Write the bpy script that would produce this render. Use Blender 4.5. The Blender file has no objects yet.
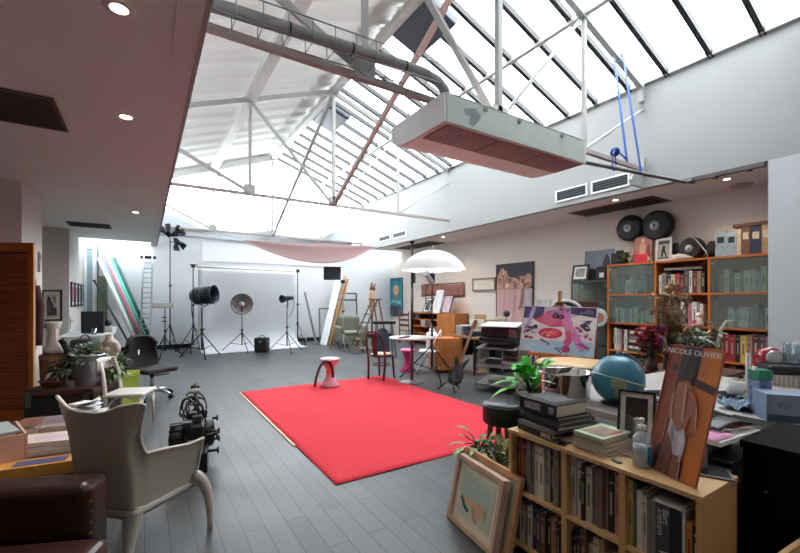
import bpy, bmesh, math, random
from math import sin, cos, pi, radians as R, sqrt, atan2
from mathutils import Vector as V, Matrix as MX
rnd = random.Random(11)
SC = bpy.context.scene
COL = SC.collection
# ---------------------------------------------------------------- image pixel to room position helpers
# the camera stands at the room origin, 1.5 m up, turned 32.3 degrees from the long axis (Y) of the studio
TH = R(32.3); SN = sin(TH); CS = cos(TH); FP = 404.0; EY = 1.5
def d3(px, py, d):
    r = (px-400)/FP*d
    return V((r*CS+d*SN, -r*SN+d*CS, EY+(300-py)/FP*d))
def fl(px, py, z=0.0):
    p = d3(px, py, FP*(EY-z)/(py-300)); p.z = z; return p
def onX(px, py, X):
    r = (px-400)/FP; return d3(px, py, X/(r*CS+SN))
def onY(px, py, Y):
    r = (px-400)/FP; return d3(px, py, Y/(-r*SN+CS))
def onZ(px, py, Z):
    return d3(px, py, FP*(Z-EY)/(300-py))
# ---------------------------------------------------------------- materials
def s2l(v):
    v = v/255.0
    return v/12.92 if v <= .04045 else ((v+.055)/1.055)**2.4
def lin(c): return (s2l(c[0]), s2l(c[1]), s2l(c[2]), 1)
_mc = {}
def m(r, g, b, ro=.5, me=0.0, var=.10, sc=9.0, bump=0.0, kind='', spec=.5, emit=0.0, stretch=None):
    key = (r, g, b, ro, me, var, sc, bump, kind, spec, emit, stretch)
    if key in _mc: return _mc[key]
    mt = bpy.data.materials.new('%s_%d_%d_%d' % (kind or 'finish', r, g, b)); mt.use_nodes = True
    nt = mt.node_tree; N = nt.nodes; L = nt.links
    p = N['Principled BSDF']
    p.inputs['Roughness'].default_value = ro; p.inputs['Metallic'].default_value = me
    p.inputs['Specular IOR Level'].default_value = spec
    c = lin((r, g, b))
    tc = N.new('ShaderNodeTexCoord'); mp = N.new('ShaderNodeMapping'); L.new(tc.outputs['Object'], mp.inputs['Vector'])
    if kind == 'wood': mp.inputs['Scale'].default_value = stretch or (1.2, 1.2, 12)
    elif stretch: mp.inputs['Scale'].default_value = stretch
    no = N.new('ShaderNodeTexNoise'); no.inputs['Scale'].default_value = sc; no.inputs['Detail'].default_value = 4
    L.new(mp.outputs['Vector'], no.inputs['Vector'])
    mix = N.new('ShaderNodeMix'); mix.data_type = 'RGBA'
    mix.inputs['A'].default_value = (c[0]*(1-var*1.6), c[1]*(1-var*1.6), c[2]*(1-var*1.6), 1)
    mix.inputs['B'].default_value = (min(1, c[0]*(1+var*1.6)), min(1, c[1]*(1+var*1.6)), min(1, c[2]*(1+var*1.6)), 1)
    L.new(no.outputs['Fac'], mix.inputs['Factor']); L.new(mix.outputs['Result'], p.inputs['Base Color'])
    if bump:
        bp = N.new('ShaderNodeBump'); bp.inputs['Strength'].default_value = bump; bp.inputs['Distance'].default_value = .02
        L.new(no.outputs['Fac'], bp.inputs['Height']); L.new(bp.outputs['Normal'], p.inputs['Normal'])
    if emit:
        p.inputs['Emission Color'].default_value = c; p.inputs['Emission Strength'].default_value = emit
    _mc[key] = mt; return mt
def wood(r, g, b, ro=.45, var=.22, sc=5.0, stretch=(1.5, 1.5, .25)):
    return m(r, g, b, ro, 0, var, sc, .05, 'wood', .4, 0.0, stretch)
def fabric(r, g, b, sc=60.0, var=.15): return m(r, g, b, .9, 0, var, sc, .25, 'fabric', .2)
def metal(r, g, b, ro=.3): return m(r, g, b, ro, 1.0, .06, 12, 0, 'metal')
def glassy(name, r, g, b, clear=.85, rough=.05, frost=0.0):
    mt = bpy.data.materials.new(name); mt.use_nodes = True; nt = mt.node_tree; N = nt.nodes; L = nt.links
    N.remove(N['Principled BSDF']); out = N['Material Output']
    tr = N.new('ShaderNodeBsdfTransparent'); c = lin((r, g, b)); tr.inputs['Color'].default_value = c
    gl = N.new('ShaderNodeBsdfGlossy'); gl.inputs['Roughness'].default_value = rough; gl.inputs['Color'].default_value = (.7,.72,.74,1)
    a = gl
    if frost:
        df = N.new('ShaderNodeBsdfDiffuse'); tl = N.new('ShaderNodeBsdfTranslucent')
        no = N.new('ShaderNodeTexNoise'); no.inputs['Scale'].default_value = 4
        mc = N.new('ShaderNodeMix'); mc.data_type = 'RGBA'; mc.inputs['A'].default_value = (c[0]*.85, c[1]*.85, c[2]*.85, 1); mc.inputs['B'].default_value = c
        L.new(no.outputs['Fac'], mc.inputs['Factor'])
        L.new(mc.outputs['Result'], df.inputs['Color']); L.new(mc.outputs['Result'], tl.inputs['Color'])
        ms = N.new('ShaderNodeMixShader'); ms.inputs[0].default_value = .5
        L.new(df.outputs[0], ms.inputs[1]); L.new(tl.outputs[0], ms.inputs[2])
        m2 = N.new('ShaderNodeMixShader'); m2.inputs[0].default_value = frost
        L.new(gl.outputs[0], m2.inputs[1]); L.new(ms.outputs[0], m2.inputs[2]); a = m2
    mx = N.new('ShaderNodeMixShader'); mx.inputs[0].default_value = clear
    L.new(a.outputs[0], mx.inputs[1]); L.new(tr.outputs[0], mx.inputs[2]); L.new(mx.outputs[0], out.inputs['Surface'])
    return mt
def translucent(name, r, g, b, t=.4):
    mt = bpy.data.materials.new(name); mt.use_nodes = True; nt = mt.node_tree; N = nt.nodes; L = nt.links
    N.remove(N['Principled BSDF']); out = N['Material Output']; c = lin((r, g, b))
    df = N.new('ShaderNodeBsdfDiffuse'); tl = N.new('ShaderNodeBsdfTranslucent'); no = N.new('ShaderNodeTexNoise'); no.inputs['Scale'].default_value = 3
    mc = N.new('ShaderNodeMix'); mc.data_type = 'RGBA'; mc.inputs['A'].default_value = (c[0]*.9, c[1]*.9, c[2]*.9, 1); mc.inputs['B'].default_value = c
    L.new(no.outputs['Fac'], mc.inputs['Factor'])
    L.new(mc.outputs['Result'], df.inputs['Color']); L.new(mc.outputs['Result'], tl.inputs['Color'])
    ms = N.new('ShaderNodeMixShader'); ms.inputs[0].default_value = t
    L.new(df.outputs[0], ms.inputs[1]); L.new(tl.outputs[0], ms.inputs[2]); L.new(ms.outputs[0], out.inputs['Surface'])
    return mt
# ---------------------------------------------------------------- mesh builder
def frame_of(axis):
    z = V(axis).normalized(); a = V((0, 0, 1)) if abs(z.z) < .9 else V((1, 0, 0))
    x = a.cross(z).normalized(); y = z.cross(x); return x, y, z
class B:
    def __init__(s): s.v = []; s.f = []; s.mi = []; s.sm = []
    def add(s, vs, fs, mi=0, smooth=False, T=None):
        o = len(s.v)
        for p in vs:
            p = V(p); s.v.append(T @ p if T is not None else p)
        for f in fs: s.f.append(tuple(i+o for i in f)); s.mi.append(mi); s.sm.append(smooth)
        return s
    def box(s, x0, y0, z0, x1, y1, z1, mi=0, T=None):
        vs = [(x0,y0,z0),(x1,y0,z0),(x1,y1,z0),(x0,y1,z0),(x0,y0,z1),(x1,y0,z1),(x1,y1,z1),(x0,y1,z1)]
        return s.add(vs, [(0,3,2,1),(4,5,6,7),(0,1,5,4),(1,2,6,5),(2,3,7,6),(3,0,4,7)], mi, False, T)
    def cbox(s, c, sz, rz=0, mi=0, T=None):
        M = MX.Translation(V(c)) @ MX.Rotation(rz, 4, 'Z')
        if T is not None: M = T @ M
        return s.box(-sz[0]/2, -sz[1]/2, -sz[2]/2, sz[0]/2, sz[1]/2, sz[2]/2, mi, M)
    def bar(s, a, b, w, h=None, mi=0, up=(0,0,1)):
        a = V(a); b = V(b); h = h or w; z = (b-a).normalized(); u = V(up)
        if abs(z.dot(u)) > .98: u = V((1,0,0))
        x = u.cross(z).normalized(); y = z.cross(x)
        vs = [p+x*i*w/2+y*j*h/2 for p in (a, b) for i, j in ((-1,-1),(1,-1),(1,1),(-1,1))]
        return s.add(vs, [(0,3,2,1),(4,5,6,7),(0,1,5,4),(1,2,6,5),(2,3,7,6),(3,0,4,7)], mi)
    def cyl(s, a, b, r0, r1=None, n=12, mi=0, caps=True):
        return s.tube([a, b], [r0, r0 if r1 is None else r1], n, mi, caps)
    def tube(s, pts, r, n=8, mi=0, caps=True, closed=False):
        pts = [V(p) for p in pts]; k = len(pts)
        rs = r if isinstance(r, (list, tuple)) else [r]*k
        o = len(s.v); prev = None
        for i, p in enumerate(pts):
            if closed: t = pts[(i+1) % k]-pts[i-1]
            else: t = pts[min(i+1, k-1)]-pts[max(i-1, 0)]
            t.normalize()
            if prev is None: x, y, _ = frame_of(t)
            else:
                x = prev-t*prev.dot(t)
                x = x.normalized() if x.length > 1e-6 else frame_of(t)[0]
                y = t.cross(x)
            prev = x
            for j in range(n):
                a = 2*pi*j/n; s.v.append(p+(x*cos(a)+y*sin(a))*rs[i])
        for i in range(k if closed else k-1):
            for j in range(n):
                a = o+i*n+j; b = o+i*n+(j+1) % n; i2 = (i+1) % k
                s.f.append((a, b, o+i2*n+(j+1) % n, o+i2*n+j)); s.mi.append(mi); s.sm.append(True)
        if caps and not closed:
            s.f.append(tuple(o+j for j in reversed(range(n)))); s.mi.append(mi); s.sm.append(False)
            s.f.append(tuple(o+(k-1)*n+j for j in range(n))); s.mi.append(mi); s.sm.append(False)
        return s
    def lathe(s, prof, n=24, c=(0,0,0), axis=(0,0,1), mi=0, caps=True):
        x, y, z = frame_of(axis); c = V(c); o = len(s.v); k = len(prof)
        for r, h in prof:
            for j in range(n):
                a = 2*pi*j/n; s.v.append(c+z*h+(x*cos(a)+y*sin(a))*max(r, 1e-4))
        for i in range(k-1):
            for j in range(n):
                s.f.append((o+i*n+j, o+i*n+(j+1) % n, o+(i+1)*n+(j+1) % n, o+(i+1)*n+j)); s.mi.append(mi); s.sm.append(True)
        if caps:
            s.f.append(tuple(o+j for j in reversed(range(n)))); s.mi.append(mi); s.sm.append(False)
            s.f.append(tuple(o+(k-1)*n+j for j in range(n))); s.mi.append(mi); s.sm.append(False)
        return s
    def ball(s, c, r, n=16, k=10, mi=0, sq=(1,1,1)):
        c = V(c); o = len(s.v); vs = []
        for i in range(1, k):
            a = pi*i/k
            for j in range(n):
                b = 2*pi*j/n; vs.append(c+V((r*sq[0]*sin(a)*cos(b), r*sq[1]*sin(a)*sin(b), r*sq[2]*cos(a))))
        fs = []
        for i in range(k-2):
            for j in range(n): fs.append((i*n+j, (i+1)*n+j, (i+1)*n+(j+1) % n, i*n+(j+1) % n))
        vs += [c+V((0,0,r*sq[2])), c-V((0,0,r*sq[2]))]; t = len(vs)-2
        for j in range(n): fs.append((t, j, (j+1) % n)); fs.append((t+1, (k-2)*n+(j+1) % n, (k-2)*n+j))
        return s.add(vs, fs, mi, True)
    def prism(s, poly, a, b, mi=0, smooth=False):
        """poly: list of 3-D points; extruded by vector b-a"""
        d = V(b)-V(a); n = len(poly); vs = [V(p) for p in poly]+[V(p)+d for p in poly]
        fs = [tuple(reversed(range(n))), tuple(range(n, 2*n))]+[(i, (i+1) % n, n+(i+1) % n, n+i) for i in range(n)]
        return s.add(vs, fs, mi, smooth)
    def grid(s, fn, nu, nv, mi=0, thick=0.0, smooth=True):
        P = [[V(fn(i/nu, j/nv)) for j in range(nv+1)] for i in range(nu+1)]
        def nrm(i, j):
            a = P[min(i+1, nu)][j]-P[max(i-1, 0)][j]; b = P[i][min(j+1, nv)]-P[i][max(j-1, 0)]
            c = a.cross(b); return c.normalized() if c.length > 1e-9 else V((0,0,1))
        w = nv+1; vs = [P[i][j] for i in range(nu+1) for j in range(w)]
        fs = [(i*w+j, (i+1)*w+j, (i+1)*w+j+1, i*w+j+1) for i in range(nu) for j in range(nv)]
        if thick:
            q = len(vs); vs += [P[i][j]-nrm(i, j)*thick for i in range(nu+1) for j in range(w)]
            fs += [tuple(reversed([k+q for k in f])) for f in fs[:]]
            ring = [i*w for i in range(nu+1)]+[nu*w+j for j in range(1, w)]+[i*w+nv for i in range(nu-1, -1, -1)]+[j for j in range(nv-1, 0, -1)]
            for a in range(len(ring)):
                b = ring[(a+1) % len(ring)]; a_ = ring[a]; fs.append((a_, a_+q, b+q, b))
        return s.add(vs, fs, mi, smooth)
    def torus(s, c, R0, r, axis=(0,0,1), n=28, k=8, mi=0, a0=0, a1=2*pi):
        x, y, z = frame_of(axis); c = V(c); full = abs(a1-a0-2*pi) < 1e-6
        pts = [c+(x*cos(a0+(a1-a0)*i/n)+y*sin(a0+(a1-a0)*i/n))*R0 for i in range(n if full else n+1)]
        return s.tube(pts, r, k, mi, closed=full)
    def leaf(s, base, dirv, L, W, droop=.3, n=5, mi=0, up=(0,0,1)):
        d = V(dirv).normalized(); side = d.cross(V(up))
        side = side.normalized() if side.length > 1e-4 else V((1,0,0)); nz = side.cross(d)
        vs = []; base = V(base)
        for i in range(n+1):
            t = i/n; w = W*sin(pi*min(1, t*.92+.06))**.8/2
            c = base+d*L*t+V((0,0,-droop*L*t*t))
            vs += [c-side*w+nz*w*.25, c, c+side*w+nz*w*.25]
        fs = []
        for i in range(n):
            a = i*3; fs += [(a, a+1, a+4, a+3), (a+1, a+2, a+5, a+4)]
        return s.add(vs, fs, mi, True)
    def build(s, name, mats, parent=None, loc=(0,0,0), rz=0, bev=0, sub=0, seg=2, rot=None, recalc=True):
        me = bpy.data.meshes.new(name); me.from_pydata([tuple(p) for p in s.v], [], s.f)
        if not isinstance(mats, (list, tuple)): mats = [mats]
        for x in mats: me.materials.append(x)
        me.polygons.foreach_set('material_index', s.mi); me.polygons.foreach_set('use_smooth', s.sm)
        if recalc:
            bm = bmesh.new(); bm.from_mesh(me); bmesh.ops.recalc_face_normals(bm, faces=bm.faces); bm.to_mesh(me); bm.free()
        me.update()
        o = bpy.data.objects.new(name, me); COL.objects.link(o); o.location = loc
        o.rotation_euler = rot if rot else (0,0,rz)
        if parent: o.parent = parent
        if bev:
            md = o.modifiers.new('edge', 'BEVEL'); md.width = bev; md.segments = seg; md.limit_method = 'ANGLE'; md.angle_limit = R(40)
        if sub:
            md = o.modifiers.new('smooth', 'SUBSURF'); md.levels = sub; md.render_levels = sub
        return o
def tag(o, label, cat, group=None, kind=None):
    o['label'] = label; o['category'] = cat
    if group: o['group'] = group
    if kind: o['kind'] = kind
    return o
def thing(name, label, cat, loc=(0,0,0), rz=0, group=None):
    o = bpy.data.objects.new(name, None); COL.objects.link(o); o.location = loc; o.rotation_euler = (0,0,rz); o.empty_display_size = .1
    return tag(o, label, cat, group)
def struct(o, label=None):
    o['kind'] = 'structure'
    if label: o['label'] = label
    return o
def copytree(o, parent=None):
    c = o.copy(); COL.objects.link(c)
    if parent: c.parent = parent
    for ch in list(o.children): copytree(ch, c)
    return c
def arc(c, r, a0, a1, n, x=(1,0,0), y=(0,0,1)):
    c = V(c); x = V(x); y = V(y); return [c+x*r*cos(a0+(a1-a0)*i/n)+y*r*sin(a0+(a1-a0)*i/n) for i in range(n+1)]
def bez(p0, p1, p2, p3, n=12):
    p0, p1, p2, p3 = V(p0), V(p1), V(p2), V(p3); o = []
    for i in range(n+1):
        t = i/n; u = 1-t; o.append(p0*u**3+p1*3*u*u*t+p2*3*u*t*t+p3*t**3)
    return o
def quad_T(bl, br, tl):
    """matrix whose x runs bl->br (unit), y runs bl->tl, z is the front normal, origin bl"""
    bl = V(bl); x = (V(br)-bl).normalized(); y = V(tl)-bl; z = x.cross(y).normalized(); y = z.cross(x)
    return MX(((x.x, y.x, z.x, bl.x), (x.y, y.y, z.y, bl.y), (x.z, y.z, z.z, bl.z), (0,0,0,1)))
# frequently used finishes
BLACK = m(18,18,20,.45); MBLACK = m(26,27,30,.55); CHROME = metal(200,200,205,.18); STEEL = metal(150,152,156,.35)
WHITE = m(232,232,230,.5,0,.03); PAPER = m(235,232,224,.8,0,.05,30); RUBBER = m(15,15,15,.8); GREYM = m(110,114,118,.45)
BIRCH = wood(205,165,115); OAK = wood(178,120,66); ORANGEW = wood(186,112,48); DARKW = wood(82,48,30); PINE = wood(214,176,128)
def text_mesh(name, cu):
    o = bpy.data.objects.new(name, cu); COL.objects.link(o); dg = bpy.context.evaluated_depsgraph_get()
    me = bpy.data.meshes.new_from_object(o.evaluated_get(dg)); bpy.data.objects.remove(o); bpy.data.curves.remove(cu)
    o = bpy.data.objects.new(name, me); COL.objects.link(o); return o
# ================================================================= THE ROOM
XL, XR, YB, YF = -3.2, 8.6, 14.3, -2.6      # outer left wall, right wall, back wall, wall behind
EL, ER, EZ, RX, RZ_ = .29, 7.17, 5.2, 3.73, 6.45
WALLM = m(226,228,231,.85,0,.025,2.2,.02); WALLG = m(202,196,192,.85,0,.03,2.0,.02); SOFF = m(222,222,218,.85,0,.03,2.0,.02); SOFR = m(242,232,228,.85,0,.03,2.0,.02)
def floor_mat():
    mt = bpy.data.materials.new('floor_boards'); mt.use_nodes = True; nt = mt.node_tree; N = nt.nodes; L = nt.links; p = N['Principled BSDF']
    tc = N.new('ShaderNodeTexCoord'); mp = N.new('ShaderNodeMapping'); mp.inputs['Rotation'].default_value = (0,0,R(90)); L.new(tc.outputs['Object'], mp.inputs['Vector'])
    br = N.new('ShaderNodeTexBrick'); br.inputs['Scale'].default_value = 1; br.inputs['Brick Width'].default_value = 1.15; br.inputs['Row Height'].default_value = .135
    br.inputs['Mortar Size'].default_value = .0035; br.inputs['Mortar Smooth'].default_value = .3; br.offset = .37; br.inputs['Bias'].default_value = 0
    br.inputs['Color1'].default_value = lin((66,67,70)); br.inputs['Color2'].default_value = lin((80,81,84)); br.inputs['Mortar'].default_value = lin((34,35,38))
    L.new(mp.outputs['Vector'], br.inputs['Vector'])
    no = N.new('ShaderNodeTexNoise'); no.inputs['Scale'].default_value = 1.3; no.inputs['Detail'].default_value = 6; L.new(tc.outputs['Object'], no.inputs['Vector'])
    m2 = N.new('ShaderNodeMapping'); m2.inputs['Scale'].default_value = (30, 1.5, 1); L.new(tc.outputs['Object'], m2.inputs['Vector'])
    n2 = N.new('ShaderNodeTexNoise'); n2.inputs['Scale'].default_value = 2; n2.inputs['Detail'].default_value = 5; L.new(m2.outputs['Vector'], n2.inputs['Vector'])
    rp = N.new('ShaderNodeMapRange'); rp.inputs['To Min'].default_value = .55; rp.inputs['To Max'].default_value = 1.4; L.new(no.outputs['Fac'], rp.inputs['Value'])
    r2 = N.new('ShaderNodeMapRange'); r2.inputs['To Min'].default_value = .85; r2.inputs['To Max'].default_value = 1.15; L.new(n2.outputs['Fac'], r2.inputs['Value'])
    mu = N.new('ShaderNodeMath'); mu.operation = 'MULTIPLY'; L.new(rp.outputs[0], mu.inputs[0]); L.new(r2.outputs[0], mu.inputs[1])
    hs = N.new('ShaderNodeMix'); hs.data_type = 'RGBA'; hs.blend_type = 'MULTIPLY'; hs.inputs['Factor'].default_value = 1
    L.new(br.outputs['Color'], hs.inputs['A']); L.new(mu.outputs[0], hs.inputs['B']); L.new(hs.outputs['Result'], p.inputs['Base Color'])
    r3 = N.new('ShaderNodeMapRange'); r3.inputs['To Min'].default_value = .27; r3.inputs['To Max'].default_value = .55; p.inputs['Specular IOR Level'].default_value = .35; L.new(no.outputs['Fac'], r3.inputs['Value']); L.new(r3.outputs[0], p.inputs['Roughness'])
    bp = N.new('ShaderNodeBump'); bp.inputs['Strength'].default_value = .25; bp.inputs['Distance'].default_value = .004; L.new(br.outputs['Fac'], bp.inputs['Height']); bp.invert = True
    L.new(bp.outputs['Normal'], p.inputs['Normal'])
    return mt
struct(B().box(XL-.1, YF-.1, -.15, XR+.1, YB+.1, 0).build('floor', floor_mat()), 'dark grey stained floorboards of the studio')
def wall(name, *bx, mat=WALLM, lab=None):
    b = B()
    for q in bx: b.box(*q)
    return struct(b.build(name, mat), lab)
wall('wall_left', (XL-.1, YF, 0, XL, YB, 3.13), mat=WALLG, lab='recessed left wall behind the piers')
wall('wall_left_pier_front', (XL, 7.43, 0, -1.42, 8.73, 3.13), mat=WALLG, lab='projecting wall pier behind the louvred door')
wall('wall_left_pier_rear', (XL, 11.8, 0, -1.45, YB, 3.13), mat=WALLG, lab='projecting wall pier with four small pictures')
wall('wall_back', (XL-.1, YB, 0, XR+.1, YB+.12, 3.72), lab='white back wall behind the photo lights')
wall('wall_front', (XL-.1, YF-.12, 0, XR+.1, YF, 5.2), mat=WALLG)
wall('wall_right', (XR, YF, 0, XR+.1, YB, 3.6), mat=m(228,217,208,.85,0,.03,2,.02), lab='right wall behind the bookcase')
wall('wall_right_pier', (ER, YF, 0, ER+.25, 1.97, 3.4), mat=m(194,196,200,.8,0,.02,2), lab='pale wall pier at the right edge, in line with the wall above')
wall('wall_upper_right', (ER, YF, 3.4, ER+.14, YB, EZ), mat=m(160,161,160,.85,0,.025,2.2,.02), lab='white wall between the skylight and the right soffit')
wall('wall_upper_left', (EL-.14, YF, 3.13, EL, YB, EZ), lab='upper wall over the left soffit edge')
struct(B().box(XL-.1, YF, 3.13, EL-.14, 13.45, 3.25).box(EL-.14, YF, 3.125, EL, 13.45, 3.13).build('ceiling_left', SOFF), 'lowered left ceiling with round downlights')
struct(B().box(ER+.14, YF, 3.4, XR+.1, 13.5, 3.52).build('ceiling_right', SOFR), 'lowered right ceiling over the bookcase')
b = B()
for x0, x1 in ((-1.4, 1.24), (4.5, 4.95), (5.0, XR)): b.box(x0, YB-.025, 0, x1, YB-.001, .13)
struct(b.build('baseboard_back', BLACK))
rl3 = bpy.data.objects.new('window_3', None); COL.objects.link(rl3); struct(rl3, 'narrow rooflight over the far left corner')
B().box(XL-.1, 13.45, 3.3, EL-.14, YB, 3.31).build('pane', glassy('rooflight_glass', 244,250,252,.93,.1), rl3)
B().box(XL-.1, 13.43, 3.25, EL-.14, 13.47, 3.34).build('rooflight_frame', WALLM, rl3)
rl4 = bpy.data.objects.new('added_rooflight', None); COL.objects.link(rl4); struct(rl4, 'narrow rooflight added over the far right corner to brighten the back wall')  # added rooflight, only there to brighten the back wall below it
B().box(ER+.14, 13.5, 3.56, XR+.1, YB, 3.57).build('pane', glassy('rooflight_glass', 244,250,252,.93,.1), rl4)
B().box(ER+.14, 13.48, 3.52, XR+.1, 13.52, 3.6).build('rooflight_frame', WALLM, rl4)
# ---- roof: left slope sheets
def leftslope(u, v):
    x = EL-.25+(RX-EL+.25)*u; y = YF+(YB+.1-YF)*v
    z = EZ-.09+(RZ_-EZ+.09)*u
    return (x, y, z+.11*abs(sin(y*pi/.62+.25*sin(u*4)))**.5+.012*sin(y*31))
sheet = translucent('white_roof_sheet', 184,184,181,.04)
struct(B().grid(leftslope, 12, 420).build('ceiling_roof_sheets', sheet, recalc=False), 'white rippled roof lining sheets on the left slope')
# ---- roof: right slope, glazed
wire = glassy('wired_glass', 246,250,252,.93,.1)
nt = wire.node_tree; N = nt.nodes; L = nt.links       # faint wire mesh cast in the glass
tc = N.new('ShaderNodeTexCoord'); br = N.new('ShaderNodeTexBrick'); br.offset = 0; br.inputs['Scale'].default_value = 1
br.inputs['Brick Width'].default_value = .03; br.inputs['Row Height'].default_value = .03; br.inputs['Mortar Size'].default_value = .0016
br.inputs['Color1'].default_value = (.94,.96,.97,1); br.inputs['Color2'].default_value = (.91,.95,.96,1); br.inputs['Mortar'].default_value = (.45,.47,.48,1)
L.new(tc.outputs['Object'], br.inputs['Vector']); L.new(br.outputs['Color'], [n for n in N if n.type == 'BSDF_TRANSPARENT'][0].inputs['Color'])
sky = bpy.data.objects.new('window_1', None); COL.objects.link(sky); struct(sky, 'glazed right slope of the roof with dark glazing bars')
def slope(x): return EZ+(ER-x)*(RZ_-EZ)/(ER-RX)
ang = atan2(-(RZ_-EZ), ER-RX)
Ls = sqrt((ER-RX)**2+(RZ_-EZ)**2)
o = B().box(0, 0, 0, Ls, YB+.05-1.2, .008).build('pane', wire, sky); o.location = (RX, 1.2, RZ_+.03); o.rotation_euler = (0, -ang, 0)
BARM = m(88,86,86,.55,.2); BARD = m(58,56,57,.6)
bar = B().box(.02, -.035, -.075, Ls+.05, -.012, .02, 1).box(.02, .012, -.075, Ls+.05, .035, .02, 1).box(.02, -.012, -.06, Ls+.05, .012, .025, 0)
o = B().box(-.05, 0, .0, Ls+.2, 1.2-YF, .06).build('ceiling_shade_deck', m(150,148,146,.8)); o.location = (RX, YF, RZ_); o.rotation_euler = (0, -ang, 0); struct(o, 'unseen solid deck added over the near end of the studio to shade it')  # unseen opaque deck, put in to keep daylight off the near end
y = 1.4; first = None
while y < YB:
    o = bar.build('glazing_bar', [BARM, BARD], sky) if first is None else first.copy()
    if first is None: first = o
    else: COL.objects.link(o)
    o.location = (RX, y+.02, RZ_); o.rotation_euler = (0, -ang, 0); y += .6
for y0 in (5.2, 9.35):
    b = B().box(.06, 0, -.1, .75, 1.1, .03).box(.12, .06, -.13, .70, 1.04, -.1, 1)
    o = b.build('roof_vent', [m(92,98,110,.5), m(64,70,80,.4)], sky); o.location = (RX, y0, RZ_); o.rotation_euler = (0, -ang, 0)
# ---- gable window over the back wall
gab = bpy.data.objects.new('window_2', None); COL.objects.link(gab); struct(gab, 'bright triangular gable window over the back wall')
poly = [(EL,0,3.72),(ER,0,3.72),(ER,0,EZ),(RX,0,RZ_),(EL,0,EZ)]
B().prism([V((x, YB+.04, z)) for x, _, z in poly], (0,0,0), (0,.01,0)).build('pane', glassy('gable_glass', 248,251,252,.95,.1), gab)
struct(B().prism([V((XL-.1,YB,3.72)),V((EL,YB,3.72)),V((EL,YB,5.2)),V((XL-.1,YB,5.2))], (0,0,0), (0,.12,0)).prism([V((ER,YB,3.72)),V((XR+.1,YB,3.72)),V((XR+.1,YB,5.2)),V((ER,YB,5.2))], (0,0,0), (0,.12,0)).build('wall_back_upper', WALLM))
struct(B().prism([V((XL,YF-.1,5.2)),V((XR,YF-.1,5.2)),V((ER,YF-.1,EZ)),V((RX,YF-.1,RZ_)),V((EL,YF-.1,EZ))], (0,0,0), (0,.1,0)).build('wall_front_gable', WALLM))
# narrow white door frame at the far end of the left wall
dr = bpy.data.objects.new('door_1', None); COL.objects.link(dr); struct(dr, 'narrow white doorway in the far left corner')
B().box(-1.44, YB-.06, 0, -1.37, YB, 3.0).box(-1.24, YB-.06, 0, -1.17, YB, 3.0).box(-1.37, YB-.06, 2.95, -1.24, YB, 3.0).build('door_frame', WHITE, dr)
B().box(-1.37, YB-.02, 0, -1.24, YB-.005, 2.95).build('door_panel', m(150,168,176,.6), dr)
struct(B().cyl((-1.12, YB-.05, 1.1), (-1.12, YB-.05, 3.12), .02).build('trim_1', m(80,84,92,.5)), 'dark vertical pipe in the far left corner')
# ---- trusses
TRM = m(170,170,168,.6,0,.07,5,.05,'paint'); TRW = m(168,154,150,.6,0,.08,5,.05,'paint')
def truss(y, label):
    t = thing('roof_truss', label, 'roof truss', (RX, y, 3.71), 0, 'white steel roof trusses')
    def bar_(nm, a, b, w, h, mt=TRM):
        B().bar((a[0]-RX, a[2] if len(a) > 2 else 0, a[1]-3.71), (b[0]-RX, b[2] if len(b) > 2 else 0, b[1]-3.71), w, h).build(nm, mt, t)
    dz = .1
    bar_('bottom_chord', (EL, 3.71), (ER, 3.71), .06, .06, TRW)
    bar_('top_chord', (EL, EZ-dz), (RX, RZ_-dz), .09, .1); bar_('top_chord', (ER, EZ-dz), (RX, RZ_-dz), .09, .1)
    bar_('king_post', (RX, 3.71), (RX, RZ_-dz), .07, .07)
    for qx in (1.86, 5.5):
        qz = slope(2*RX-qx if qx < RX else qx)-dz
        bar_('queen_post', (qx, 3.71), (qx, qz), .055, .055)
        bar_('diagonal_strut', (RX, 3.71, .02), (qx, qz, .02), .08 if qx < RX else .035, .04)
    bar_('diagonal_strut', (1.86, 3.74, -.03), (EL, 4.5, -.03), .04, .07); bar_('diagonal_strut', (5.5, 3.72), (ER, 4.74), .04, .04)
    for gx in (1.86, RX): B().box(gx-.13-RX, -.035, -.02, gx+.1-RX, -.025, .2).build('gusset_plate', TRM, t)
    return t
truss(3.6, 'white roof truss nearest the camera, over the air conditioner')
truss(8.8, 'middle white roof truss with a reddish ridge brace rising from it')
truss(14.15, 'far white roof truss against the bright gable window')
b = B(); b.bar((RX, 8.8, 3.72), (RX, 3.62, RZ_-.12), .07, .09); tag(b.build('ridge_brace', m(186,160,152,.6)), 'reddish steel brace slanting from the middle truss foot up to the ridge', 'brace', 'slanting ridge braces')
b = B(); b.bar((RX, 14.1, 3.72), (RX, 8.82, RZ_-.12), .07, .09); tag(b.build('ridge_brace', TRM), 'pale steel brace slanting from the far truss foot up to the ridge', 'brace', 'slanting ridge braces')
b = B(); b.bar((RX, YF, RZ_-.09), (RX, YB, RZ_-.09), .16, .1).prism([V((RX-.5,YF,RZ_-.06)),V((RX,YF,RZ_+.14)),V((RX+.1,YF,RZ_+.09)),V((RX+.1,YF,RZ_+.12)),V((RX,YF,RZ_+.18)),V((RX-.5,YF,RZ_-.02))], (0,0,0), (0,YB-YF,0)); struct(b.build('trim_2', m(186,184,180,.7,0,.2,14)), 'ridge beam of the roof')
qz = slope(5.5)-.06
b = B(); b.bar((5.5, YF, qz), (5.5, YB, qz), .08, .09); struct(b.build('trim_3', TRM), 'purlin under the skylight')
b = B(); b.bar((1.86, YF, qz-.06), (1.86, YB, qz-.06), .2, .12); struct(b.build('trim_4', m(206,204,200,.8,0,.15,14)), 'wide purlin under the white roof sheets')
b = B()
for y0, y1 in ((YF, YB),): b.box(ER-.06, y0, EZ-.06, ER+.02, y1, EZ+.01)
struct(b.build('trim_5', m(196,200,200,.7)), 'sill under the skylight')
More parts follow.
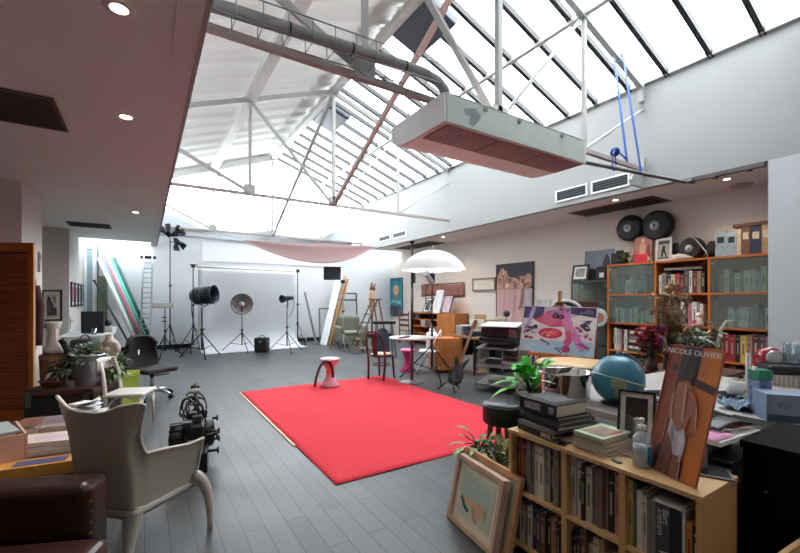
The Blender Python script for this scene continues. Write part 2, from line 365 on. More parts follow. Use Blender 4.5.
b = B().bar((EL-.0, YB-.16, EZ-.07), (RX, YB-.16, RZ_-.07), .3, .2).bar((ER, YB-.16, EZ-.07), (RX, YB-.16, RZ_-.07), .3, .2)
struct(b.build('trim_6', m(190,190,188,.7)), 'gable edge of the roof')
b = B().bar((EL+.01, YF, 3.2), (EL+.01, YB, 3.2), .03, .16); struct(b.build('trim_7', m(176,172,168,.8,0,.25,25)), 'edge trim of the left ceiling')
# hanging white cloth with a curved upper edge across the foot of the gable window
def blind(u, v):
    x = EL+.02+(6.75-EL)*u
    top = 3.80+.62*max(0, 1-u/.28)**2+.10*math.exp(-((u-.5)/.06)**2)+.55*max(0, (u-.72)/.28)**1.6
    z = 3.45+(top-3.45)*v
    return (x, YB-.07-.05*sin(v*2+u*7), z)
tag(B().grid(blind, 60, 6, 0, .004).build('window_cloth', m(198,205,210,.85,0,.05,5)), 'pale cloth with a curved top edge hung across the foot of the gable window', 'curtain')
tag(B().box(1.55, YB-.03, 2.75, 6.3, YB-.002, 3.4).build('wall_board', m(236,239,242,.6,0,.02)), 'large white board on the back wall above the paper backdrop', 'board')
# ---- downlights, grilles
LAMP = m(255,236,205,.4,0,0,1,0,'lamp',.5,9.0)
def downlight(x, y, z, lab, e=40):
    t = thing('downlight', lab, 'ceiling light', (x, y, z), 0, 'recessed ceiling downlights')
    B().lathe([(.045,-.004),(.075,-.006),(.08,0),(.045,.0)], 24, caps=False).build('trim_ring', m(214,206,200,.4), t)
    B().lathe([(.001,-.003),(.046,-.003),(.046,.0),(.001,.0)], 20).build('bulb', LAMP, t)
    ld = bpy.data.lights.new('downlight_beam', 'SPOT'); ld.energy = e; ld.color = (1,.82,.62); ld.spot_size = R(130); ld.spot_blend = .8; ld.shadow_soft_size = .05
    lo = bpy.data.objects.new('downlight_beam', ld); COL.objects.link(lo); lo.location = (0,0,-.012); lo.parent = t
downlight(-.12, 2.74, 3.125, 'lit downlight at the top of the photo in the left ceiling, largest')
downlight(-.14, 4.33, 3.125, 'lit downlight in the left ceiling right of the big dark grille')
downlight(-.14, 8.94, 3.125, 'farthest lit downlight in the left ceiling')
downlight(7.56, 4.3, 3.4, 'lit downlight in the right ceiling above the two wall reels')
downlight(7.73, 2.62, 3.4, 'lit downlight in the right ceiling nearest the pale pier')
downlight(7.61, 9.6, 3.4, 'small downlight in the right ceiling above the photo umbrella')
def grille(x0, y0, x1, y1, z, lab, mt, n=14):
    t = thing('ceiling_grille', lab, 'air grille', ((x0+x1)/2, (y0+y1)/2, z), 0, 'dark air grilles in the ceilings')
    w, h = (x1-x0)/2, (y1-y0)/2
    B().box(-w,-h,-.012,-w+.03,h,0).box(w-.03,-h,-.012,w,h,0).box(-w+.03,-h,-.012,w-.03,-h+.03,0).box(-w+.03,h-.03,-.012,w-.03,h,0).build('grille_frame', mt, t)
    b = B()
    for i in range(n):
        yy = -h+.03+(2*h-.06)*(i+.5)/n; b.box(-w+.03, yy-.012, -.009, w-.03, yy+.004, -.002)
    b.build('grille_slats', mt, t); B().box(-w+.03,-h+.03,-.002,w-.03,h-.03,-.0005).build('backing', m(40,34,33,.9), t)
GR = m(92,80,76,.7)
grille(-1.25, 4.24, -.62, 5.0, 3.125, 'big dark square grille at the left edge of the left ceiling', GR)
grille(-1.38, 10.7, -.63, 11.3, 3.125, 'far dark grille in the left ceiling by the second pier', m(58,56,58,.7))
grille(7.8, 3.75, 8.5, 5.5, 3.4, 'long brownish grille in the right ceiling above the bookcase', m(140,108,98,.7))
grille(7.75, 10.5, 8.45, 12.7, 3.4, 'long grey grille in the right ceiling above the photo umbrella', m(130,124,122,.7))
t = thing('smoke_detector', 'round flat ceiling disc in the right ceiling by the pale pier', 'smoke detector', (8.3, 2.62, 3.4)); B().lathe([(.16,0),(.16,-.02),(.12,-.035),(.001,-.035)], 24).build('detector_body', m(196,172,164,.6), t)
def wallgrille(y0, y1, z0, z1, lab):
    t = thing('wall_grille', lab, 'air grille', (ER-.001, (y0+y1)/2, z0), 0, 'slotted grilles in the upper right wall')
    h = (y1-y0)/2; zz = z1-z0
    B().box(-.02,-h,0,0,h,.03).box(-.02,-h,zz-.03,0,h,zz).box(-.02,-h,.03,0,-h+.03,zz-.03).box(-.02,h-.03,.03,0,h,zz-.03).build('grille_frame', WHITE, t)
    b = B()
    for i in range(4): b.box(-.016, -h+.03, .035+(zz-.06)*i/4, -.006, h-.03, .047+(zz-.06)*i/4)
    b.build('grille_slats', m(96,100,104,.5), t); B().box(-.004,-h+.03,.03,-.001,h-.03,zz-.03).build('backing', m(52,56,60,.8), t)
wallgrille(4.62, 5.32, 3.50, 3.74, 'slotted grille in the upper right wall, nearer pair, left one')
wallgrille(3.82, 4.54, 3.50, 3.74, 'slotted grille in the upper right wall, nearest the blue strap')
wallgrille(11.95, 12.75, 3.58, 3.78, 'small far slotted grille in the upper right wall, leftmost')
wallgrille(10.95, 11.8, 3.58, 3.78, 'small far slotted grille in the upper right wall, second from the back')
# ---- hanging air conditioner
ac = thing('air_conditioner', 'long grey ceiling air conditioner hung under the nearest roof truss', 'air conditioner', (3.87, 3.83, 3.36))
ACG = m(176,184,176,.5,0,.06); ACW = m(214,213,210,.5,0,.04); ACP = m(238,216,211,.45)
prof = [(-.51,0),(-.51,.31),(.52,.31),(.53,.2),(.50,.1),(.42,.045),(.3,.02),(.0,.005)]
B().prism([V((-1.2, y, z)) for y, z in prof], (0,0,0), (2.4,0,0)).build('casing', [ACP], ac)
B().box(-1.2,-.525,.005,1.2,-.511,.315).build('back_panel', ACG, ac)
for sx in (-1.235, 1.2): B().prism([V((sx, y*1.02, z*1.01)) for y, z in prof], (0,0,0), (.035,0,0)).build('end_cap', ACW, ac, bev=.008)
for i in range(3):
    b = B(); x0 = -1.17+i*.79; b.box(x0,-.48,-.012,x0+.77,-.06,.004)
    o = b.build('intake_grille', m(146,112,108,.6), ac)
    b = B()
    for k in range(11): b.box(x0+.03+k*.067, -.46, -.017, x0+.05+k*.067, -.08, -.012)
    b.build('grille_bar', m(176,140,134,.6), o)
B().box(-1.15,-.527,.30,1.15,-.515,.312).build('top_lip', m(120,126,122,.5), ac)
for x in (-.65, -.1, .7): B().cyl((x,-.515,.27),(x,-.54,.27),.03,n=10).build('fixing_boss', GREYM, ac)
B().add([(-.98,-.5265,.2),(-.8,-.5265,.24),(-.72,-.5265,.18),(-.76,-.5265,.1),(-.84,-.5265,.03),(-.9,-.5265,.06),(-.88,-.5265,.13),(-.95,-.5265,.14)], [(0,1,2,3,4,5,6,7)]).build('grey_patch', m(128,136,138,.7), ac)
B().box(-1.17,-.45,.31,-1.09,.52,.36).build('mounting_rail', m(80,82,84,.5), ac)
for x, y in ((-1.13,-.2),(1.1,-.2),(-1.13,.3),(1.1,.3)): B().cyl((x,y,.31),(x,y,.42 if y < 0 else .6),.012,n=8).build('hanger_rod', STEEL, ac)
# refrigerant duct and wire tray
pts = [(.3,3.48,3.82),(1.2,3.48,3.86),(2.2,3.48,3.9),(2.5,3.48,3.9),(2.68,3.48,3.87),(2.78,3.48,3.80),(2.82,3.48,3.68)]
dk = thing('insulated_duct', 'grey insulated pipe running from the left wall into the air conditioner', 'duct', (.3,3.48,3.82))
B().tube([V(p)-V((.3,3.48,3.82)) for p in pts], .055, 14).build('pipe_run', m(138,140,136,.7,0,.15), dk)
for x in (.05,.75,1.35,1.95): B().cyl((x,0,.003+.04*x),(x+.02,0,.003+.04*x),.059,n=14).build('band', BLACK, dk)
tr = thing('cable_tray', 'thin wire cable tray running beside the grey insulated pipe', 'cable tray', (.3,3.48,3.82))
for dy, z in ((-.1,-.10),(.1,-.10),(-.1,.10),(.1,.10)): B().cyl((0,dy,z),(2.35,dy,z+.075),.006,n=6).build('tray_wire', GREYM, tr)
for i in range(11):
    x = .1+i*.21; q_ = .03*x; B().tube([(x,-.1,.1+q_),(x,-.1,-.1+q_),(x,.1,-.1+q_),(x,.1,.1+q_)], .005, 6).build('tray_rung', GREYM, tr)
# grey pole, rail and blue straps on the right
p0 = (5.1,3.5,3.47); p1 = onX(685,182,ER-.06)
tag(B().tube([p0, tuple(p1), tuple(p1+V((-.02,-.12,0)))], .028, 12).build('steel_pole', m(112,112,110,.5,.4)), 'grey steel pole from the air conditioner to the right wall', 'pole')
rl = thing('curtain_rail', 'dark rail under the edge of the upper right wall', 'rail', (ER+.0, 2.45, 3.33))
B().box(-.04,-.45,0,.04,.5,.05).box(-.02,-.45,.05,.0,.5,.065).build('rail_channel', m(92,84,82,.5), rl)
for y in (-.3,.1,.4): B().box(-.05,y,-.02,.05,y+.05,.0).build('rail_clip', BLACK, rl)
BLUE = m(14,86,168,.6,0,.1,30)
ps = [onY(614,57,3.55), onY(622,50,3.55)]; pe = [onY(627,160,3.2), onY(641,170,3.12)]
for i, (a, c, lb) in enumerate(((ps[0], pe[0], 'blue webbing strap with a knot, hung from the roof truss, left one'), (ps[1], pe[1], 'blue webbing strap hung from the roof truss to the grey pole, right one'))):
    st = thing('webbing_strap', lb, 'strap', c, 0, 'blue straps over the grey pole'); a = a-c
    B().bar(a, V((0,0,-.02)), .06, .006, 0, (0,1,0)).build('webbing', BLUE, st)
    if i == 0:
        k = onY(615,152,3.3)-c
        B().tube([V((0,0,0)), k*.5+V((0,0,.03)), k], .012, 8).build('tie', BLUE, st)
        b = B(); b.torus(k, .05, .018, (.6,.5,.3)).torus(k+V((-.03,0,-.01)), .04, .016, (.1,.7,.5)); b.build('knot', BLUE, st)
        B().tube(bez(k, k+V((-.09,0,-.1)), k+V((-.07,0,-.25)), k+V((-.03,0,-.28)))+bez(k+V((-.03,0,-.28)), k+V((.05,0,-.25)), k+V((.02,0,-.1)), k)[1:], .009, 6).build('loop', BLUE, st)
# post bracket where near truss meets the wall
br_ = thing('wall_bracket', 'pale steel bracket where the nearest truss meets the right wall', 'bracket', (ER-.02, 3.6, 3.6))
B().box(-.05,-.05,0,0,.05,.3).build('plate', TRM, br_); B().box(-.08,-.04,1.25,0,.04,1.5).build('plate', TRM, br_)
B().prism([V((0,-.02,-.2)),V((0,-.02,0)),V((-.3,-.02,0)),V((-.4,-.02,-.12)),V((-.38,-.02,-.2))], (0,0,0), (0,.04,0)).build('gusset_plate', TRM, br_)
# hanging triangular sail
A_, Bp = d3(242,240,11.2), d3(377,247,13.2)
def sail(u, v):
    t = A_.lerp(Bp, u); s = sin(pi*u)
    q = t+V((-.25,-1.5,-.68))*s*(1.3-.5*u)
    c = t.lerp(q, v); c.z -= .12*sin(pi*v)*s; return c
hs = thing('shade_sail', 'dusty pink triangular fabric sail hung across the far end of the studio', 'shade sail', A_)
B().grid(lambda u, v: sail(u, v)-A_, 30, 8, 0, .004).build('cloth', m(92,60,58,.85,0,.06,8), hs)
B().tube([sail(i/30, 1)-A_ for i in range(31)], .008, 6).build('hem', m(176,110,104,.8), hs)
B().tube([(0,0,0), (-.5,.6,.25)], .006, 6).build('guy_rope', GREYM, hs); B().tube([Bp-A_, onX(384,247,ER)-A_], .006, 6).build('guy_rope', GREYM, hs)
# thin tie bars at the far wall
b = B(); b.cyl(onY(325,233,14.0), onX(360,215,ER-.02), .03, n=8); tag(b.build('tie_bar', TRM), 'pale steel tie bar slanting up to the far right corner', 'bar')
# ---- light and view
w = bpy.data.worlds.new('overcast_sky'); SC.world = w; w.use_nodes = True
wn = w.node_tree; bg = wn.nodes['Background']; n1 = wn.nodes.new('ShaderNodeTexNoise'); n1.inputs['Scale'].default_value = 2.2; n1.inputs['Detail'].default_value = 5
tcw = wn.nodes.new('ShaderNodeTexCoord'); wn.links.new(tcw.outputs['Generated'], n1.inputs['Vector'])
mw = wn.nodes.new('ShaderNodeMix'); mw.data_type = 'RGBA'; mw.inputs['A'].default_value = (.90,.94,.98,1); mw.inputs['B'].default_value = (1,1,1,1)
wn.links.new(n1.outputs['Fac'], mw.inputs['Factor']); wn.links.new(mw.outputs['Result'], bg.inputs['Color']); bg.inputs['Strength'].default_value = 8.0
cd = bpy.data.cameras.new('camera'); cam = bpy.data.objects.new('camera', cd); COL.objects.link(cam); SC.camera = cam
cam.location = (0,0,EY); cam.rotation_euler = (R(90), 0, -TH); cd.sensor_width = 36; cd.lens = FP/800*36; cd.shift_y = 23.5/800; cd.clip_start = .05
vs_ = SC.view_settings; vs_.view_transform = 'Standard'; vs_.look = 'None'; vs_.gamma = 1; vs_.exposure = 1.0; vs_.use_curve_mapping = False
SC.cycles.use_denoising = True; SC.cycles.max_bounces = 10; SC.cycles.diffuse_bounces = 6; SC.cycles.transparent_max_bounces = 16
SC.cycles.caustics_reflective = False; SC.cycles.caustics_refractive = False; SC.cycles.sample_clamp_indirect = 8
# ---- red carpet
cp = thing('carpet', 'large red carpet on the dark floorboards in the middle of the studio', 'carpet', (2.63, 4.98, 0))
def cpt(u, v):
    x = -1.32+2.64*u; y = -1.94+3.88*v; return (x, y, .012+.003*sin(x*7+y*3)+.003*sin(y*11-x*2))
CARP = m(220,68,80,.95,0,.07,40,.3,'carpet',.1)
B().grid(cpt, 40, 50, 0, .011).build('pile', CARP, cp)
B().box(-1.345,-.9,.001,-1.318,1.95,.012).build('edge_binding', m(222,196,176,.8), cp)
# ================================================================= BACK OF THE STUDIO: PHOTO LIGHTS
SMET = m(40,42,46,.4,.6,.06); DGREY = m(58,62,66,.5)
def stand(t, H, spread=.45, hub=.55, foot=.06, r=.014, rot=.4, legs=3, mt=SMET):
    """tripod light stand parts under t: pole in two sections, collar, legs with braces"""
    B().cyl((0,0,foot+.12),(0,0,H*.55),r*1.25,n=10).build('lower_pole', mt, t)
    B().cyl((0,0,H*.55),(0,0,H),r*.9,n=10).build('upper_pole', mt, t)
    B().cyl((0,0,H*.55-.03),(0,0,H*.55+.03),r*2,n=10).cyl((0,0,H*.55),(r*4,0,H*.55),r*.8,n=8).build('clamp_collar', BLACK, t)
    B().cyl((0,0,hub-.03),(0,0,hub+.03),r*2.1,n=10).build('leg_collar', BLACK, t)
    for k in range(legs):
        a = rot+2*pi*k/legs; dx, dy = cos(a), sin(a)
        o = B().tube([(dx*.02,dy*.02,hub),(dx*spread,dy*spread,foot*.3)], r*.75, 8).build('leg', mt, t)
        B().cyl((dx*spread,dy*spread,0),(dx*(spread+.01),dy*(spread+.01),.03),r*1.3,n=8).build('rubber_foot', RUBBER, o)
        B().cyl((0,0,foot+.13),(dx*spread*.55,dy*spread*.55,hub*.45),r*.5,n=6).build('brace', mt, t)
# tall stand with three flood heads
p = fl(170,350.5); p.y = 13.75; p.z = 0
t = thing('light_stand', 'very tall black stand carrying three small floodlights by the back wall', 'light stand', p)
stand(t, 3.5, .34, .75, rot=.9)
for dx, dz, tilt, lab in ((-.05,3.46,(-.5,-.4,.75),0),(.12,3.46,(.75,-.4,.5),0),(.17,3.26,(.35,-.5,-.8),0)):
    d = V(tilt).normalized(); c = V((dx,0,dz))
    h = B().lathe([(.02,-.1),(.06,-.09),(.07,-.02),(.10,.08),(.105,.1)], 14, c, d).build('flood_head', MBLACK, t)
    x, y, _ = frame_of(d)
    b = B()
    for sx, sy in ((1,0),(-1,0),(0,1),(0,-1)):
        q = x*sx+y*sy; s = x*sy+y*sx
        b.add([c+d*.1+q*.1+s*.08, c+d*.1+q*.1-s*.08, c+d*.24+q*.17-s*.11, c+d*.24+q*.17+s*.11], [(0,1,2,3)])
    b.build('barn_door', MBLACK, h); B().cyl((0,0,dz-.05),c,.012,n=6).build('head_arm', SMET, t)
# low stand with white strip panel
p = fl(165,358); t = thing('light_stand', 'low black stand topped by a narrow white softbox panel', 'light stand', p); stand(t, 1.28, .42, .5, rot=.2)
B().box(-.27,-.1,-.07,.27,.1,.07).build('softbox_panel', m(206,208,208,.6), t, (0,0,1.36), R(-28), .015)
B().box(-.25,-.104,-.05,.25,-.1,.05).build('diffuser', m(240,240,238,.7), t, (0,0,1.36), R(-28))
for z in (.95,1.05): B().cyl((-.07,0,z),(.03,0,z),.014,n=8).build('knob', BLACK, t)
# big fresnel spotlight
p = fl(202,357); t = thing('spotlight', 'big black drum spotlight on a stand in front of the paper backdrop', 'spotlight', p); stand(t, 1.32, .55, .62, rot=.55, r=.02)
ax = V((.80,-.58,.08)).normalized(); c = V((.06,0,1.63))
o = B().lathe([(.02,-.34),(.16,-.33),(.21,-.26),(.235,-.22),(.235,.02),(.22,.03)], 26, c, ax).build('lamp_body', m(44,50,58,.3,.3), t)
for h in (-.22,-.12,-.02): B().torus(c+ax*h, .237, .009, ax, 26, 6).build('cooling_ring', m(96,104,112,.3,.7), o)
B().lathe([(.20,.03),(.245,.05),(.25,.28),(.235,.28),(.2,.1),(.19,.04)], 28, c, ax, caps=False).build('snoot', m(34,40,48,.35,.3), t)
B().lathe([(.001,.08),(.18,.08),(.15,.12),(.001,.14)], 22, c, ax, caps=False).build('lens', m(60,68,78,.1), t)
x, y, _ = frame_of(ax)
B().tube([c+V((-.2,-.27,.0)), c+V((-.15,-.2,-.22)), c+V((0,0,-.3)), c+V((.15,.2,-.22)), c+V((.2,.27,0))], .018, 8).build('yoke', SMET, t)
B().tube(bez(c-ax*.32, c-ax*.45+V((0,0,-.3)), (-.15,0,.7), (-.05,-.05,.2)), .012, 6).build('power_cable', BLACK, t)
# paper backdrop on its two stands
bl, bR = fl(195,353.5), fl(301,345)
bl.y = 13.15; bR.y = 13.5
for q, lb in ((bl, 'black stand holding the left end of the paper backdrop'), (bR, 'black stand holding the right end of the paper backdrop')):
    t = thing('backdrop_stand', lb, 'backdrop stand', q, 0, 'two stands of the paper backdrop'); stand(t, 2.46, .5, .72, rot=.3 if q is bl else .75, r=.016)
    B().box(-.05,-.03,2.44,.05,.03,2.54).build('crossbar_clamp', BLACK, t)
bd = thing('paper_backdrop', 'white seamless paper backdrop hanging from a crossbar and running out over the floor', 'paper backdrop', bl)
dv = bR-bl; nx = V((dv.y,-dv.x,0)).normalized()
B().cyl((-.08*dv.x/3,-.08*dv.y/3,2.52), dv*1.03+V((0,0,2.52)), .02, n=12).build('crossbar', STEEL, bd)
B().cyl(dv*.03+V((0,0,2.475))+nx*.03, dv*.975+V((0,0,2.475))+nx*.03, .045, n=16).build('paper_roll', PAPER, bd)
def paper(u, v):
    q = dv*(.035+.935*u)+nx*.08
    if v < .6: return q+V((0,0,2.44-(2.44-.5)*v/.6))
    a = (v-.6)/.2
    if a < 1: return q+nx*(.5-.5*cos(a*pi/2))+V((0,0,.5-.492*sin(a*pi/2)))
    return q+nx*(.5+.42*(v-.8)/.2)+V((0,0,.008))
B().grid(paper, 24, 30, 0, .003).build('paper_sheet', m(214,216,222,.85,0,.02,1.5), bd)
# beauty dish
p = fl(242,351); t = thing('beauty_dish', 'round silver beauty dish light on a black stand against the backdrop', 'studio light', p); stand(t, 1.12, .56, .52, rot=.62)
ax = V((-.25,-1,.05)).normalized(); c = V((0,0,1.38))
B().lathe([(.06,-.14),(.1,-.13),(.22,-.06),(.29,.02),(.30,.05),(.288,.05),(.21,-.04),(.09,-.11)], 32, c, ax, caps=False).build('dish', [m(176,170,166,.35,.4)], t)
B().torus(c+ax*.05, .298, .01, ax, 36, 6).build('rim', BLACK, t)
B().lathe([(.001,.02),(.07,.02),(.07,.03),(.001,.04)], 20, c, ax, caps=False).build('deflector', m(228,224,218,.4), t)
B().lathe([(.075,-.4),(.08,-.38),(.08,-.16),(.06,-.14)], 18, c, ax).build('flash_head', MBLACK, t)
B().cyl((0,0,1.1),(0,.05,1.33),.018,n=8).build('tilt_bracket', BLACK, t)
# flight case
p = fl(262,352); t = thing('equipment_case', 'small black equipment case on the floor before the backdrop', 'case', p, R(-32))
B().box(-.18,-.15,.02,.18,.15,.42).build('case_body', m(34,36,40,.6), t, bev=.03); B().box(-.19,-.155,.30,.19,.155,.33).build('lid_seam', m(70,74,80,.4,.5), t)
B().tube(arc((0,0,.42),.07,0,pi,8), .012, 6).build('handle', BLACK, t); B().box(-.03,-.165,.27,.03,-.15,.35).build('latch', STEEL, t)
for sx in (-.12,.12): B().box(sx-.02,-.1,0,sx+.02,.1,.025).build('foot', RUBBER, t)
# studio strobe
p = fl(287,352); t = thing('studio_strobe', 'grey studio flash head on a black stand right of the small case', 'studio light', p); stand(t, 1.3, .56, .55, rot=.45)
ax = V((-.85,-.45,-.1)).normalized(); c = V((0,0,1.55))
B().lathe([(.05,-.22),(.07,-.2),(.075,.05),(.06,.06)], 18, c, ax).build('flash_body', m(72,84,84,.4), t)
B().lathe([(.06,.05),(.09,.09),(.115,.2),(.105,.2),(.07,.08)], 20, c, ax, caps=False).build('reflector', m(66,74,74,.4,.3), t)
B().tube([(0,0,1.3),(.03,.02,1.38),(.02,.02,1.48)], .018, 8).build('tilt_bracket', BLACK, t)
B().tube(bez(c-ax*.2, c-ax*.35+V((0,0,-.1)), c-ax*.3+V((0,0,-.4)), (.04,0,1.0)), .008, 6).build('power_cable', BLACK, t)
# leaning rolls of coloured paper
base = V((.02,13.0,.02)); top = V((-.88,14.2,2.72))
rolls = [(0,'white','leaning roll of white background paper, leftmost of the roll bundle',(236,238,238),.055),(.13,'green','thin leaning roll of mint green paper beside the white one',(70,178,152),.032),(.23,'pink','leaning roll of pink background paper between two green rolls',(206,110,136),.05),
         (.34,'grey','thin leaning roll of pale grey paper right of the pink one',(196,204,206),.035),(.46,'mint','leaning roll of bright mint paper near the ladder',(112,214,190),.05),(.58,'dark green','leaning roll of dark green paper, rightmost of the roll bundle',(44,88,84),.055)]
for k, nm, lb, c, r in rolls:
    t = thing('paper_roll', lb, 'paper roll', base+V((k*.6-.1,-.05*k,0)), 0, 'paper rolls leaning in the far left corner')
    d = top-base; d = d+V((-.02*k-.1,-.04*(k>.3),-.14*abs(k-.3)))
    B().cyl((0,0,r*.5), d, r, n=16).build('rolled_paper', m(*c, .8, 0, .05), t)
    n = d.normalized(); B().cyl(d-n*.02, d+n*.05, r*.55, n=10).cyl(n*-.01+V((0,0,r*.5)), V((0,0,r*.5))+n*.0, r*.55, n=10).build('cardboard_core', m(150,118,86,.8), t)
t = thing('paper_roll', 'thin black pole leaning left of the white paper roll', 'pole', (-.2,12.9,.02)); B().cyl((0,0,0),(-.98,1.2,2.0),.022,n=10).build('pole_shaft', BLACK, t); B().lathe([(.03,0),(.03,.04)],10,(-.98,1.2,2.0),(-.4,.5,.8)).build('end_cap', RUBBER, t)
t.name = 'leaning_pole'
t = thing('leaning_board', 'olive green board standing behind the leaning paper rolls', 'board', (-1.0,14.15,.62)); B().box(-.1,-.02,-.6,.1,.02,1.55).build('board_face', m(120,128,104,.8), t); B().box(-.11,.02,-.6,.11,.03,1.56).build('backing', m(150,124,90,.8), t)
# aluminium extension ladder
lb_ = V((.0,12.9,.0)); lt = V((.1,14.2,3.02)); t = thing('extension_ladder', 'tall aluminium extension ladder leaning on the back wall', 'ladder', lb_)
d = lt-lb_; ALU = metal(176,186,192,.4); pn = V((0,-.9,.35)).normalized()
for off, L0, L1, w, in ((0,0,.85,.125),(.05,.12,1,.11)):
    o = V((0,0,0))+pn*off
    for sx in (-1,1): B().bar(o+V((sx*w,0,0))+d*L0, o+V((sx*w*.95,0,0))+d*L1, .028, .065).build('rail', ALU, t)
    n = int(11*(L1-L0))
    for k in range(n): q = o+d*(L0+(L1-L0)*(k+.5)/n); B().cyl(q+V((-w,0,0)), q+V((w,0,0)), .016, n=8).build('rung', ALU, t)
B().box(-.2,-.12,2.72,.2,-.04,2.8).build('hook', BLACK, t, (d.x*.9, d.y*.9+.08, 0))
# canvases and boards leaning right of the backdrop
p = fl(321,346); t = thing('leaning_pole', 'dark slim plank leaning upright right of the backdrop stand', 'plank', (p.x,p.y+.4,0)); B().bar((0,0,0),(-.1,.9,1.78),.07,.03).build('plank_body', m(98,104,112,.6), t, bev=.004); B().bar((0,0,0),(.002,.02,.05),.08,.035).build('plank_foot', DGREY, t)
bx = fl(326,346)
for k, (c, lb) in enumerate((((236,238,240),'large white board leaning at a slant on the far wall'),((206,176,140),'pale stretched canvas seen from its wooden edge, leaning behind the white board'),((150,108,70),'brown edged canvas leaning rearmost in the slanted stack'))):
    t = thing('leaning_canvas', lb, 'canvas', bx+V((-.02+k*.13,.02+.03*k,0)), 0, 'boards and canvases leaning at the far wall')
    d = V((1.05-.0*k,1.05,2.45-.1*k)); s = V((.5,-.1,-.12)) if k == 0 else V((.10,-.3,0)); 
    b = B(); a0 = V((0,0,.02)); w = V((.02,.16,0)) if k else V((-.02,.42,.0))
    T = [a0, a0+w, a0+w+d, a0+d]; b.prism(T, (0,0,0), (.045,-.03,.0)); b.build('board_face', m(*c,.7), t)
    B().bar(a0+V((.02,-.02,0)), a0+d+V((.02,-.02,0)), .05, .035).build('wooden_edge', wood(186,140,92) if k != 0 else WHITE, t)
# flag panel on a stand
p = fl(343,350); t = thing('flag_panel', 'dark grey rectangular flag panel clamped to a pale stand', 'flag panel', p); stand(t, 2.1, .42, .5, rot=.2, mt=m(150,152,152,.4,.5))
q = onY(325,266,p.y)-p; q2 = onY(341,280,p.y)-p
B().box(q.x,-.02,q2.z,q2.x,.02,q.z).build('panel', m(84,92,110,.7), t, rz=R(-20), bev=.004); B().box(-.06,-.04,2.0,.05,.04,2.1).build('clamp', BLACK, t)
# grey frames leaning on the far wall
p = fl(347,343); 
for k, (w, h, c, lb) in enumerate(((.85,1.75,(74,80,84),'tall dark grey metal frame leaning on the far wall behind the armchair'),(.5,1.2,(120,122,122),'smaller grey open frame leaning by the slanted boards'))):
    t = thing('picture_surround', lb, 'frame', ((6.0,14.0,0) if k == 0 else (5.1,13.2,0)), R(-12), 'open frames leaning at the far wall')
    for a, b_ in (((0,0,.03),(0,.2,h)),((w,0,.03),(w,.2,h)),((0,.2,h),(w,.2,h)),((0,0,.03),(w,0,.03))): B().bar(a, b_, .05, .05).build('frame_bar', m(*c,.5), t)
    if k == 0: B().bar((0,.17,h-.25),(w,.17,h-.25),.04,.06).build('frame_bar', m(*c,.5), t)
# old armchair
p = fl(352,347); t = thing('armchair', 'old grey green armchair standing behind the wooden step ladder', 'armchair', (p.x+.1,p.y+.3,0), R(-10))
AG = fabric(128,130,116)
B().box(-.4,-.4,.16,.4,.36,.38).build('seat_base', AG, t, bev=.04); B().box(-.3,-.42,.38,.3,.25,.5).build('seat_cushion', fabric(142,144,128), t, bev=.05)
B().box(-.38,.2,.3,.38,.42,.98).build('backrest', AG, t, bev=.08)
for sx in (-1,1): B().box(sx*.4-.08,-.42,.16,sx*.4+.08,.38,.66).build('armrest', AG, t, bev=.05)
for sx in (-.34,.34):
    for sy in (-.34,.34): B().cyl((sx,sy,0),(sx,sy,.17),.02,.03,8).build('leg', DARKW, t)
# wooden step ladder
p = fl(352,353); t = thing('step_ladder', 'small wooden step ladder with open treads beside the armchair', 'step ladder', p, R(-92)); SW = wood(112,92,72)
for sx in (-.2,.2): B().bar((sx*1.25,0,0),(sx*.85,.72,1.52),.05,.03).build('front_rail', SW, t); B().bar((sx*1.25,1.05,0),(sx*.85,.76,1.5),.035,.03).build('rear_leg', wood(146,88,66), t)
for k in range(6): f = (k+.6)/6.4; B().box(-.22,.72*f-.06,1.52*f-.012,.22,.72*f+.08,1.52*f+.012).build('tread', SW, t)
B().box(-.21,.62,1.5,.21,.86,1.535).build('top_step', wood(92,84,76), t); B().bar((-.2,.3,.5),(-.22,.92,.5),.02,.02).build('spreader_bar', STEEL, t)
# carved wooden hand sculpture on stick
p = d3(372,305,12.6); t = thing('wooden_figure', 'tall carved wooden figure with a dark top standing behind the step ladder', 'sculpture', (p.x,p.y,0))
B().lathe([(.12,0),(.12,.03),(.03,.05),(.03,1.1),(.05,1.12)], 12).build('stand_post', DARKW, t)
B().lathe([(.05,1.1),(.09,1.25),(.10,1.5),(.07,1.72),(.05,1.8)], 14).build('figure_body', wood(206,160,118), t)
B().ball((.02,0,1.86),.10,12,8,sq=(1,.7,.9)).tube([(.05,0,1.9),(.11,0,2.0)],.03,6).tube([(-.02,0,1.9),(0,0,2.04)],.03,6).build('figure_top', m(112,76,62,.7), t)
# low black worktable / saw horse
p = fl(384,356); t = thing('work_stool', 'tall black topped folding work stand beside the step ladder', 'work stand', p, R(-20))
B().box(-.3,-.14,.86,.3,.14,.94).build('stand_top', BLACK, t, bev=.02)
for sx in (-1,1):
    for sy in (-1,1): B().bar((sx*.2,sy*.05,.86),(sx*.28,sy*.26,0),.03,.03).build('leg', STEEL, t)
t = thing('lidded_bin', 'dark blue grey bag slumped under the black work stand', 'bag', p+V((.02,.1,0)), R(10)); B().lathe([(.17,0),(.19,.05),(.18,.5),(.13,.68),(.05,.74)], 16).build('bag_body', m(56,64,80,.8,0,.2,5,.3), t); B().torus((0,0,.72),.05,.02).build('tied_neck', m(70,78,94,.8), t)
t.name = 'cloth_bag'
p = fl(357,352); t = thing('pallet', 'low slatted wooden pallet on the floor at the foot of the step ladder', 'pallet', p+V((.42,.0,0)), R(-20))
for k in range(3): B().box(-.3,-.2+k*.17,.08,.3,-.1+k*.17,.1).build('slat', wood(150,128,110), t)
for sx in (-.25,.22): B().box(sx,-.2,0,sx+.05,.24,.08).build('runner', wood(120,96,80), t)
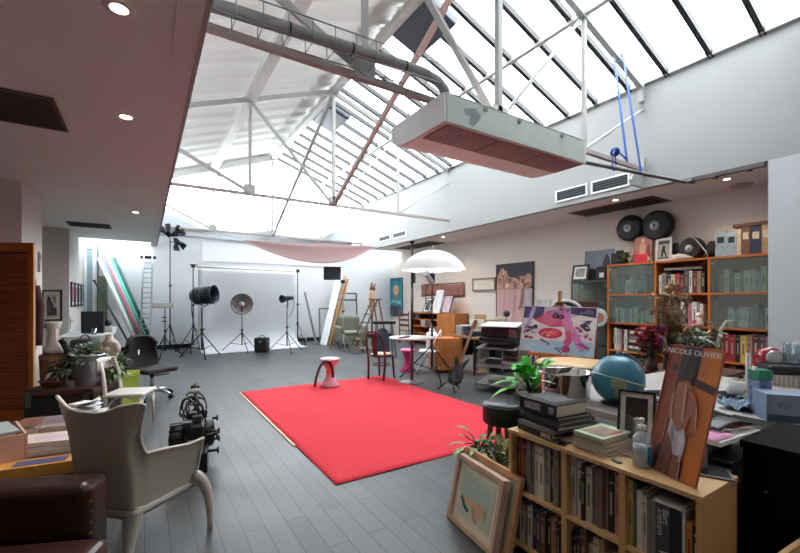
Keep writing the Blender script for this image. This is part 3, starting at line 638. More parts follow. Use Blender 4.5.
t = thing('equipment_bag', 'black equipment bag on the floor left of the pallet', 'bag', fl(341,343)+V((.2,.6,0)), R(-20)); B().box(-.3,-.16,0,.3,.16,.26).build('bag_body', m(34,36,40,.7,0,.2,6,.3), t, bev=.07, seg=3); B().tube(arc((0,0,.24),.13,0,pi,10), .014, 6).build('handle', BLACK, t)
t = thing('tall_pole', 'thin pale pole standing upright against the far right corner', 'pole', onX(381,350,8.3)*1); t.location.z = 0; t.location.y = 13.9; t.location.x = onY(381,300,13.9).x
B().cyl((0,0,0),(0,.15,2.15),.014,n=8).build('pole_shaft', m(176,182,184,.5), t); B().cyl((0,0,0),(0,0,.04),.022,n=8).build('end_cap', RUBBER, t)
# floor-to-ceiling black pole
p = fl(412,357); p.z = 0; t = thing('autopole', 'tall black pole wedged from the floor to the right ceiling edge', 'pole', (7.3, 10.75, 0)); q = onX(412,300,7.3); t.location = (7.3,q.y,0)
B().cyl((0,0,.06),(0,0,1.9),.045,n=14).build('lower_tube', BLACK, t); B().cyl((0,0,1.9),(0,0,3.34),.036,n=14).build('upper_tube', BLACK, t)
for z0, z1 in ((0,.06),(3.34,3.4)): B().lathe([(.075,z0),(.06,z1)] if z0 == 0 else [(.06,z0),(.075,z1)], 14).build('rubber_pad', RUBBER, t)
B().box(.02,-.06,2.05,.1,.06,2.4).build('clamp', DGREY, t)
# pink hourglass stool on the carpet with a bent tube
p = fl(330,387); p.z = .016; t = thing('hourglass_stool', 'pale pink hourglass stool standing on the far edge of the red carpet', 'stool', p)
PK = m(240,170,188,.35,0,.03); PK.node_tree.nodes['Principled BSDF'].inputs['Transmission Weight'].default_value = .15
B().lathe([(.16,0),(.17,.015),(.13,.06),(.075,.15),(.062,.22),(.075,.31),(.15,.44),(.16,.47),(.15,.48),(.12,.475)], 30).build('stool_body', PK, t)
B().lathe([(.066,.24),(.078,.25),(.08,.28),(.072,.29)], 24).build('orange_band', m(226,130,40,.4), t); B().lathe([(.165,.455),(.172,.47),(.16,.485),(.02,.48)], 30, caps=False).build('seat_rim', m(246,206,216,.3), t)
tag(B().tube(bez((.02,-.13,.16),(.02,-.17,.5),(-.22,-.12,.62),(-.28,-.06,.02)), .022, 10).build('bent_tube', m(70,40,44,.5), None, p+V((-.02,0,.01))), 'dark bent tube hooked beside the pale pink stool', 'tube')
# ================================================================= CENTRE RIGHT: CHAIRS, TABLE, UMBRELLA, DESKS
RED = wood(104,46,40)
p = (fl(373,381)+fl(396,378))/2; t = thing('bentwood_chair', 'red brown bentwood chair with a pale seat at the carpet edge', 'chair', (3.83,6.72,0), R(-62)); 
# local: front is +y
for sx in (-1,1):
    B().tube(bez((sx*.17,-.2,0),(sx*.18,-.17,.25),(sx*.19,-.16,.4),(sx*.19,-.19,.5))+bez((sx*.19,-.19,.5),(sx*.19,-.23,.7),(sx*.18,-.27,.82),(sx*.1,-.29,.9))[1:], .021, 8).build('leg', RED, t)
    B().tube([(sx*.17,.19,0),(sx*.155,.15,.44)], [.017,.022], 8).build('leg', RED, t)
B().lathe([(.2,.43),(.215,.44),(.215,.465),(.2,.475)], 28).build('seat_frame', RED, t)
B().lathe([(.195,.47),(.18,.486),(.001,.488)], 26, caps=False).build('seat', m(206,190,166,.7), t)
B().tube([(.1,-.29,.9),(0,-.295,.915),(-.1,-.29,.9)], .017, 8).build('top_rail', RED, t)
B().prism([V((.05,-.2,.47)),V((.06,-.26,.88)),V((-.06,-.26,.88)),V((-.05,-.2,.47))], (0,0,0), (0,-.014,0)).build('back_splat', RED, t)
B().torus((0,0,.27),.165,.01,n=24,k=6).build('leg_ring', RED, t)
# white table
c = onZ(412,337,.76) if False else None
tc_ = d3(412,337,7.4); tz = tc_.z
t = thing('cafe_table', 'white topped round cafe table on a thin central leg', 'table', (tc_.x,tc_.y,0))
B().lathe([(.40,tz-.025),(.42,tz-.015),(.42,tz),(.001,tz)], 40, caps=False).lathe([(.001,tz-.025),(.40,tz-.025)], 40, caps=False).build('tabletop', m(236,234,232,.35), t)
B().cyl((0,0,.03),(0,0,tz-.02),.03,n=12).build('leg', m(120,112,112,.4,.5), t); B().lathe([(.26,0),(.25,.015),(.05,.04)], 24).build('base', m(120,112,112,.4,.5), t)
for i, (x, y, lb) in enumerate(((-.22,-.05,'dark phone lying on the white cafe table'),(-.05,.08,'thin dark notebook on the white cafe table, right of the phone'))):
    o = thing('phone' if i == 0 else 'notebook', lb, 'phone' if i == 0 else 'notebook', (tc_.x+x,tc_.y+y,tz), R(30+i*20)); B().box(-.1,-.05,0,.1,.05,.012).build('cover', BLACK, o); B().box(-.09,-.04,.012,.09,.04,.014).build('front', m(60,64,70,.2), o)
p = fl(405,370); t = thing('hourglass_stool', 'hot pink hourglass stool under the white cafe table', 'stool', (p.x-.02,p.y-.15,0)); PK2 = m(236,60,140,.3,0,.03)
B().lathe([(.16,0),(.165,.02),(.12,.08),(.075,.2),(.075,.24),(.12,.38),(.165,.43),(.16,.45)], 30).build('stool_body', PK2, t); B().lathe([(.16,.448),(.155,.465),(.03,.47),(.001,.47)], 28, caps=False).build('seat', m(244,110,170,.3), t)
# white folding chair
p = fl(431,392); t = thing('folding_chair', 'white folding chair with chrome legs between the cafe table and the umbrella stand', 'chair', tuple(d3(429,300,8.35).xy)+(0,), R(50)); 
B().box(-.2,-.19,.44,.2,.2,.465).build('seat', WHITE, t, bev=.012)
B().box(-.19,-.25,.72,.19,-.23,.86).build('backrest', WHITE, t, bev=.012)
for sx in (-1,1):
    B().tube([(sx*.21,.24,0),(sx*.21,.0,.42),(sx*.2,-.24,.87)], .011, 8).build('leg', CHROME, t); B().tube([(sx*.185,-.26,0),(sx*.185,.15,.44)], .011, 8).build('leg', CHROME, t)
B().cyl((-.21,.19,.1),(.21,.19,.1),.009,n=8).build('stretcher', CHROME, t); B().cyl((-.185,-.2,.12),(.185,-.2,.12),.009,n=8).build('stretcher', CHROME, t)
# photo umbrella on stand
p = fl(432,379); t = thing('photo_umbrella', 'white photo umbrella open on a tall black stand', 'photo umbrella', p)
stand(t, 2.0, .62, .62, rot=.15, r=.016)
d = p.x*SN+p.y*CS; sc_ = d/404
uc = V((.02,0,0)); ur = 33.5*sc_; zt = EY+(300-250)*sc_; zr = EY+(300-271)*sc_
def um(u, v):
    a = 2*pi*u; fac = 1-.06*abs(sin(4*a))*v**3
    r = ur*v*fac; z = zt-(zt-zr)*(1-sqrt(max(0,1-(v*.93)**2)))/(1-sqrt(1-.93**2))+.02*abs(sin(4*a))*v**3
    return uc+V((r*cos(a), r*sin(a), z))
UM = translucent('umbrella_fabric', 252,252,252,.5)
B().grid(um, 64, 10).build('canopy', UM, t)
for k in range(8):
    a = 2*pi*(k)/8; B().tube([um(k/8, i/6)-V((0,0,.006)) for i in range(7)], .004, 5).build('rib', STEEL, t)
B().cyl(uc+V((0,0,1.75)), uc+V((0,0,zt+.1)), .006, n=8).build('shaft', STEEL, t)
B().lathe([(.045,-.16),(.05,-.14),(.05,.1),(.07,.15)], 14, (-.1,-.05,1.9), (-.6,-.2,.5)).build('flash_head', m(200,204,206,.4), t); B().box(-.04,-.04,1.8,.04,.04,2.0).build('swivel_bracket', BLACK, t)
B().tube(bez((-.1,0,1.8),(-.2,.1,1.4),(.1,.05,1.2),(.02,.02,.7)), .008, 6).build('power_cable', BLACK, t)
# dresser at the right wall, with frames leaning on it
yl, yr = onX(412,315,8.1).y, onX(457,315,8.1).y
t = thing('dresser', 'orange wooden open dresser at the right wall behind the umbrella', 'dresser', (8.3,(yl+yr)/2,0)); h = (yl-yr)/2; zt_ = 1.08; OW = wood(190,116,60)
B().box(-.26,-h,zt_-.04,.27,h,zt_).build('top', OW, t)
for y in (-h,-h+.9,h-.04): B().box(-.25,y,.0,.26,y+.04,zt_-.04).build('side_panel', OW, t)
for z in (.08,.33,.58,.82): B().box(-.24,-h+.94,z,.26,h-.04,z+.03).build('shelf', OW, t)
B().box(.24,-h,.0,.27,h,zt_-.04).build('back_panel', wood(120,72,40), t)
o = B().box(-.27,-h+.02,.08,-.25,-h+.92,zt_-.05).build('door', OW, t); B().ball((-.285,-h+.8,.7),.018,8,6).build('knob', BLACK, o)
cols = [(60,56,62),(176,170,166),(96,62,52),(140,136,132),(52,60,72),(188,180,170)]
for k in range(6):
    y = h-.25-k*.33; z = (.85,.61,.61,.36,.85,.36)[k]
    if y < -h+1.0: break
    t = thing('storage_box', 'small %s box on the open shelves of the orange dresser, %s from the left' % (('black','pale grey','brown','grey','navy','cream')[k], ('first','second','third','fourth','fifth','sixth')[k]), 'box', (8.22,(yl+yr)/2+y-.12,z), 0, 'boxes on the dresser shelves'); B().box(-.14,-.12,0,.14,.12,.18).build('box_body', m(*cols[k],.7), t); B().box(-.15,-.13,.14,.15,.13,.19).build('lid', m(*[min(255,c+14) for c in cols[k]],.7), t)
def picture(name, lab, bl, br, tl, fr, inner, th=.03, fw=.05, mat_c=None, matw=0, cat='picture', grp=None, art=None):
    """framed picture with its corners in space; parts frame, mount, print, glass-free"""
    T = quad_T(bl, br, tl); w = (V(br)-V(bl)).length; hh = (V(tl)-V(bl)).length
    t = bpy.data.objects.new(name, None); COL.objects.link(t); t.matrix_world = T; t.empty_display_size = .1; tag(t, lab, cat, grp)
    B().box(0,0,-th,fw,hh,0).box(w-fw,0,-th,w,hh,0).box(fw,0,-th,w-fw,fw,0).box(fw,hh-fw,-th,w-fw,hh,0).build('frame', fr, t)
    B().box(fw*.8,fw*.8,-th,w-fw*.8,hh-fw*.8,-th*.45).build('mount', mat_c or PAPER, t)
    q = fw+matw
    o = B().box(q,q,-th*.45,w-q,hh-q,-th*.38).build('print', inner, t)
    if art: art(o, q, q, w-q, hh-q, -th*.36)
    return t
def blob(b, pts, z, mi=0):
    b.add([(x, y, z) for x, y in pts], [tuple(range(len(pts)))], mi)
def shapes(lst):
    """art made of flat painted shapes in unit coordinates, each a colour and polygon"""
    def f(o, x0, y0, x1, y1, z):
        b = B(); mats = []
        for i, (c, pts) in enumerate(lst):
            blob(b, [(x0+(x1-x0)*px, y0+(y1-y0)*py) for px, py in pts], z+.0004*i, i); mats.append(m(*c, .6, 0, .08, 20))
        b.build('painted_shapes', mats, o, recalc=False)
    return f
def ell(cx, cy, rx, ry, n=16, a0=0): return [(cx+rx*cos(2*pi*i/n)*cos(a0)-ry*sin(2*pi*i/n)*sin(a0), cy+rx*cos(2*pi*i/n)*sin(a0)+ry*sin(2*pi*i/n)*cos(a0)) for i in range(n)]
XW = XR-.005
def wpic(name, lab, x0, y0, x1, y1, fr, inner, **k):
    a = onX(x0, (y0+y1)/2, XW); c = onX(x1, (y0+y1)/2, XW); zc0 = onX((x0+x1)/2, y1, XW).z; zc1 = onX((x0+x1)/2, y0, XW).z
    return picture(name, lab, (XW-.04,a.y,zc0), (XW-.04,c.y,zc0), (XW-.04,a.y,zc1), fr, inner, **k)
rq = random.Random(77)
def bodies(n, x0, x1, y0, y1, cols, r0, r1):
    o = []
    for k in range(n):
        cx, cy = rq.uniform(x0, x1), rq.uniform(y0, y1); rr_ = rq.uniform(r0, r1)
        o.append((rq.choice(cols), ell(cx, cy, rr_, rr_*rq.uniform(.35,.8), 9, rq.uniform(0,3.1))))
    return o
# horses-and-figures print over a pink drape photograph
dk = m(42,34,44,.5)
wpic('art_print', 'tall artwork with a dark crowded upper scene over pale pink drapery', 497,263,534,327, m(36,32,38,.5), m(206,164,160,.6,0,.1,6,0,'',.5,0,(1,.3,1)), fw=.02, cat='artwork', art=shapes([
 ((40,30,42),[(0,.6),(1,.6),(1,1),(0,1)]), ((196,150,124),[(0,.6),(.02,.8),(.12,.93),(.2,.95),(.3,.84),(.42,.78),(.52,.76),(.62,.78),(.7,.8),(.78,.79),(.9,.84),(.97,.8),(.97,.64),(.8,.6),(.4,.605)]),
] + bodies(46, .06,.94,.62,.76,[(206,164,136),(150,106,90),(96,62,58),(226,190,160),(176,126,104)],.02,.06) + bodies(8,.12,.3,.76,.88,[(216,176,148),(166,120,98),(120,80,70)],.02,.05) + [
 ((150,104,110),[(.72,.6),(.8,.6),(.78,.45),(.72,.3),(.66,.26),(.62,.28),(.68,.36)]), ((188,140,140),[(.18,0),(.22,0),(.26,.58),(.24,.58)]), ((190,146,146),[(.48,0),(.51,0),(.53,.58),(.5,.58)]), ((184,168,176),[(.8,0),(.97,0),(.97,.59),(.82,.59)])]))
wpic('framed_picture', 'small framed landscape print on the right wall left of the tall artwork', 473,278,496,291, wood(150,124,110), m(150,160,158,.6,0,.25,14), fw=.05, matw=.14, mat_c=m(226,220,206,.8))
wpic('art_canvas', 'narrow turquoise painting with an orange patch in the far right corner', 389,278,403,316, m(40,90,100,.5), m(44,134,150,.6,0,.2,5), fw=.015, cat='artwork', art=shapes([
 ((200,160,110),ell(.55,.68,.22,.14)), ((70,70,84),[(.05,.0),(.95,0),(.95,.25),(.05,.28)]), ((120,196,206),[(.05,.3),(.4,.36),(.9,.3),(.9,.4),(.3,.44)]), ((140,96,70),[(.42,.4),(.5,.58),(.55,.4)]), ((150,104,80),[(.62,.4),(.68,.58),(.74,.4)]), ((30,96,116),[(.1,.86),(.5,.95),(.9,.86),(.9,1),(.1,1)])]))
a = onX(422,294,XW); c = onX(465,294,XW)
t = thing('wall_textile', 'long mottled pinkish brown textile hung on the right wall above the dresser', 'wall hanging', (XW,(a.y+c.y)/2,1.62)); hh = (a.y-c.y)/2
B().grid(lambda u, v: (-.03-.01*sin(u*20), hh-2*hh*u, .40*v+.03*sin(u*6)), 30, 4, 0, .01).build('cloth', m(150,100,94,.95,0,.35,10), t); B().cyl((-.035,-hh,.43),(-.035,hh,.43),.015,n=8).build('hanging_rod', wood(120,90,80), t)
# things standing on the dresser
dz = zt_
for k, (px, w, hgt, c, lb) in enumerate(((428,.42,.5,(70,70,74),'black framed photograph leaning on the left half of the orange dresser'),(438,.38,.75,(214,214,216),'pale tall board leaning on the orange dresser behind the umbrella stand'),(447,.45,.58,(196,170,180),'pinkish framed print leaning at the right end of the orange dresser'))):
    y = onX(px,310,8.2).y
    picture('framed_picture', lb, (8.1,y+w/2,dz), (8.1,y-w/2,dz), (8.3,y+w/2,dz+hgt), m(40,40,44,.5) if k != 1 else WHITE, m(*c,.6,0,.3,7), fw=.03, matw=.05 if k == 0 else 0, grp='pictures leaning on the orange dresser')
# ladder back chair
p = onX(408,340,8.0); t = thing('ladderback_chair', 'dark wooden ladder back chair standing left of the orange dresser', 'chair', (7.75,onX(408,330,7.75).y,0), R(-70))
for sx in (-1,1): B().tube([(sx*.2,-.2,0),(sx*.2,-.24,1.1)], .02, 8).build('leg', DARKW, t); B().tube([(sx*.2,.2,0),(sx*.2,.2,.45)], .02, 8).build('leg', DARKW, t)
for z in (.6,.78,.96): B().box(-.2,-.24,z,.2,-.215,z+.07).build('back_slat', DARKW, t)
B().box(-.22,-.22,.43,.22,.22,.46).build('seat', wood(150,112,80), t, bev=.01)
for z in (.15,.3): B().cyl((-.2,.2,z),(.2,.2,z),.012,n=6).build('stretcher', DARKW, t)
# orange drawer cabinet + desk with clutter + guitar + printer stand
p = fl(438,374); t = thing('drawer_cabinet', 'orange wooden drawer cabinet beneath the cluttered desk', 'cabinet', tuple(d3(446,300,8.6).xy)+(0,), R(-25))
B().box(-.3,-.24,.03,.3,.26,.7).build('carcass', wood(184,110,56), t)
for k in range(3):
    o = B().box(-.28,-.262,.06+k*.21,.28,-.24,.25+k*.21).build('drawer', wood(196,124,66), t); B().cyl((-.06,-.28,.16+k*.21),(.06,-.28,.16+k*.21),.008,n=6).build('handle', STEEL, o)
t = thing('desk', 'dark desk covered with clutter left of the printer', 'desk', (6.1,6.3,0), R(-12))
B().box(-.55,-.5,.72,.85,.45,.76).build('desktop', wood(150,112,84), t)
for sx in (-.5,.78):
    for sy in (-.45,.4): B().box(sx,sy,0,sx+.05,sy+.05,.72).build('leg', MBLACK, t)
B().box(-.5,.36,.3,.8,.38,.72).build('modesty_panel', MBLACK, t)
def tz_(t, x, y, z): return t.matrix_basis @ V((x, y, z))
M_ = MX.Translation((6.1,6.3,.76)) @ MX.Rotation(R(-12), 4, 'Z')
stuff = [(-.38,-.25,.28,.2,.1,(36,36,42),'black zipped camera bag on the near left of the cluttered desk','camera_bag'),(-.1,-.25,.34,.24,.07,(206,202,196),'stack of cream papers on the cluttered desk','paper_stack'),(.25,-.3,.3,.22,.12,(188,182,176),'pale cardboard box at the right end of the cluttered desk','cardboard_box'),
 (-.35,.2,.3,.26,.2,(150,152,156),'grey monitor back on the far side of the cluttered desk','equipment_box'),(-.05,.22,.3,.1,.32,(196,190,176),'cream framed canvas upright on the cluttered desk','small_canvas'),(.35,.22,.32,.08,.3,(150,120,90),'brown framed canvas upright on the cluttered desk, behind the pale box','small_canvas'),(.62,-.05,.2,.2,.16,(60,52,54),'dark tin on the cluttered desk beside the printer','tin_box')]
for x, y, w, dd, hh, c, lb, nm in stuff:
    t = thing(nm, lb, nm.split('_')[-1], M_ @ V((x,y,0)), R(-12+rnd.uniform(-12,12))); B().box(-w/2,-dd/2,0,w/2,dd/2,hh*.8).build('body', m(*c,.6), t, bev=.008); B().box(-w/2-.004,-dd/2-.004,hh*.8,w/2+.004,dd/2+.004,hh).build('top', m(*[min(255,int(q*1.12)) for q in c],.6), t)
for x, y, w, dd, hh, c, lb, nm in ((.05,.02,.2,.16,.13,(196,192,186),'white cardboard box in the middle of the cluttered desk','cardboard_box'),(.45,-.02,.16,.2,.1,(110,90,76),'brown pouch in the middle of the cluttered desk, near the tin','leather_pouch'),(-.38,.0,.16,.14,.2,(60,62,68),'black charger box behind the zipped bag on the cluttered desk','charger_box'),(.12,.36,.26,.03,.42,(170,140,104),'tall wooden edged canvas at the rear of the cluttered desk','small_canvas'),(.6,.3,.34,.04,.36,(206,196,176),'wide cream canvas at the rear right of the cluttered desk','small_canvas')):
    t = thing(nm, lb, nm.split('_')[-1], M_ @ V((x,y,0)), R(-12+rnd.uniform(-14,14))); B().box(-w/2,-dd/2,0,w/2,dd/2,hh*.85).build('body', m(*c,.6), t, bev=.006); B().box(-w/2-.003,-dd/2-.003,hh*.85,w/2+.003,dd/2+.003,hh).build('top', m(*[min(255,int(q*1.1)) for q in c],.6), t)
q = d3(432,350,9.0); t = thing('white_canister', 'tall white plastic canister standing behind the white folding chair', 'canister', (q.x,q.y,0)); B().lathe([(.12,0),(.13,.02),(.13,.72),(.1,.78),(.06,.8)], 22).build('canister_body', WHITE, t); B().lathe([(.065,.8),(.065,.86),(.001,.865)], 18).build('cap', m(206,206,204,.4), t)
t = thing('shopping_bag', 'cream paper bag on the floor under the cluttered desk by the guitar', 'bag', M_ @ V((-.15,-.1,-.76)), 0); B().add([(-.14,-.09,0),(.14,-.09,0),(.14,.09,0),(-.14,.09,0),(-.16,-.07,.4),(.16,-.07,.4),(.16,.07,.4),(-.16,.07,.4)], [(0,3,2,1),(0,1,5,4),(1,2,6,5),(2,3,7,6),(3,0,4,7)]).build('bag_body', m(214,190,140,.7), t); B().tube(arc((0,-.07,.4),.06,0,pi,8), .006, 5).build('handle', m(150,120,90,.8), t)
for k, (x, y, w, dd, hh, c, lb) in enumerate(((.2,-.15,.3,.4,.5,(26,26,28),'tall black amplifier box under the cluttered desk'),(.6,-.2,.36,.36,.36,(44,40,42),'dark equipment case under the cluttered desk beside the printer trolley'),(.58,-.2,.3,.3,.2,(90,70,60),'brown case stacked on the dark equipment case under the cluttered desk'))):
    t = thing('equipment_case', lb, 'case', M_ @ V((x,y,-.76 if k < 2 else -.40)), R(-12)); B().box(-w/2,-dd/2,0,w/2,dd/2,hh).build('case_body', m(*c,.55,0,.2), t, bev=.012)
    B().box(-w/2+.03,-dd/2-.004,.04,w/2-.03,-dd/2,hh-.05).build('front_panel', m(*[int(q*.7)+8 for q in c],.7,0,.2,30), t); B().box(-.05,-dd/2-.012,hh-.04,.05,-dd/2,hh-.02).build('handle', STEEL, t)
# guitar on a floor stand
p = fl(452,391); t = thing('electric_guitar', 'dark electric guitar with a long wooden neck on a floor stand', 'guitar', p+V((0,.0,.08)), 0)
tip = d3(476,318,(p.x*SN+p.y*CS)+.35)-p-V((0,0,.08)); ax = tip.normalized(); rgt = V((CS,-SN,0)); side = (rgt-ax*rgt.dot(ax)).normalized(); nrm = side.cross(ax).normalized()
if nrm.dot(V((SN,CS,0))) > 0: nrm = -nrm
outl = [(.02,0),(.03,.1),(.10,.16),(.2,.165),(.28,.12),(.34,.11),(.42,.14),(.5,.17),(.53,.155),(.5,.12),(.44,.06),(.43,.03),(.43,-.03),(.44,-.06),(.48,-.11),(.5,-.14),(.46,-.15),(.4,-.13),(.33,-.11),(.27,-.125),(.18,-.165),(.09,-.15),(.03,-.1)]
B().prism([ax*a+side*s*.74 for a, s in outl], (0,0,0), nrm*.045).build('guitar_body', m(30,32,36,.25,0,.3,14), t, bev=.006)
B().prism([ax*a+side*s*.74+nrm*.046 for a, s in [(.08,.02),(.12,.1),(.2,.13),(.3,.08),(.42,.07),(.42,-.05),(.3,-.07),(.16,-.1),(.09,-.05)]], (0,0,0), nrm*.003).build('pickguard', m(78,80,84,.4,0,.3,30), t)
B().bar(ax*.38+nrm*.055, ax*1.02+nrm*.05, .045, .022, up=nrm).build('neck', wood(150,104,70), t)
B().prism([ax*a+side*s+nrm*.035 for a, s in [(1.02,.025),(1.06,.045),(1.2,.04),(1.2,-.02),(1.04,-.03)]], (0,0,0), nrm*.018).build('headstock', wood(128,86,56), t)
for k in range(4): B().cyl(ax*(1.06+k*.035)+side*.04+nrm*.045, ax*(1.06+k*.035)+side*.07+nrm*.045,.006,n=6).build('tuning_peg', CHROME, t)
for k in range(3): B().bar(ax*(.17+.09*k)-side*.04+nrm*.055, ax*(.17+.09*k)+side*.04+nrm*.055,.02,.012, up=nrm).build('pickup', BLACK, t)
b = B()
for k in range(5): b.cyl(ax*.12+side*(-.015+k*.0075)+nrm*.066, ax*1.04+side*(-.014+k*.007)+nrm*.064, .0009, n=4)
b.build('strings', STEEL, t)
t = thing('guitar_stand', 'small black floor stand cradling the dark electric guitar', 'guitar stand', p)
for a in (.3,2.2,4.2): B().tube([(0,0,.22),(cos(a)*.24,sin(a)*.24,.012)], .01, 6).build('leg', BLACK, t)
bk = -nrm*.03
B().tube([V((0,0,.2))+bk, V((0,0,.12))+side*.09+bk, V((0,0,.1))+side*.1+nrm*.08], .009, 6).tube([V((0,0,.12))+side*-.09+bk+V((0,0,-.0)), V((0,0,.1))-side*.1+nrm*.08], .009, 6).build('cradle_arm', BLACK, t); B().tube([V((0,0,.2))+bk*3, ax*.55+bk*3+V((0,0,.08))], .01, 6).build('support_post', BLACK, t)
# printer trolley with printer
p = (fl(474,388)+fl(502,394))/2; t = thing('printer_trolley', 'grey metal trolley with sloping shelves of papers under the printer', 'trolley', (5.05,4.82,0), R(-66)); GM = m(150,152,152,.4,.3)
for sx in (-1,1): B().prism([V((sx*.33,-.3,0)),V((sx*.33,-.26,0)),V((sx*.33,-.16,.5)),V((sx*.33,.26,.5)),V((sx*.33,.28,0)),V((sx*.33,.32,0)),V((sx*.33,.3,.7)),V((sx*.33,-.12,.7))], (0,0,0), (.03*sx,0,0)).build('side_panel', GM, t)
for z, q in ((.1,-.05),(.4,.0),(.69,.02)): B().add([(-.33,-.28,z),(.33,-.28,z),(.33,.28,z+.06),(-.33,.28,z+.06),(-.33,-.28,z+.02),(.33,-.28,z+.02),(.33,.28,z+.08),(-.33,.28,z+.08)], [(0,3,2,1),(4,5,6,7),(0,1,5,4),(1,2,6,5),(2,3,7,6),(3,0,4,7)]).build('shelf', GM, t)
Mt = MX.Translation((5.05,4.82,0)) @ MX.Rotation(R(-66), 4, 'Z')
for k, (x, y, z, c, lb) in enumerate(((-.1,-.06,.475,(60,60,66),'black magazine on the upper trolley shelf'),(.12,-.02,.475,(206,206,204),'white paper pile on the upper trolley shelf'),(-.05,-.04,.175,(196,196,192),'pale paper pile on the lower trolley shelf'),(.16,.06,.52,(110,76,66),'brown folder at the back of the upper trolley shelf'))):
    o = thing('paper_pile', lb, 'papers', Mt @ V((x,y,z-.02)), R(-66+rnd.uniform(-15,15)), 'papers on the printer trolley'); B().box(-.13,-.09,0,.13,.09,.035).build('sheets', m(*c,.7), o, rot=(.1,0,R(-66+rnd.uniform(-15,15)))) ; o.rotation_euler = (0,0,0)
t = thing('printer', 'large black photo printer with a white raised lid on the trolley', 'printer', Mt @ V((0,.02,.775)), R(-66)); t.scale = (.78,.85,.9)
B().box(-.4,-.25,0,.4,.24,.12).build('printer_base', m(34,32,36,.4), t, bev=.015); B().box(-.4,-.14,.12,.4,.24,.30).build('printer_body', m(46,40,46,.35), t, bev=.02)
B().add([(-.42,-.26,.31),(.42,-.26,.31),(.4,.24,.36),(-.4,.24,.36),(-.42,-.26,.325),(.42,-.26,.325),(.4,.24,.385),(-.4,.24,.385)], [(0,3,2,1),(4,5,6,7),(0,1,5,4),(1,2,6,5),(2,3,7,6),(3,0,4,7)]).build('lid', m(206,206,206,.4), t)
B().box(.22,-.16,.13,.38,-.14,.28).build('control_panel', m(150,120,126,.4), t); B().box(-.35,-.36,.02,.3,-.24,.035).build('paper_tray', m(70,68,72,.4), t)
t = thing('twig_bundle', 'tangle of dry brown twigs and cloth hanging beside the printer trolley', 'dried plant', Mt @ V((.63,.0,0))); b = B(); rr = random.Random(3)
for k in range(26):
    a = rr.uniform(0,6.3); h0 = rr.uniform(.0,.3); b.tube([(cos(a)*.05,sin(a)*.05,0),(cos(a+.4)*.12,sin(a+.4)*.12,.3+h0*.5),(cos(a)*.2*rr.random()+.02,sin(a)*.2*rr.random(),.55+h0)], .01, 5)
b.build('twigs', m(104,76,70,.9,0,.3,20), t); b = B()
for k in range(30): b.leaf((rr.uniform(-.14,.14),rr.uniform(-.14,.14),rr.uniform(.25,.8)), (rr.uniform(-1,1),rr.uniform(-1,1),rr.uniform(-.4,.6)), .12, .06, .3)
b.build('dry_leaves', m(128,84,76,.9,0,.3,10), t)
# black lamp on slim arm above clutter
t = thing('desk_lamp', 'small black desk lamp head on a slim arm behind the printer', 'lamp', Mt @ V((-.1,.35,.76))); t.location.z = 0
B().lathe([(.1,0),(.1,.02),(.02,.03)], 16).build('base', BLACK, t); B().tube([(0,0,.02),(0,0,.9),(.05,-.05,1.22)], .012, 8).build('arm', STEEL, t); B().ball((.05,-.05,1.26),.06,12,8).build('lamp_shade', BLACK, t)
# ================================================================= LEFT SIDE
def cam_xy(r, d): return (r*CS+d*SN, -r*SN+d*CS)
ALL = -TH                                          # turned to face the camera squarely
# louvred door leaf
p = fl(12.5,420.5); t = thing('louvred_door', 'orange brown wooden louvred door leaf standing open at the left edge', 'door leaf', (p.x,p.y,0), ALL)
LW = wood(176,92,36, .35, .18, 6, (.4,1.5,1.5)); LW2 = wood(158,78,30,.35,.2,6,(.4,1.5,1.5)); W_ = .24; H_ = 2.21
for sx in (-1,1): B().box(sx*W_-.03,-.018,.0,sx*W_+.03,.018,H_).build('stile', LW, t)
for z0, z1 in ((0,.14),(H_-.11,H_)): B().box(-W_+.03,-.016,z0,W_-.03,.016,z1).build('cross_rail', LW, t)
b = B(); z = .15
while z < H_-.14:
    b.add([(-W_+.03,-.010,z),(W_-.03,-.010,z),(W_-.03,-.018,z+.012),(-W_+.03,-.018,z+.012),(-W_+.03,-.016,z+.030),(W_-.03,-.016,z+.030),(W_-.03,.004,z+.034),(-W_+.03,.004,z+.034),(-W_+.03,.004,z),(W_-.03,.004,z)], [(0,1,2,3),(3,2,5,4),(4,5,6,7),(8,9,1,0),(7,6,9,8),(0,3,4,7,8),(1,9,6,5,2)])
    z += .041
B().box(-W_+.03,.004,.13,W_-.03,.010,H_-.1).build('gap_shade_panel', m(92,44,18,.6), t)  # shade between the slats, put into the colour of a darker panel
b.build('louvre_slats', LW2, t); B().box(W_+.028,-.012,.02,W_+.034,.012,H_-.02).build('pale_edge', m(216,172,120,.5), t)
# second folded leaf, left of it
t = thing('louvred_door', 'second louvred door leaf folded at the far left, cut off by the photo edge', 'door leaf', (p.x-.62*CS,p.y+.62*SN,0), ALL+R(8))
for sx in (-1,1): B().box(sx*W_-.03,-.018,.0,sx*W_+.03,.018,H_).build('stile', LW, t)
for z0, z1 in ((0,.14),(H_-.11,H_)): B().box(-W_+.03,-.016,z0,W_-.03,.016,z1).build('cross_rail', LW, t)
B().box(-W_+.03,-.01,.14,W_-.03,.01,H_-.11).build('louvre_panel', LW2, t)
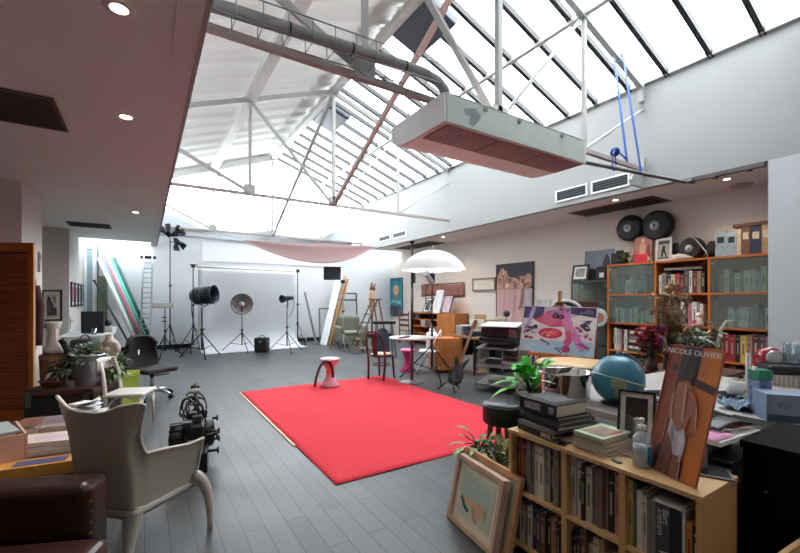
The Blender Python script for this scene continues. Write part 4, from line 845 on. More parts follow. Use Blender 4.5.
# coat and switch on the pier
a = onX(40,275,-1.41)
t = thing('coat', 'dark maroon coat hanging on the pier just behind the louvred door', 'coat', (-1.36,a.y-.95,1.0))
def coat(u, v):
    a_ = 2*pi*u; w = .10+.10*v**.6*(1.1-.25*v) if v < .95 else .05
    return (cos(a_)*.05*(1+.3*sin(5*a_)), sin(a_)*w*(1+.12*sin(6*a_+v*3)), .75-.95*(1-v)+.05*v)
B().grid(coat, 40, 16).build('coat_body', m(64,38,42,.9,0,.25,10,.3), t); B().tube([(-.02,0,.78),(.04,0,.84),(.02,0,.88)], .008, 6).build('hook', STEEL, t)
B().tube([(.05,.05,.7),(.09,.09,.4),(.08,.08,.05),(.07,.07,-.15)], [.05,.06,.055,.05], 10).build('sleeve', m(74,44,48,.9,0,.25,10,.3), t)
a = onX(39,262,-1.41); t = thing('wall_intercom', 'narrow pale grey intercom panel on the pier above the coat', 'intercom', (-1.42,a.y,a.z)); B().box(0,-.045,-.16,.03,.045,.16).build('panel_body', m(150,154,156,.4), t, bev=.006); B().box(.03,-.03,.02,.034,.03,.12).build('speaker_grille', m(96,100,104,.5), t)
# poster on the front face of the second pier
q0, q1 = onY(42,321,11.79), onY(62.5,321,11.79); zt = onY(52,290,11.79).z
picture('framed_poster', 'black framed poster of a dark seated figure on the second pier', (q0.x,11.75,q0.z), (q1.x,11.75,q0.z), (q0.x,11.75,zt), m(40,36,38,.4), m(176,168,158,.7,0,.12,14), fw=.035, matw=.05, mat_c=m(196,186,176,.8), cat='poster', art=shapes([
 ((58,50,50),[(.0,.06),(.95,.06),(.95,.38),(.62,.46),(.55,.62),(.42,.66),(.3,.86),(.12,.88),(.0,.7)]), ((92,84,82),[(.1,.2),(.36,.2),(.36,.6),(.1,.6)]), ((120,110,104),[(.5,.9),(.9,.9),(.84,.62),(.7,.56)])]))
t = thing('coat_peg', 'small round dark peg on the wall below the framed poster', 'coat peg', tuple(onY(47,326,11.8))); B().lathe([(.025,0),(.03,.02),(.05,.05),(.04,.08),(.001,.085)], 14, (0,0,0), (0,-1,0)).build('knob_ball', DARKW, t)
a = onX(72,322,-1.45); t = thing('door_handle_plate', 'small grey latch plate on the corner of the second pier', 'latch', (-1.45,11.9,a.z)); B().box(0,-.03,-.14,.012,.03,.14).build('plate_face', GREYM, t); B().cyl((.012,0,.03),(.07,0,.03),.012,n=8).build('lever', STEEL, t)
t.name = 'latch_plate'
ys = [onX(x, 300, -1.449).y for x in (72.8,75.4,76.8,79.0,80.0,82.2,83.0,85.0)]
ys = [11.95+.56*i for i in range(5)]
for k in range(4):
    y0 = 11.95+k*.58; c = ((150,60,90),(160,110,120),(96,120,140),(120,140,150))[k]
    picture('narrow_picture', 'narrow black framed picture on the left wall, %s of four from the pier corner' % ('first','second','third','fourth')[k], (-1.42,y0,1.34), (-1.42,y0+.46,1.34), (-1.42,y0,1.92), BLACK, m(*c,.6,0,.4,9), fw=.05, matw=.06, mat_c=m(206,214,220,.7), grp='four narrow pictures on the left wall')
# far left desk with monitor, glass and boxes
t = thing('side_desk', 'pale grey desk unit with shelves along the far left wall', 'desk', (-.98,10.75,0), 0); DG = m(196,202,204,.5)
B().box(-.42,-.85,.76,.42,.95,.80).build('desktop', DG, t)
for y in (-.84,.9): B().box(-.4,y,0,.4,y+.04,.76).build('side_panel', DG, t)
B().box(-.38,-.8,.55,.38,.9,.575).build('shelf', DG, t); B().box(-.38,-.8,.18,.38,.9,.205).build('shelf', DG, t); B().box(-.41,-.8,.02,-.39,.9,.76).build('back_panel', m(120,128,132,.6), t)
def simple(name, lab, cat, loc, rz, w, dd, h, c, parts=(), ro=.5, bev=.008, grp=None):
    t = thing(name, lab, cat, loc, rz, grp); B().box(-w/2,-dd/2,0,w/2,dd/2,h).build('body', m(*c, ro, 0, .12), t, bev=bev)
    for nm, (x0,y0,z0,x1,y1,z1), pc in parts: B().box(x0,y0,z0,x1,y1,z1).build(nm, m(*pc,.45), t)
    return t
simple('monitor', 'black monitor standing on the far left desk', 'monitor', (-.92,10.65,.80), ALL+R(12), .42,.06,.46,(40,44,52), [('screen',(-.19,-.034,.05,.19,-.03,.43),(26,30,36)),('base',(-.12,-.1,0,.12,.1,.015),(30,30,34))])
t = thing('drinking_glass', 'clear drinking glass on the far left desk in front of the monitor', 'glass', (-.86,10.15,.8)); B().lathe([(.04,0),(.048,.13),(.045,.13),(.037,.01),(.001,.01)], 20, caps=False).build('glass_wall', glassy('clear_glass', 226,236,238,.72,.03), t); B().lathe([(.037,.012),(.043,.06),(.001,.06)], 18, caps=False).build('water', glassy('water_fill', 200,220,224,.7,.05), t)
t = thing('desk_telephone', 'small white and black device beside the monitor on the far left desk', 'device', (-.66,10.9,.8), R(-20)); B().box(-.12,-.1,0,.12,.1,.12).build('device_body', m(206,206,206,.4), t, bev=.02); B().ball((0,-.05,.2),.07,12,8).build('device_head', MBLACK, t); B().cyl((0,-.05,.12),(0,-.05,.16),.02,n=8).build('neck', MBLACK, t)
simple('storage_box', 'dark red and black box on the upper shelf of the far left desk', 'box', (-1.0,10.2,.575), 0, .36,.42,.16,(70,36,40), [('label',(-.181,-.1,.03,-.18,.1,.12),(190,180,170)),('lid',(-.184,-.215,.13,.184,.215,.165),(40,30,34))])
for k in range(3): simple('archive_box', '%s box in a row under the top of the far left desk' % ('Black','Grey','Pale cream')[k], 'box', (-.86,10.58+k*.34,.575), 0, .4,.26,.15,((36,36,40),(110,108,106),(190,182,168))[k], [('label',(.2,-.08,.03,.203,.08,.1),(220,214,200))], grp='boxes under the far left desk top')
for k in range(3): simple('archive_box', '%s box on the lower shelf of the far left desk' % ('Dark blue','Brown','Wide grey')[k], 'box', (-.86,10.3+k*.5,.205), 0, .42,.36,.28,((40,50,70),(96,70,52),(128,126,124))[k], [('label',(.21,-.1,.1,.213,.1,.2),(226,220,206))], grp='boxes on the lower shelf of the far left desk')
# office chair
c = d3(152,404,6.2); t = thing('office_chair', 'black swivel office chair seen from behind with a chrome star base', 'office chair', (c.x,c.y,0), R(-58)); BF = m(22,20,22,.75,0,.15,30,.15)
# local front = +x
def shell(u, v):
    y = -.25+.5*u; e = 1-abs(2*u-1)**4*.25
    return (-.27+.09*(2*u-1)**2-.06*sin(pi*v*.9)+(.0), y*(.82+.18*sin(pi*min(1,v*1.3+.1))), .46+.48*v*e+.0)
B().grid(shell, 14, 12, 0, .06).build('backrest', BF, t, bev=.01)
B().box(-.24,-.25,.40,.27,.25,.47).build('seat', m(40,32,34,.8,0,.15,30,.15), t, bev=.03)
B().tube([(-.34,0,.72),(-.35,0,.5),(-.28,0,.39),(-.1,0,.37)], .022, 8).build('back_support', CHROME, t); B().box(-.362,-.035,.56,-.34,.035,.75).build('support_plate', m(96,92,92,.4), t, bev=.005)
B().cyl((0,0,.1),(0,0,.40),.03,n=12).build('gas_column', CHROME, t); B().cyl((0,0,.34),(.05,.24,.34),.012,n=6).build('lever', BLACK, t)
for k in range(5):
    a = 2*pi*k/5+.35; o = B().tube([(0,0,.13),(cos(a)*.18,sin(a)*.18,.11),(cos(a)*.31,sin(a)*.31,.07)], [.03,.022,.016], 8).build('base_leg', CHROME, t)
    B().cyl((cos(a)*.31-.025*sin(a),sin(a)*.31+.025*cos(a),.03),(cos(a)*.31+.025*sin(a),sin(a)*.31-.025*cos(a),.03),.03,n=12).cyl((cos(a)*.31,sin(a)*.31,.04),(cos(a)*.31,sin(a)*.31,.08),.01,n=6).build('caster', RUBBER, o)
# white bentwood style chair, seen sideways
c = d3(130,420,4.75); t = thing('side_chair', 'white painted wooden chair turned sideways between the wing chair and the office chair', 'chair', (c.x,c.y,0), R(-32)+R(10)); WP = m(226,222,216,.4,0,.04)
# local front = +x
for sy in (-1,1):
    B().tube([(-.17,sy*.17,0),(-.175,sy*.175,.42),(-.2,sy*.17,.66),(-.24,sy*.15,.80)], [.016,.022,.02,.018], 8).build('leg', WP, t); B().tube([(.19,sy*.17,0),(.175,sy*.165,.40)], [.014,.02], 8).build('leg', WP, t)
B().box(-.2,-.2,.40,.22,.2,.435).build('seat', WP, t, bev=.012)
def rail(u, v): 
    a = -1.05+2.1*u; return (-.30+.10*(1-cos(a))*1.4, .19*sin(a)/sin(1.05), .70+.13*v-.02*abs(u-.5))
B().grid(rail, 14, 3, 0, .022).build('top_rail', WP, t)
B().tube(arc((.185,0,.24),.15,0,pi,14,(0,1,0),(0,0,1)), .010, 8).build('front_hoop', WP, t); B().tube(arc((-.0,-.16,.24),.16,0,pi,12,(1,0,0),(0,0,1)), .010, 8).build('side_hoop', WP, t)
# green crate, torso, trunk, basket, bucket of plants, bag
c = d3(112,395,5.55); t = thing('green_crate', 'lime green crate behind the white painted chair', 'crate', (c.x,c.y,0), ALL+R(6)); GC = m(132,150,40,.6,0,.15,6)
B().box(-.24,-.2,.0,.24,.2,.03).box(-.24,-.2,.03,-.22,.2,.50).box(.22,-.2,.03,.24,.2,.50).box(-.22,-.2,.03,.22,-.18,.50).box(-.22,.18,.03,.22,.2,.50).build('crate_body', GC, t); B().box(-.255,-.215,.44,.255,-.2,.50).box(-.255,.2,.44,.255,.215,.5).box(-.255,-.2,.44,-.24,.2,.5).box(.24,-.2,.44,.255,.2,.5).build('rim', m(150,166,60,.5), t); B().box(-.22,-.18,.47,.22,.18,.5).build('crate_lid', m(120,136,44,.6), t)
t = thing('plaster_torso', 'cream plaster torso sculpture standing on the green crate', 'sculpture', (c.x-.02,c.y,.50), ALL+R(-25)); t.scale = (.74,.74,1.0)
TP = m(222,204,190,.7,0,.08,10); t.scale = (1,1,1)
TPR = [(.125,.10,0),(.135,.105,.05),(.12,.09,.13),(.092,.075,.2),(.10,.08,.26),(.122,.09,.33),(.14,.085,.39),(.135,.07,.43),(.07,.05,.46),(.045,.045,.49),(.044,.044,.53),(.001,.001,.535)]
def torso(u, v):
    f = v*(len(TPR)-1); k = min(int(f), len(TPR)-2); f -= k; A, Bq = TPR[k], TPR[k+1]; f = f*f*(3-2*f)
    a = 2*pi*u; return ((A[0]+(Bq[0]-A[0])*f)*cos(a)+.02*sin(v*5), (A[1]+(Bq[1]-A[1])*f)*sin(a), A[2]+(Bq[2]-A[2])*f)
B().grid(torso, 28, 33).build('torso_body', TP, t)
for sx in (-1,1): B().ball((sx*.055+.01,-.075,.33),.046,12,8).build('chest', TP, t); B().tube([(sx*.12,0,.41),(sx*.165,.0,.36),(sx*.175,.0,.29)],[.04,.04,.032],10).build('arm_stump', TP, t)
# dark trunk
c0 = d3(38,398,4.5); c1 = d3(96,389,4.5)
cx, cy = cam_xy((66-400)/404*4.55-.1, 4.78); t = thing('trunk', 'dark wooden trunk with a reddish lid behind the wing chair', 'trunk', (cx,cy,0), ALL+R(6)); 
B().box(-.36,-.24,.02,.36,.26,.42).build('trunk_body', m(30,26,28,.6,0,.2), t, bev=.01); B().box(-.37,-.25,.42,.37,.27,.5).build('lid', m(74,44,40,.5,0,.2), t, bev=.015)
for sx in (-.3,.3): B().box(sx-.03,-.26,.3,sx+.03,-.25,.46).build('metal_clasp', m(90,86,80,.4,.6), t)
Mk = MX.Translation((cx,cy,.5)) @ MX.Rotation(ALL+R(6), 4, 'Z')
t = thing('wicker_basket', 'brown slatted wooden barrel basket on the left end of the dark trunk', 'basket', Mk @ V((-.24,.03,0)), ALL)
b = B()
for k in range(22): a = 2*pi*k/22; b.bar((cos(a)*.115,sin(a)*.115,.01),(cos(a)*.125,sin(a)*.125,.36),.03,.01,0,(cos(a),sin(a),0))
b.build('staves', wood(120,80,58), t); B().lathe([(.001,0),(.112,0),(.118,.36),(.112,.36)],20,caps=False).build('inner_wall', wood(86,56,42), t)
for z in (.05,.32): B().torus((0,0,z),.13,.01,n=28,k=6).build('hoop', wood(150,104,80), t)
t = thing('paper_bundle', 'pale rolled cloth sticking up from the brown barrel basket', 'cloth', Mk @ V((-.24,.03,.37)), ALL); B().lathe([(.09,0),(.1,.05),(.06,.1),(.045,.26),(.08,.36),(.07,.37)], 14).build('cloth_roll', m(196,188,182,.9,0,.1,10), t)
B().box(-.06,-.03,.1,.05,.02,.3).build('folded_edge', m(212,204,198,.9), t)
t.name = 'rolled_cloth'
t = thing('metal_planter', 'large silver metal bucket planter on the right end of the dark trunk', 'planter', Mk @ V((.17,-.02,0)), ALL); 
B().lathe([(.12,0),(.125,.01),(.165,.34),(.172,.345),(.172,.36),(.155,.36),(.115,.03),(.001,.03)], 32, caps=False).build('bucket', m(176,176,182,.32,.8,.2,4), t)
B().lathe([(.155,.31),(.001,.33)], 24, caps=False).build('soil', m(50,40,34,.95), t)
for sx in (-1,1): B().torus((sx*.17,0,.28),.035,.007,(0,1,0),16,6).build('ring_handle', STEEL, t)
def plant(name, lab, loc, n, L, W, spread, up, cols, seed, stems=True, cat='plant', droop=.35, h0=.0):
    rr = random.Random(seed); t = thing(name, lab, cat, loc); bs = [B() for _ in cols]; st = B()
    for k in range(n):
        a = rr.uniform(0, 2*pi); el = rr.uniform(*up); d = V((cos(a)*cos(el), sin(a)*cos(el), sin(el))); ln = rr.uniform(.3,1)*spread
        e = V((0,0,h0))+d*ln; st.tube([(0,0,0), V((0,0,h0))*.6+d*ln*.5+V((0,0,.03)), e], [.006,.005,.004], 5)
        dd = (d+V((rr.uniform(-.5,.5),rr.uniform(-.5,.5),rr.uniform(-.5,.2)))).normalized()
        rr.choice(bs).leaf(e, dd, L*rr.uniform(.6,1.1), W*rr.uniform(.7,1.1), droop)
    if stems: st.build('stems', m(86,96,60,.7), t)
    for bb, cc in zip(bs, cols):
        if bb.v: bb.build('leaves', m(*cc,.5,0,.25,14), t, recalc=False)
    return t
plant('potted_foliage', 'trailing grey green foliage growing in the silver bucket planter', Mk @ V((.17,-.02,.33)), 260, .07, .04, .17, (-.4,1.2), [(140,162,142),(100,124,106),(184,200,186)], 5)
plant('potted_foliage', 'dusty grey green foliage hanging between the barrel basket and the bucket', Mk @ V((-.06,.0,.16)), 240, .075, .04, .2, (-.3,1.3), [(140,154,144),(96,112,102),(186,196,188)], 6)
plant('climbing_plant', 'green leafy plant hanging over the trunk beside the lime green crate', Mk @ V((.36,.12,.2)), 220, .06, .036, .2, (-1.2,1.0), [(86,112,72),(120,140,100),(70,96,74)], 8)
t = thing('bottle_gourd', 'dark long umbrella sticking out between the basket and the bucket', 'umbrella', Mk @ V((.06,.06,.04))); t.scale = (1,1,.8); B().tube([(0,0,0),(-.10,.02,.35),(-.18,.03,.56)], [.03,.05,.03], 10).build('folded_canopy', m(30,32,36,.8), t); B().tube([(-.18,.03,.56),(-.2,.03,.62)],.035,10).build('handle', BLACK, t)
t.name = 'folded_umbrella'
c = d3(85,350,6.6); t = thing('low_shelf', 'dark low shelf behind the trunk carrying a black bag', 'shelf', (c.x,c.y,0), ALL); B().box(-.35,-.2,.0,.35,.2,.03).box(-.35,-.2,.03,-.32,.2,.62).box(.32,-.2,.03,.35,.2,.62).box(-.32,.17,.03,.32,.2,.62).build('shelf_body', m(70,52,48,.6), t); B().box(-.38,-.22,.62,.38,.22,.66).build('shelf_top', m(110,92,84,.5), t)
t = thing('black_bag', 'black bag with a green label on the low shelf behind the trunk', 'bag', (c.x,c.y,.66), ALL); B().box(-.19,-.12,0,.19,.12,.2).build('bag_body', m(28,28,34,.7,0,.2,10,.2), t, bev=.06, seg=3); B().box(-.06,-.125,.04,.04,-.118,.13).build('green_label', m(40,150,120,.5), t); B().tube(arc((0,0,.19),.08,0,pi,8), .01, 6).build('handle', BLACK, t)
# ---------------------------------------------------------------- white plastic wing chair
yaw = R(16); fw = V((sin(yaw), cos(yaw), 0)); rt = V((cos(yaw), -sin(yaw), 0))
wx, wy = cam_xy(-1.622, 2.521)
t = thing('wing_chair', 'cream moulded plastic wing chair seen from behind at the lower left', 'chair', (wx,wy,0), -TH-yaw)   # local: +y front, +x right
PL = m(176,166,152,.38,0,.04,3); PL2 = m(190,182,170,.33,0,.03,3)
def sstep(a, b, x): q = min(1, max(0, (x-a)/(b-a))); return q*q*(3-2*q)
# shell: one continuous wrap, left arm -> back -> right arm
def shellpt(u, v):
    s = 2*u-1; a = abs(s); sg = 1 if s >= 0 else -1
    def plan(a_, wid, dep, tip, yf):
        if a_ < .42: q = a_/.42; return wid*sin(q*pi/2)**.9, -dep*(1-.16*q**4)
        q = (a_-.42)/.58; return wid+(tip-wid)*q, -dep*.84+(dep*.84+yf)*q
    x0, y0 = plan(a, .22, .25, .24, .20); x1, y1 = plan(a, .252, .31, .30, .20)
    crest = .885+.055*sstep(.05,.36,a)-.03*sstep(.36,.42,a)
    arm = .635-.045*sstep(.5,1,a)+.012*sstep(.85,1,a)
    top = crest+(arm-crest)*sstep(.395,.525,a)
    z = .32+(top-.32)*v
    fl_ = v**1.4
    x = x0+(x1-x0)*fl_; y = y0+(y1-y0)*fl_
    hi = sstep(.68,.93,z)
    ear = hi*max(0,1-abs(a-.385)/.13)
    x += ear*.075; y += ear*.02-.025*hi*max(0,1-a/.4)
    waist = sstep(.5,.68,z)*(1-sstep(.72,.9,z))*max(0,1-abs(a-.42)/.12); x -= .02*waist
    return (sg*x, y, z)
NU = 120
B().grid(shellpt, NU, 24, 0, .014).build('shell', PL, t)
B().tube([shellpt(i/NU, 1) for i in range(NU+1)], .009, 8).build('rolled_edge', PL2, t)
B().tube([shellpt(i/NU, 0) for i in range(NU+1)], .009, 8).build('lower_seam', PL2, t)
B().tube([shellpt(0,i/20) for i in range(21)], .009, 8).build('arm_front_edge', PL2, t); B().tube([shellpt(1,i/20) for i in range(21)], .009, 8).build('arm_front_edge', PL2, t)
B().grid(lambda u, v: ((.205+.03*v)*(2*u-1), -.21+.40*v, .42+.015*cos((2*u-1)*1.5)-.03*v*v), 12, 12, 0, .03).build('seat', PL, t)
def skirt(u, v):
    p_ = V(shellpt(u, 0)); q = V((p_.x*.95, p_.y*.95, .285)); return p_.lerp(q, v)
B().grid(skirt, 44, 2, 0, .012).build('seat_skirt', PL2, t)
B().box(-.235,.17,.28,.235,.205,.40).build('front_apron', PL, t, bev=.012)
for sx in (-1,1):
    B().tube(bez((sx*.24,.175,.37),(sx*.285,.225,.33),(sx*.335,.235,.22),(sx*.335,.215,0), 12), [.03,.034,.036,.036,.035,.033,.031,.028,.026,.023,.021,.018,.016], 12).build('leg', PL2, t)
    B().tube(bez((sx*.17,-.185,.33),(sx*.18,-.21,.24),(sx*.19,-.24,.12),(sx*.2,-.27,0), 12), [.06,.058,.054,.05,.046,.042,.038,.034,.03,.027,.024,.021,.019], 12).build('leg', PL2, t)
# ---------------------------------------------------------------- brown leather armchair (lower left corner)
ax_, ay_ = cam_xy(-1.66, 1.55); t = thing('leather_armchair', 'dark brown leather club armchair cut off by the lower left corner', 'armchair', (ax_,ay_,0), ALL+R(9)); LE = m(54,32,28,.32,0,.22,5,.12,'leather',.5); LE2 = m(62,37,33,.3,0,.22,5,.1,'leather',.5)
# local +x = front (to the right), far arm at +y
B().box(-.5,-.36,.08,.27,.36,.30).build('seat_frame', LE, t, bev=.04)
B().box(-.36,-.34,.27,.36,.31,.40).build('seat_cushion', LE2, t, bev=.055, seg=4)
B().box(-.5,.33,.08,.24,.52,.62).build('armrest', LE, t, bev=.05, seg=4); B().box(-.5,-.55,.08,.24,-.37,.62).build('armrest', LE, t, bev=.05, seg=4)
B().box(-.62,-.5,.08,-.40,.5,.84).build('backrest', LE, t, bev=.06, seg=4)
for sx in (-.5,.2):
    for sy in (-.45,.45): B().cyl((sx,sy,0),(sx,sy,.09),.025,.03,10).build('leg', DARKW, t)
b = B()
for k in range(9): b.ball((.243,.338,.14+.05*k),.008,8,6)
b.build('stud_row', m(120,90,60,.3,.8), t)
# ---------------------------------------------------------------- magazine table
tx, ty = cam_xy(-2.50, 2.93); tr_ = R(-6)
t = thing('magazine_table', 'low dark wooden table covered with magazines beside the leather armchair', 'table', (tx,ty,0), tr_); 
B().box(-.95,-.62,.40,.36,.62,.44).build('tabletop', DARKW, t)
for sx in (-.9,.3):
    for sy in (-.57,.56): B().box(sx,sy,0,sx+.05,sy+.05,.4).build('leg', DARKW, t)
Mm = MX.Translation((tx,ty,.44)) @ MX.Rotation(tr_, 4, 'Z')
def magpile(x, y, n, w, dd, cols, where, th=.012, jit=.03, seed=1, z0=0, names=None):
    rr = random.Random(seed); z = z0
    for k in range(n):
        c = cols[k % len(cols)]; h = th*rr.uniform(.7,1.4); rz = rr.uniform(-.12,.12)
        ordn = 'topmost' if k == n-1 else ('bottom' if k == 0 else ('second','third','fourth','fifth','sixth','seventh','eighth','ninth','tenth')[k-1]+' from the bottom')
        cn = names[k % len(cols)] if names else 'printed'
        t = thing('magazine', '%s magazine, %s of %s' % (cn, ordn, where), 'magazine', Mm @ V((x+rr.uniform(-jit,jit), y+rr.uniform(-jit,jit), z)), tr_+rz, 'magazines on the low table')
        B().box(-w/2,-dd/2,.001,w/2,dd/2,h-.0015).build('pages', m(222,216,210,.8,0,.06,60), t)
        o = B().box(-w/2-.002,-dd/2-.002,h-.0015,w/2+.002,dd/2+.002,h).box(-w/2-.003,-dd/2-.002,.0005,-w/2,dd/2+.002,h).build('cover', m(*c,.45,0,.3,11), t)
        if k == n-1: B().box(-w*.32,-dd*.36,h,w*.32,dd*.1,h+.0006).build('cover_photo', m(min(255,c[0]+8),max(0,c[1]-18),min(255,c[2]+4),.45,0,.4,16), o)
        z += h
    return z
pal = [(206,190,200),(120,110,120),(196,186,176),(180,150,160),(90,96,110),(214,206,198),(160,120,120)]; paln = ['Pale pink','Grey violet','Beige','Dusty pink','Slate','Cream','Brownish']
magpile(.08,.02,9,.3,.24,pal,'the tall pile beside the wing chair back',.02,.018,2,0,paln)
magpile(.06,-.27,6,.36,.22,[(70,66,70),(206,198,190),(170,160,160),(216,210,204),(128,124,128),(212,206,200),(200,178,190)],'the pile just behind the leather arm',.022,.014,3,0,['Black','Cream','Grey','White','Dark grey','Ivory','Pinkish'])
magpile(.1,.36,7,.26,.2,[(60,60,66),(130,120,116),(206,204,206),(90,70,66),(176,170,170),(200,198,200),(226,226,230),(236,236,240)],'the far pile with loose white papers',.02,.02,4,0,['Black','Taupe','Pale grey','Brown','Grey','Silver','White','Bright white'])
magpile(-.2,.36,5,.24,.26,[(96,84,72),(60,64,56),(190,178,160),(40,40,44),(120,90,70),(84,96,84)],'the dark far pile next to the louvred door',.02,.02,5,0,['Brown','Olive','Beige','Black','Tan','Dark green'])
t = thing('yellow_folder', 'yellow orange folder with a blue panel nearest the leather armchair', 'folder', Mm @ V((.05,-.5,.0)), tr_); B().box(-.26,-.075,0,.2,.075,.06).build('folder_body', m(206,150,70,.6), t); B().box(-.12,-.05,.06,.14,.04,.062).build('blue_panel', m(78,82,130,.6), t)
t = thing('crumpled_paper', 'crumpled black and white printed paper next to the yellow folder', 'paper', Mm @ V((.31,-.49,.0)), tr_); rr = random.Random(9)
B().grid(lambda u, v: ((u-.5)*.12, (v-.5)*.14, .10+.04*sin(u*9+v*4)*cos(v*8)), 8, 8, 0, .002, False).build('paper_sheet', m(206,206,206,.8,0,.5,26), t); B().box(-.05,-.05,0,.05,.05,.06).build('paper_wad', m(190,190,190,.8,0,.4,20), t)
wb = thing('wooden_box', 'open wooden box with pink sides holding papers at the left photo edge', 'box', Mm @ V((-.30,-.30,0)), tr_+R(24)); WB = wood(140,84,50); PKB = m(206,158,140,.6)
B().box(-.2,-.2,0,.2,.2,.02).build('base', WB, wb)
for q in ((-.2,-.2,.02,-.185,.2,.22),(-.185,.185,.02,.185,.2,.22)): B().box(*q).build('side_panel', WB, wb)
B().box(-.185,-.2,.02,.185,-.187,.22).build('pink_panel', PKB, wb); B().box(.187,-.2,.02,.2,.2,.22).build('pink_panel', PKB, wb)
t = thing('paper_stack', 'tilted grey brochures standing in the pink sided wooden box', 'papers', wb.matrix_basis @ V((0,0,.02)), tr_+R(24)); B().box(-.15,-.15,0,.15,.15,.20).build('pages', m(196,200,200,.8,0,.2,10), t)
B().box(-.17,-.16,.20,.16,.16,.215).build('top_brochure', m(170,180,184,.5,0,.3,8), t, rot=(R(0),0,R(4)))
t = thing('wood_block', 'small pale wooden block at the left edge above the pink box', 'block', Mm @ V((-.62,.12,0)), tr_); B().box(-.09,-.06,0,.09,.06,.3).build('block_body', wood(196,150,110), t, bev=.006); B().box(-.092,-.062,.26,.092,.062,.27).build('groove', DARKW, t)
# loose white papers on the far pile
t = thing('loose_papers', 'fanned loose white papers on top of the far magazine pile', 'papers', Mm @ V((.1,.36,.165)), tr_); rr = random.Random(12)
for k in range(5):
    a = rr.uniform(-.7,.7); B().grid(lambda u, v: ((u-.5)*.2*cos(a)-(v-.5)*.15*sin(a), (u-.5)*.2*sin(a)+(v-.5)*.15*cos(a), .006+.012*k+.05*max(0,u-.5)*(k % 3)), 6, 4, 0, .001).build('sheet', m(232,232,236,.8), t)
# ---------------------------------------------------------------- black stage-light / cable machine on the floor
p = fl(190,458); t = thing('film_projector_light', 'black vintage studio machine wound with cables on the floor beside the wing chair', 'machine', cam_xy(-1.90,3.72)+(0,), -TH+R(24)); t.scale = (.76,.9,.95); MK = m(24,24,26,.45,.3,.2,10); MK2 = m(60,60,64,.35,.6,.2,10)
t.name = 'studio_machine'
Lm = .9
B().box(-.16,-.35,.04,.16,.35,.2).build('chassis', MK, t, bev=.02)
o = B().lathe([(.14,-.09),(.17,-.08),(.17,.08),(.14,.09)], 26, (-.15,-.1,.25), (1,0,0)).build('drum', MK, t)
for k in range(14): a = 2*pi*k/14; B().bar((-.24,-.1+cos(a)*.172,.25+sin(a)*.172),(-.06,-.1+cos(a)*.172,.25+sin(a)*.172),.014,.01).build('cooling_fin', MK2, o)
B().lathe([(.12,-.1),(.14,-.08),(.14,.1),(.1,.12)], 22, (.1,.08,.26), (1,.2,0)).build('drum', MK, t)
B().box(-.08,-.28,.3,.12,.3,.42).build('gear_housing', m(36,36,40,.4,.4,.2,10), t, bev=.015)
for x, y, z in ((-.05,-.25,.44),(.04,-.1,.45),(-.02,.06,.45),(.08,.2,.44)): B().box(x-.05,y-.05,z-.03,x+.05,y+.05,z+.03).build('relay_box', MK2, t, bev=.008)
for x, y, z in ((.2,-.3,.34),(.22,-.05,.3),(.2,.22,.36),(.22,.1,.18),(.21,-.2,.16)):
    B().cyl((.1,y,z),(x+.05,y,z),.014,n=8).cyl((x+.05,y,z),(x+.07,y,z),.03,n=10).build('knob', MK, t)
rr = random.Random(21)
for k in range(16):
    c = V((rr.uniform(-.08,.1),rr.uniform(-.05,.3),.42)); r0 = rr.uniform(.07,.15); n = V((rr.uniform(-1,1),rr.uniform(-.6,.6),rr.uniform(-.3,.5)))
    B().torus(c+V((0,.08,.06)), r0, .009, n, 26, 6, a0=rr.uniform(0,2), a1=rr.uniform(4,6.2)).build('coiled_cable', m(16,16,18,.4), t)
B().cyl((0,.3,.4),(0,.3,.72),.014,n=8).cyl((-.05,.3,.68),(.05,.3,.68),.02,n=8).build('top_handle', MK2, t); B().ball((0,.3,.64),.05,10,8,sq=(1.4,1,.7)).build('pale_plug', m(190,186,184,.4), t)
for sx in (-.14,.14):
    for sy in (-.3,.3): B().cyl((sx-.02,sy,.04),(sx+.02,sy,.04),.04,n=12).build('wheel', RUBBER, t)
# ================================================================= RIGHT SIDE
def struct_stuff(o): o['kind'] = 'stuff'; return o
BX = 8.27                                           # front plane of the big wall bookcase
UY = [onX(px, 300, BX).y for px in (608, 655, 709)]; UY.append(UY[2]-(UY[1]-UY[2]))
TZ = onX(608, 265, BX).z; SZ = [TZ, onX(608,294,BX).z, onX(608,322,BX).z, onX(608,349,BX).z, .04]
bc = thing('bookcase', 'wide orange wooden bookcase with glass doors along the right wall', 'bookcase', (BX, (UY[0]+UY[3])/2, 0)); cyB = (UY[0]+UY[3])/2
BWD = wood(186,106,44,.4,.16); BBK = wood(120,66,34,.6,.1)
for y in UY: B().box(0, y-cyB-.02, 0, .32, y-cyB+.02, TZ).build('upright', BWD, bc)
for k in range(3):
    a, c = UY[k]-cyB-.02, UY[k+1]-cyB+.02
    for i, z in enumerate(SZ): B().box(0 if i else -.01, c, z-.035, .31, a, z).build('shelf', BWD, bc)
B().box(.31, UY[3]-cyB, 0, .325, UY[0]-cyB, TZ).build('back_panel', BBK, bc)
FROST = glassy('frosted_pane', 222,234,232,.8,.25,.9)
for k in (0, 2):
    for i in (0, 1):
        a, c = UY[k]-cyB-.03, UY[k+1]-cyB+.03; z1, z0 = SZ[i]-.04, SZ[i+1]+.005
        o = B().box(-.006, c, z0, .0, a, z1).build('glass_door', FROST, bc)
        for zz in (z0+.06, z1-.06): B().box(-.012, a-.05, zz-.03, .004, a-.01, zz+.03).build('hinge', STEEL, o)
        B().cyl((-.02, c+.05, (z0+z1)/2), (-.006, c+.05, (z0+z1)/2), .014, n=10).build('knob', STEEL, o)
ORD = ('first','second','third','fourth','fifth','sixth','seventh','eighth','ninth','tenth','eleventh','twelfth','thirteenth','fourteenth','fifteenth','sixteenth','seventeenth','eighteenth')
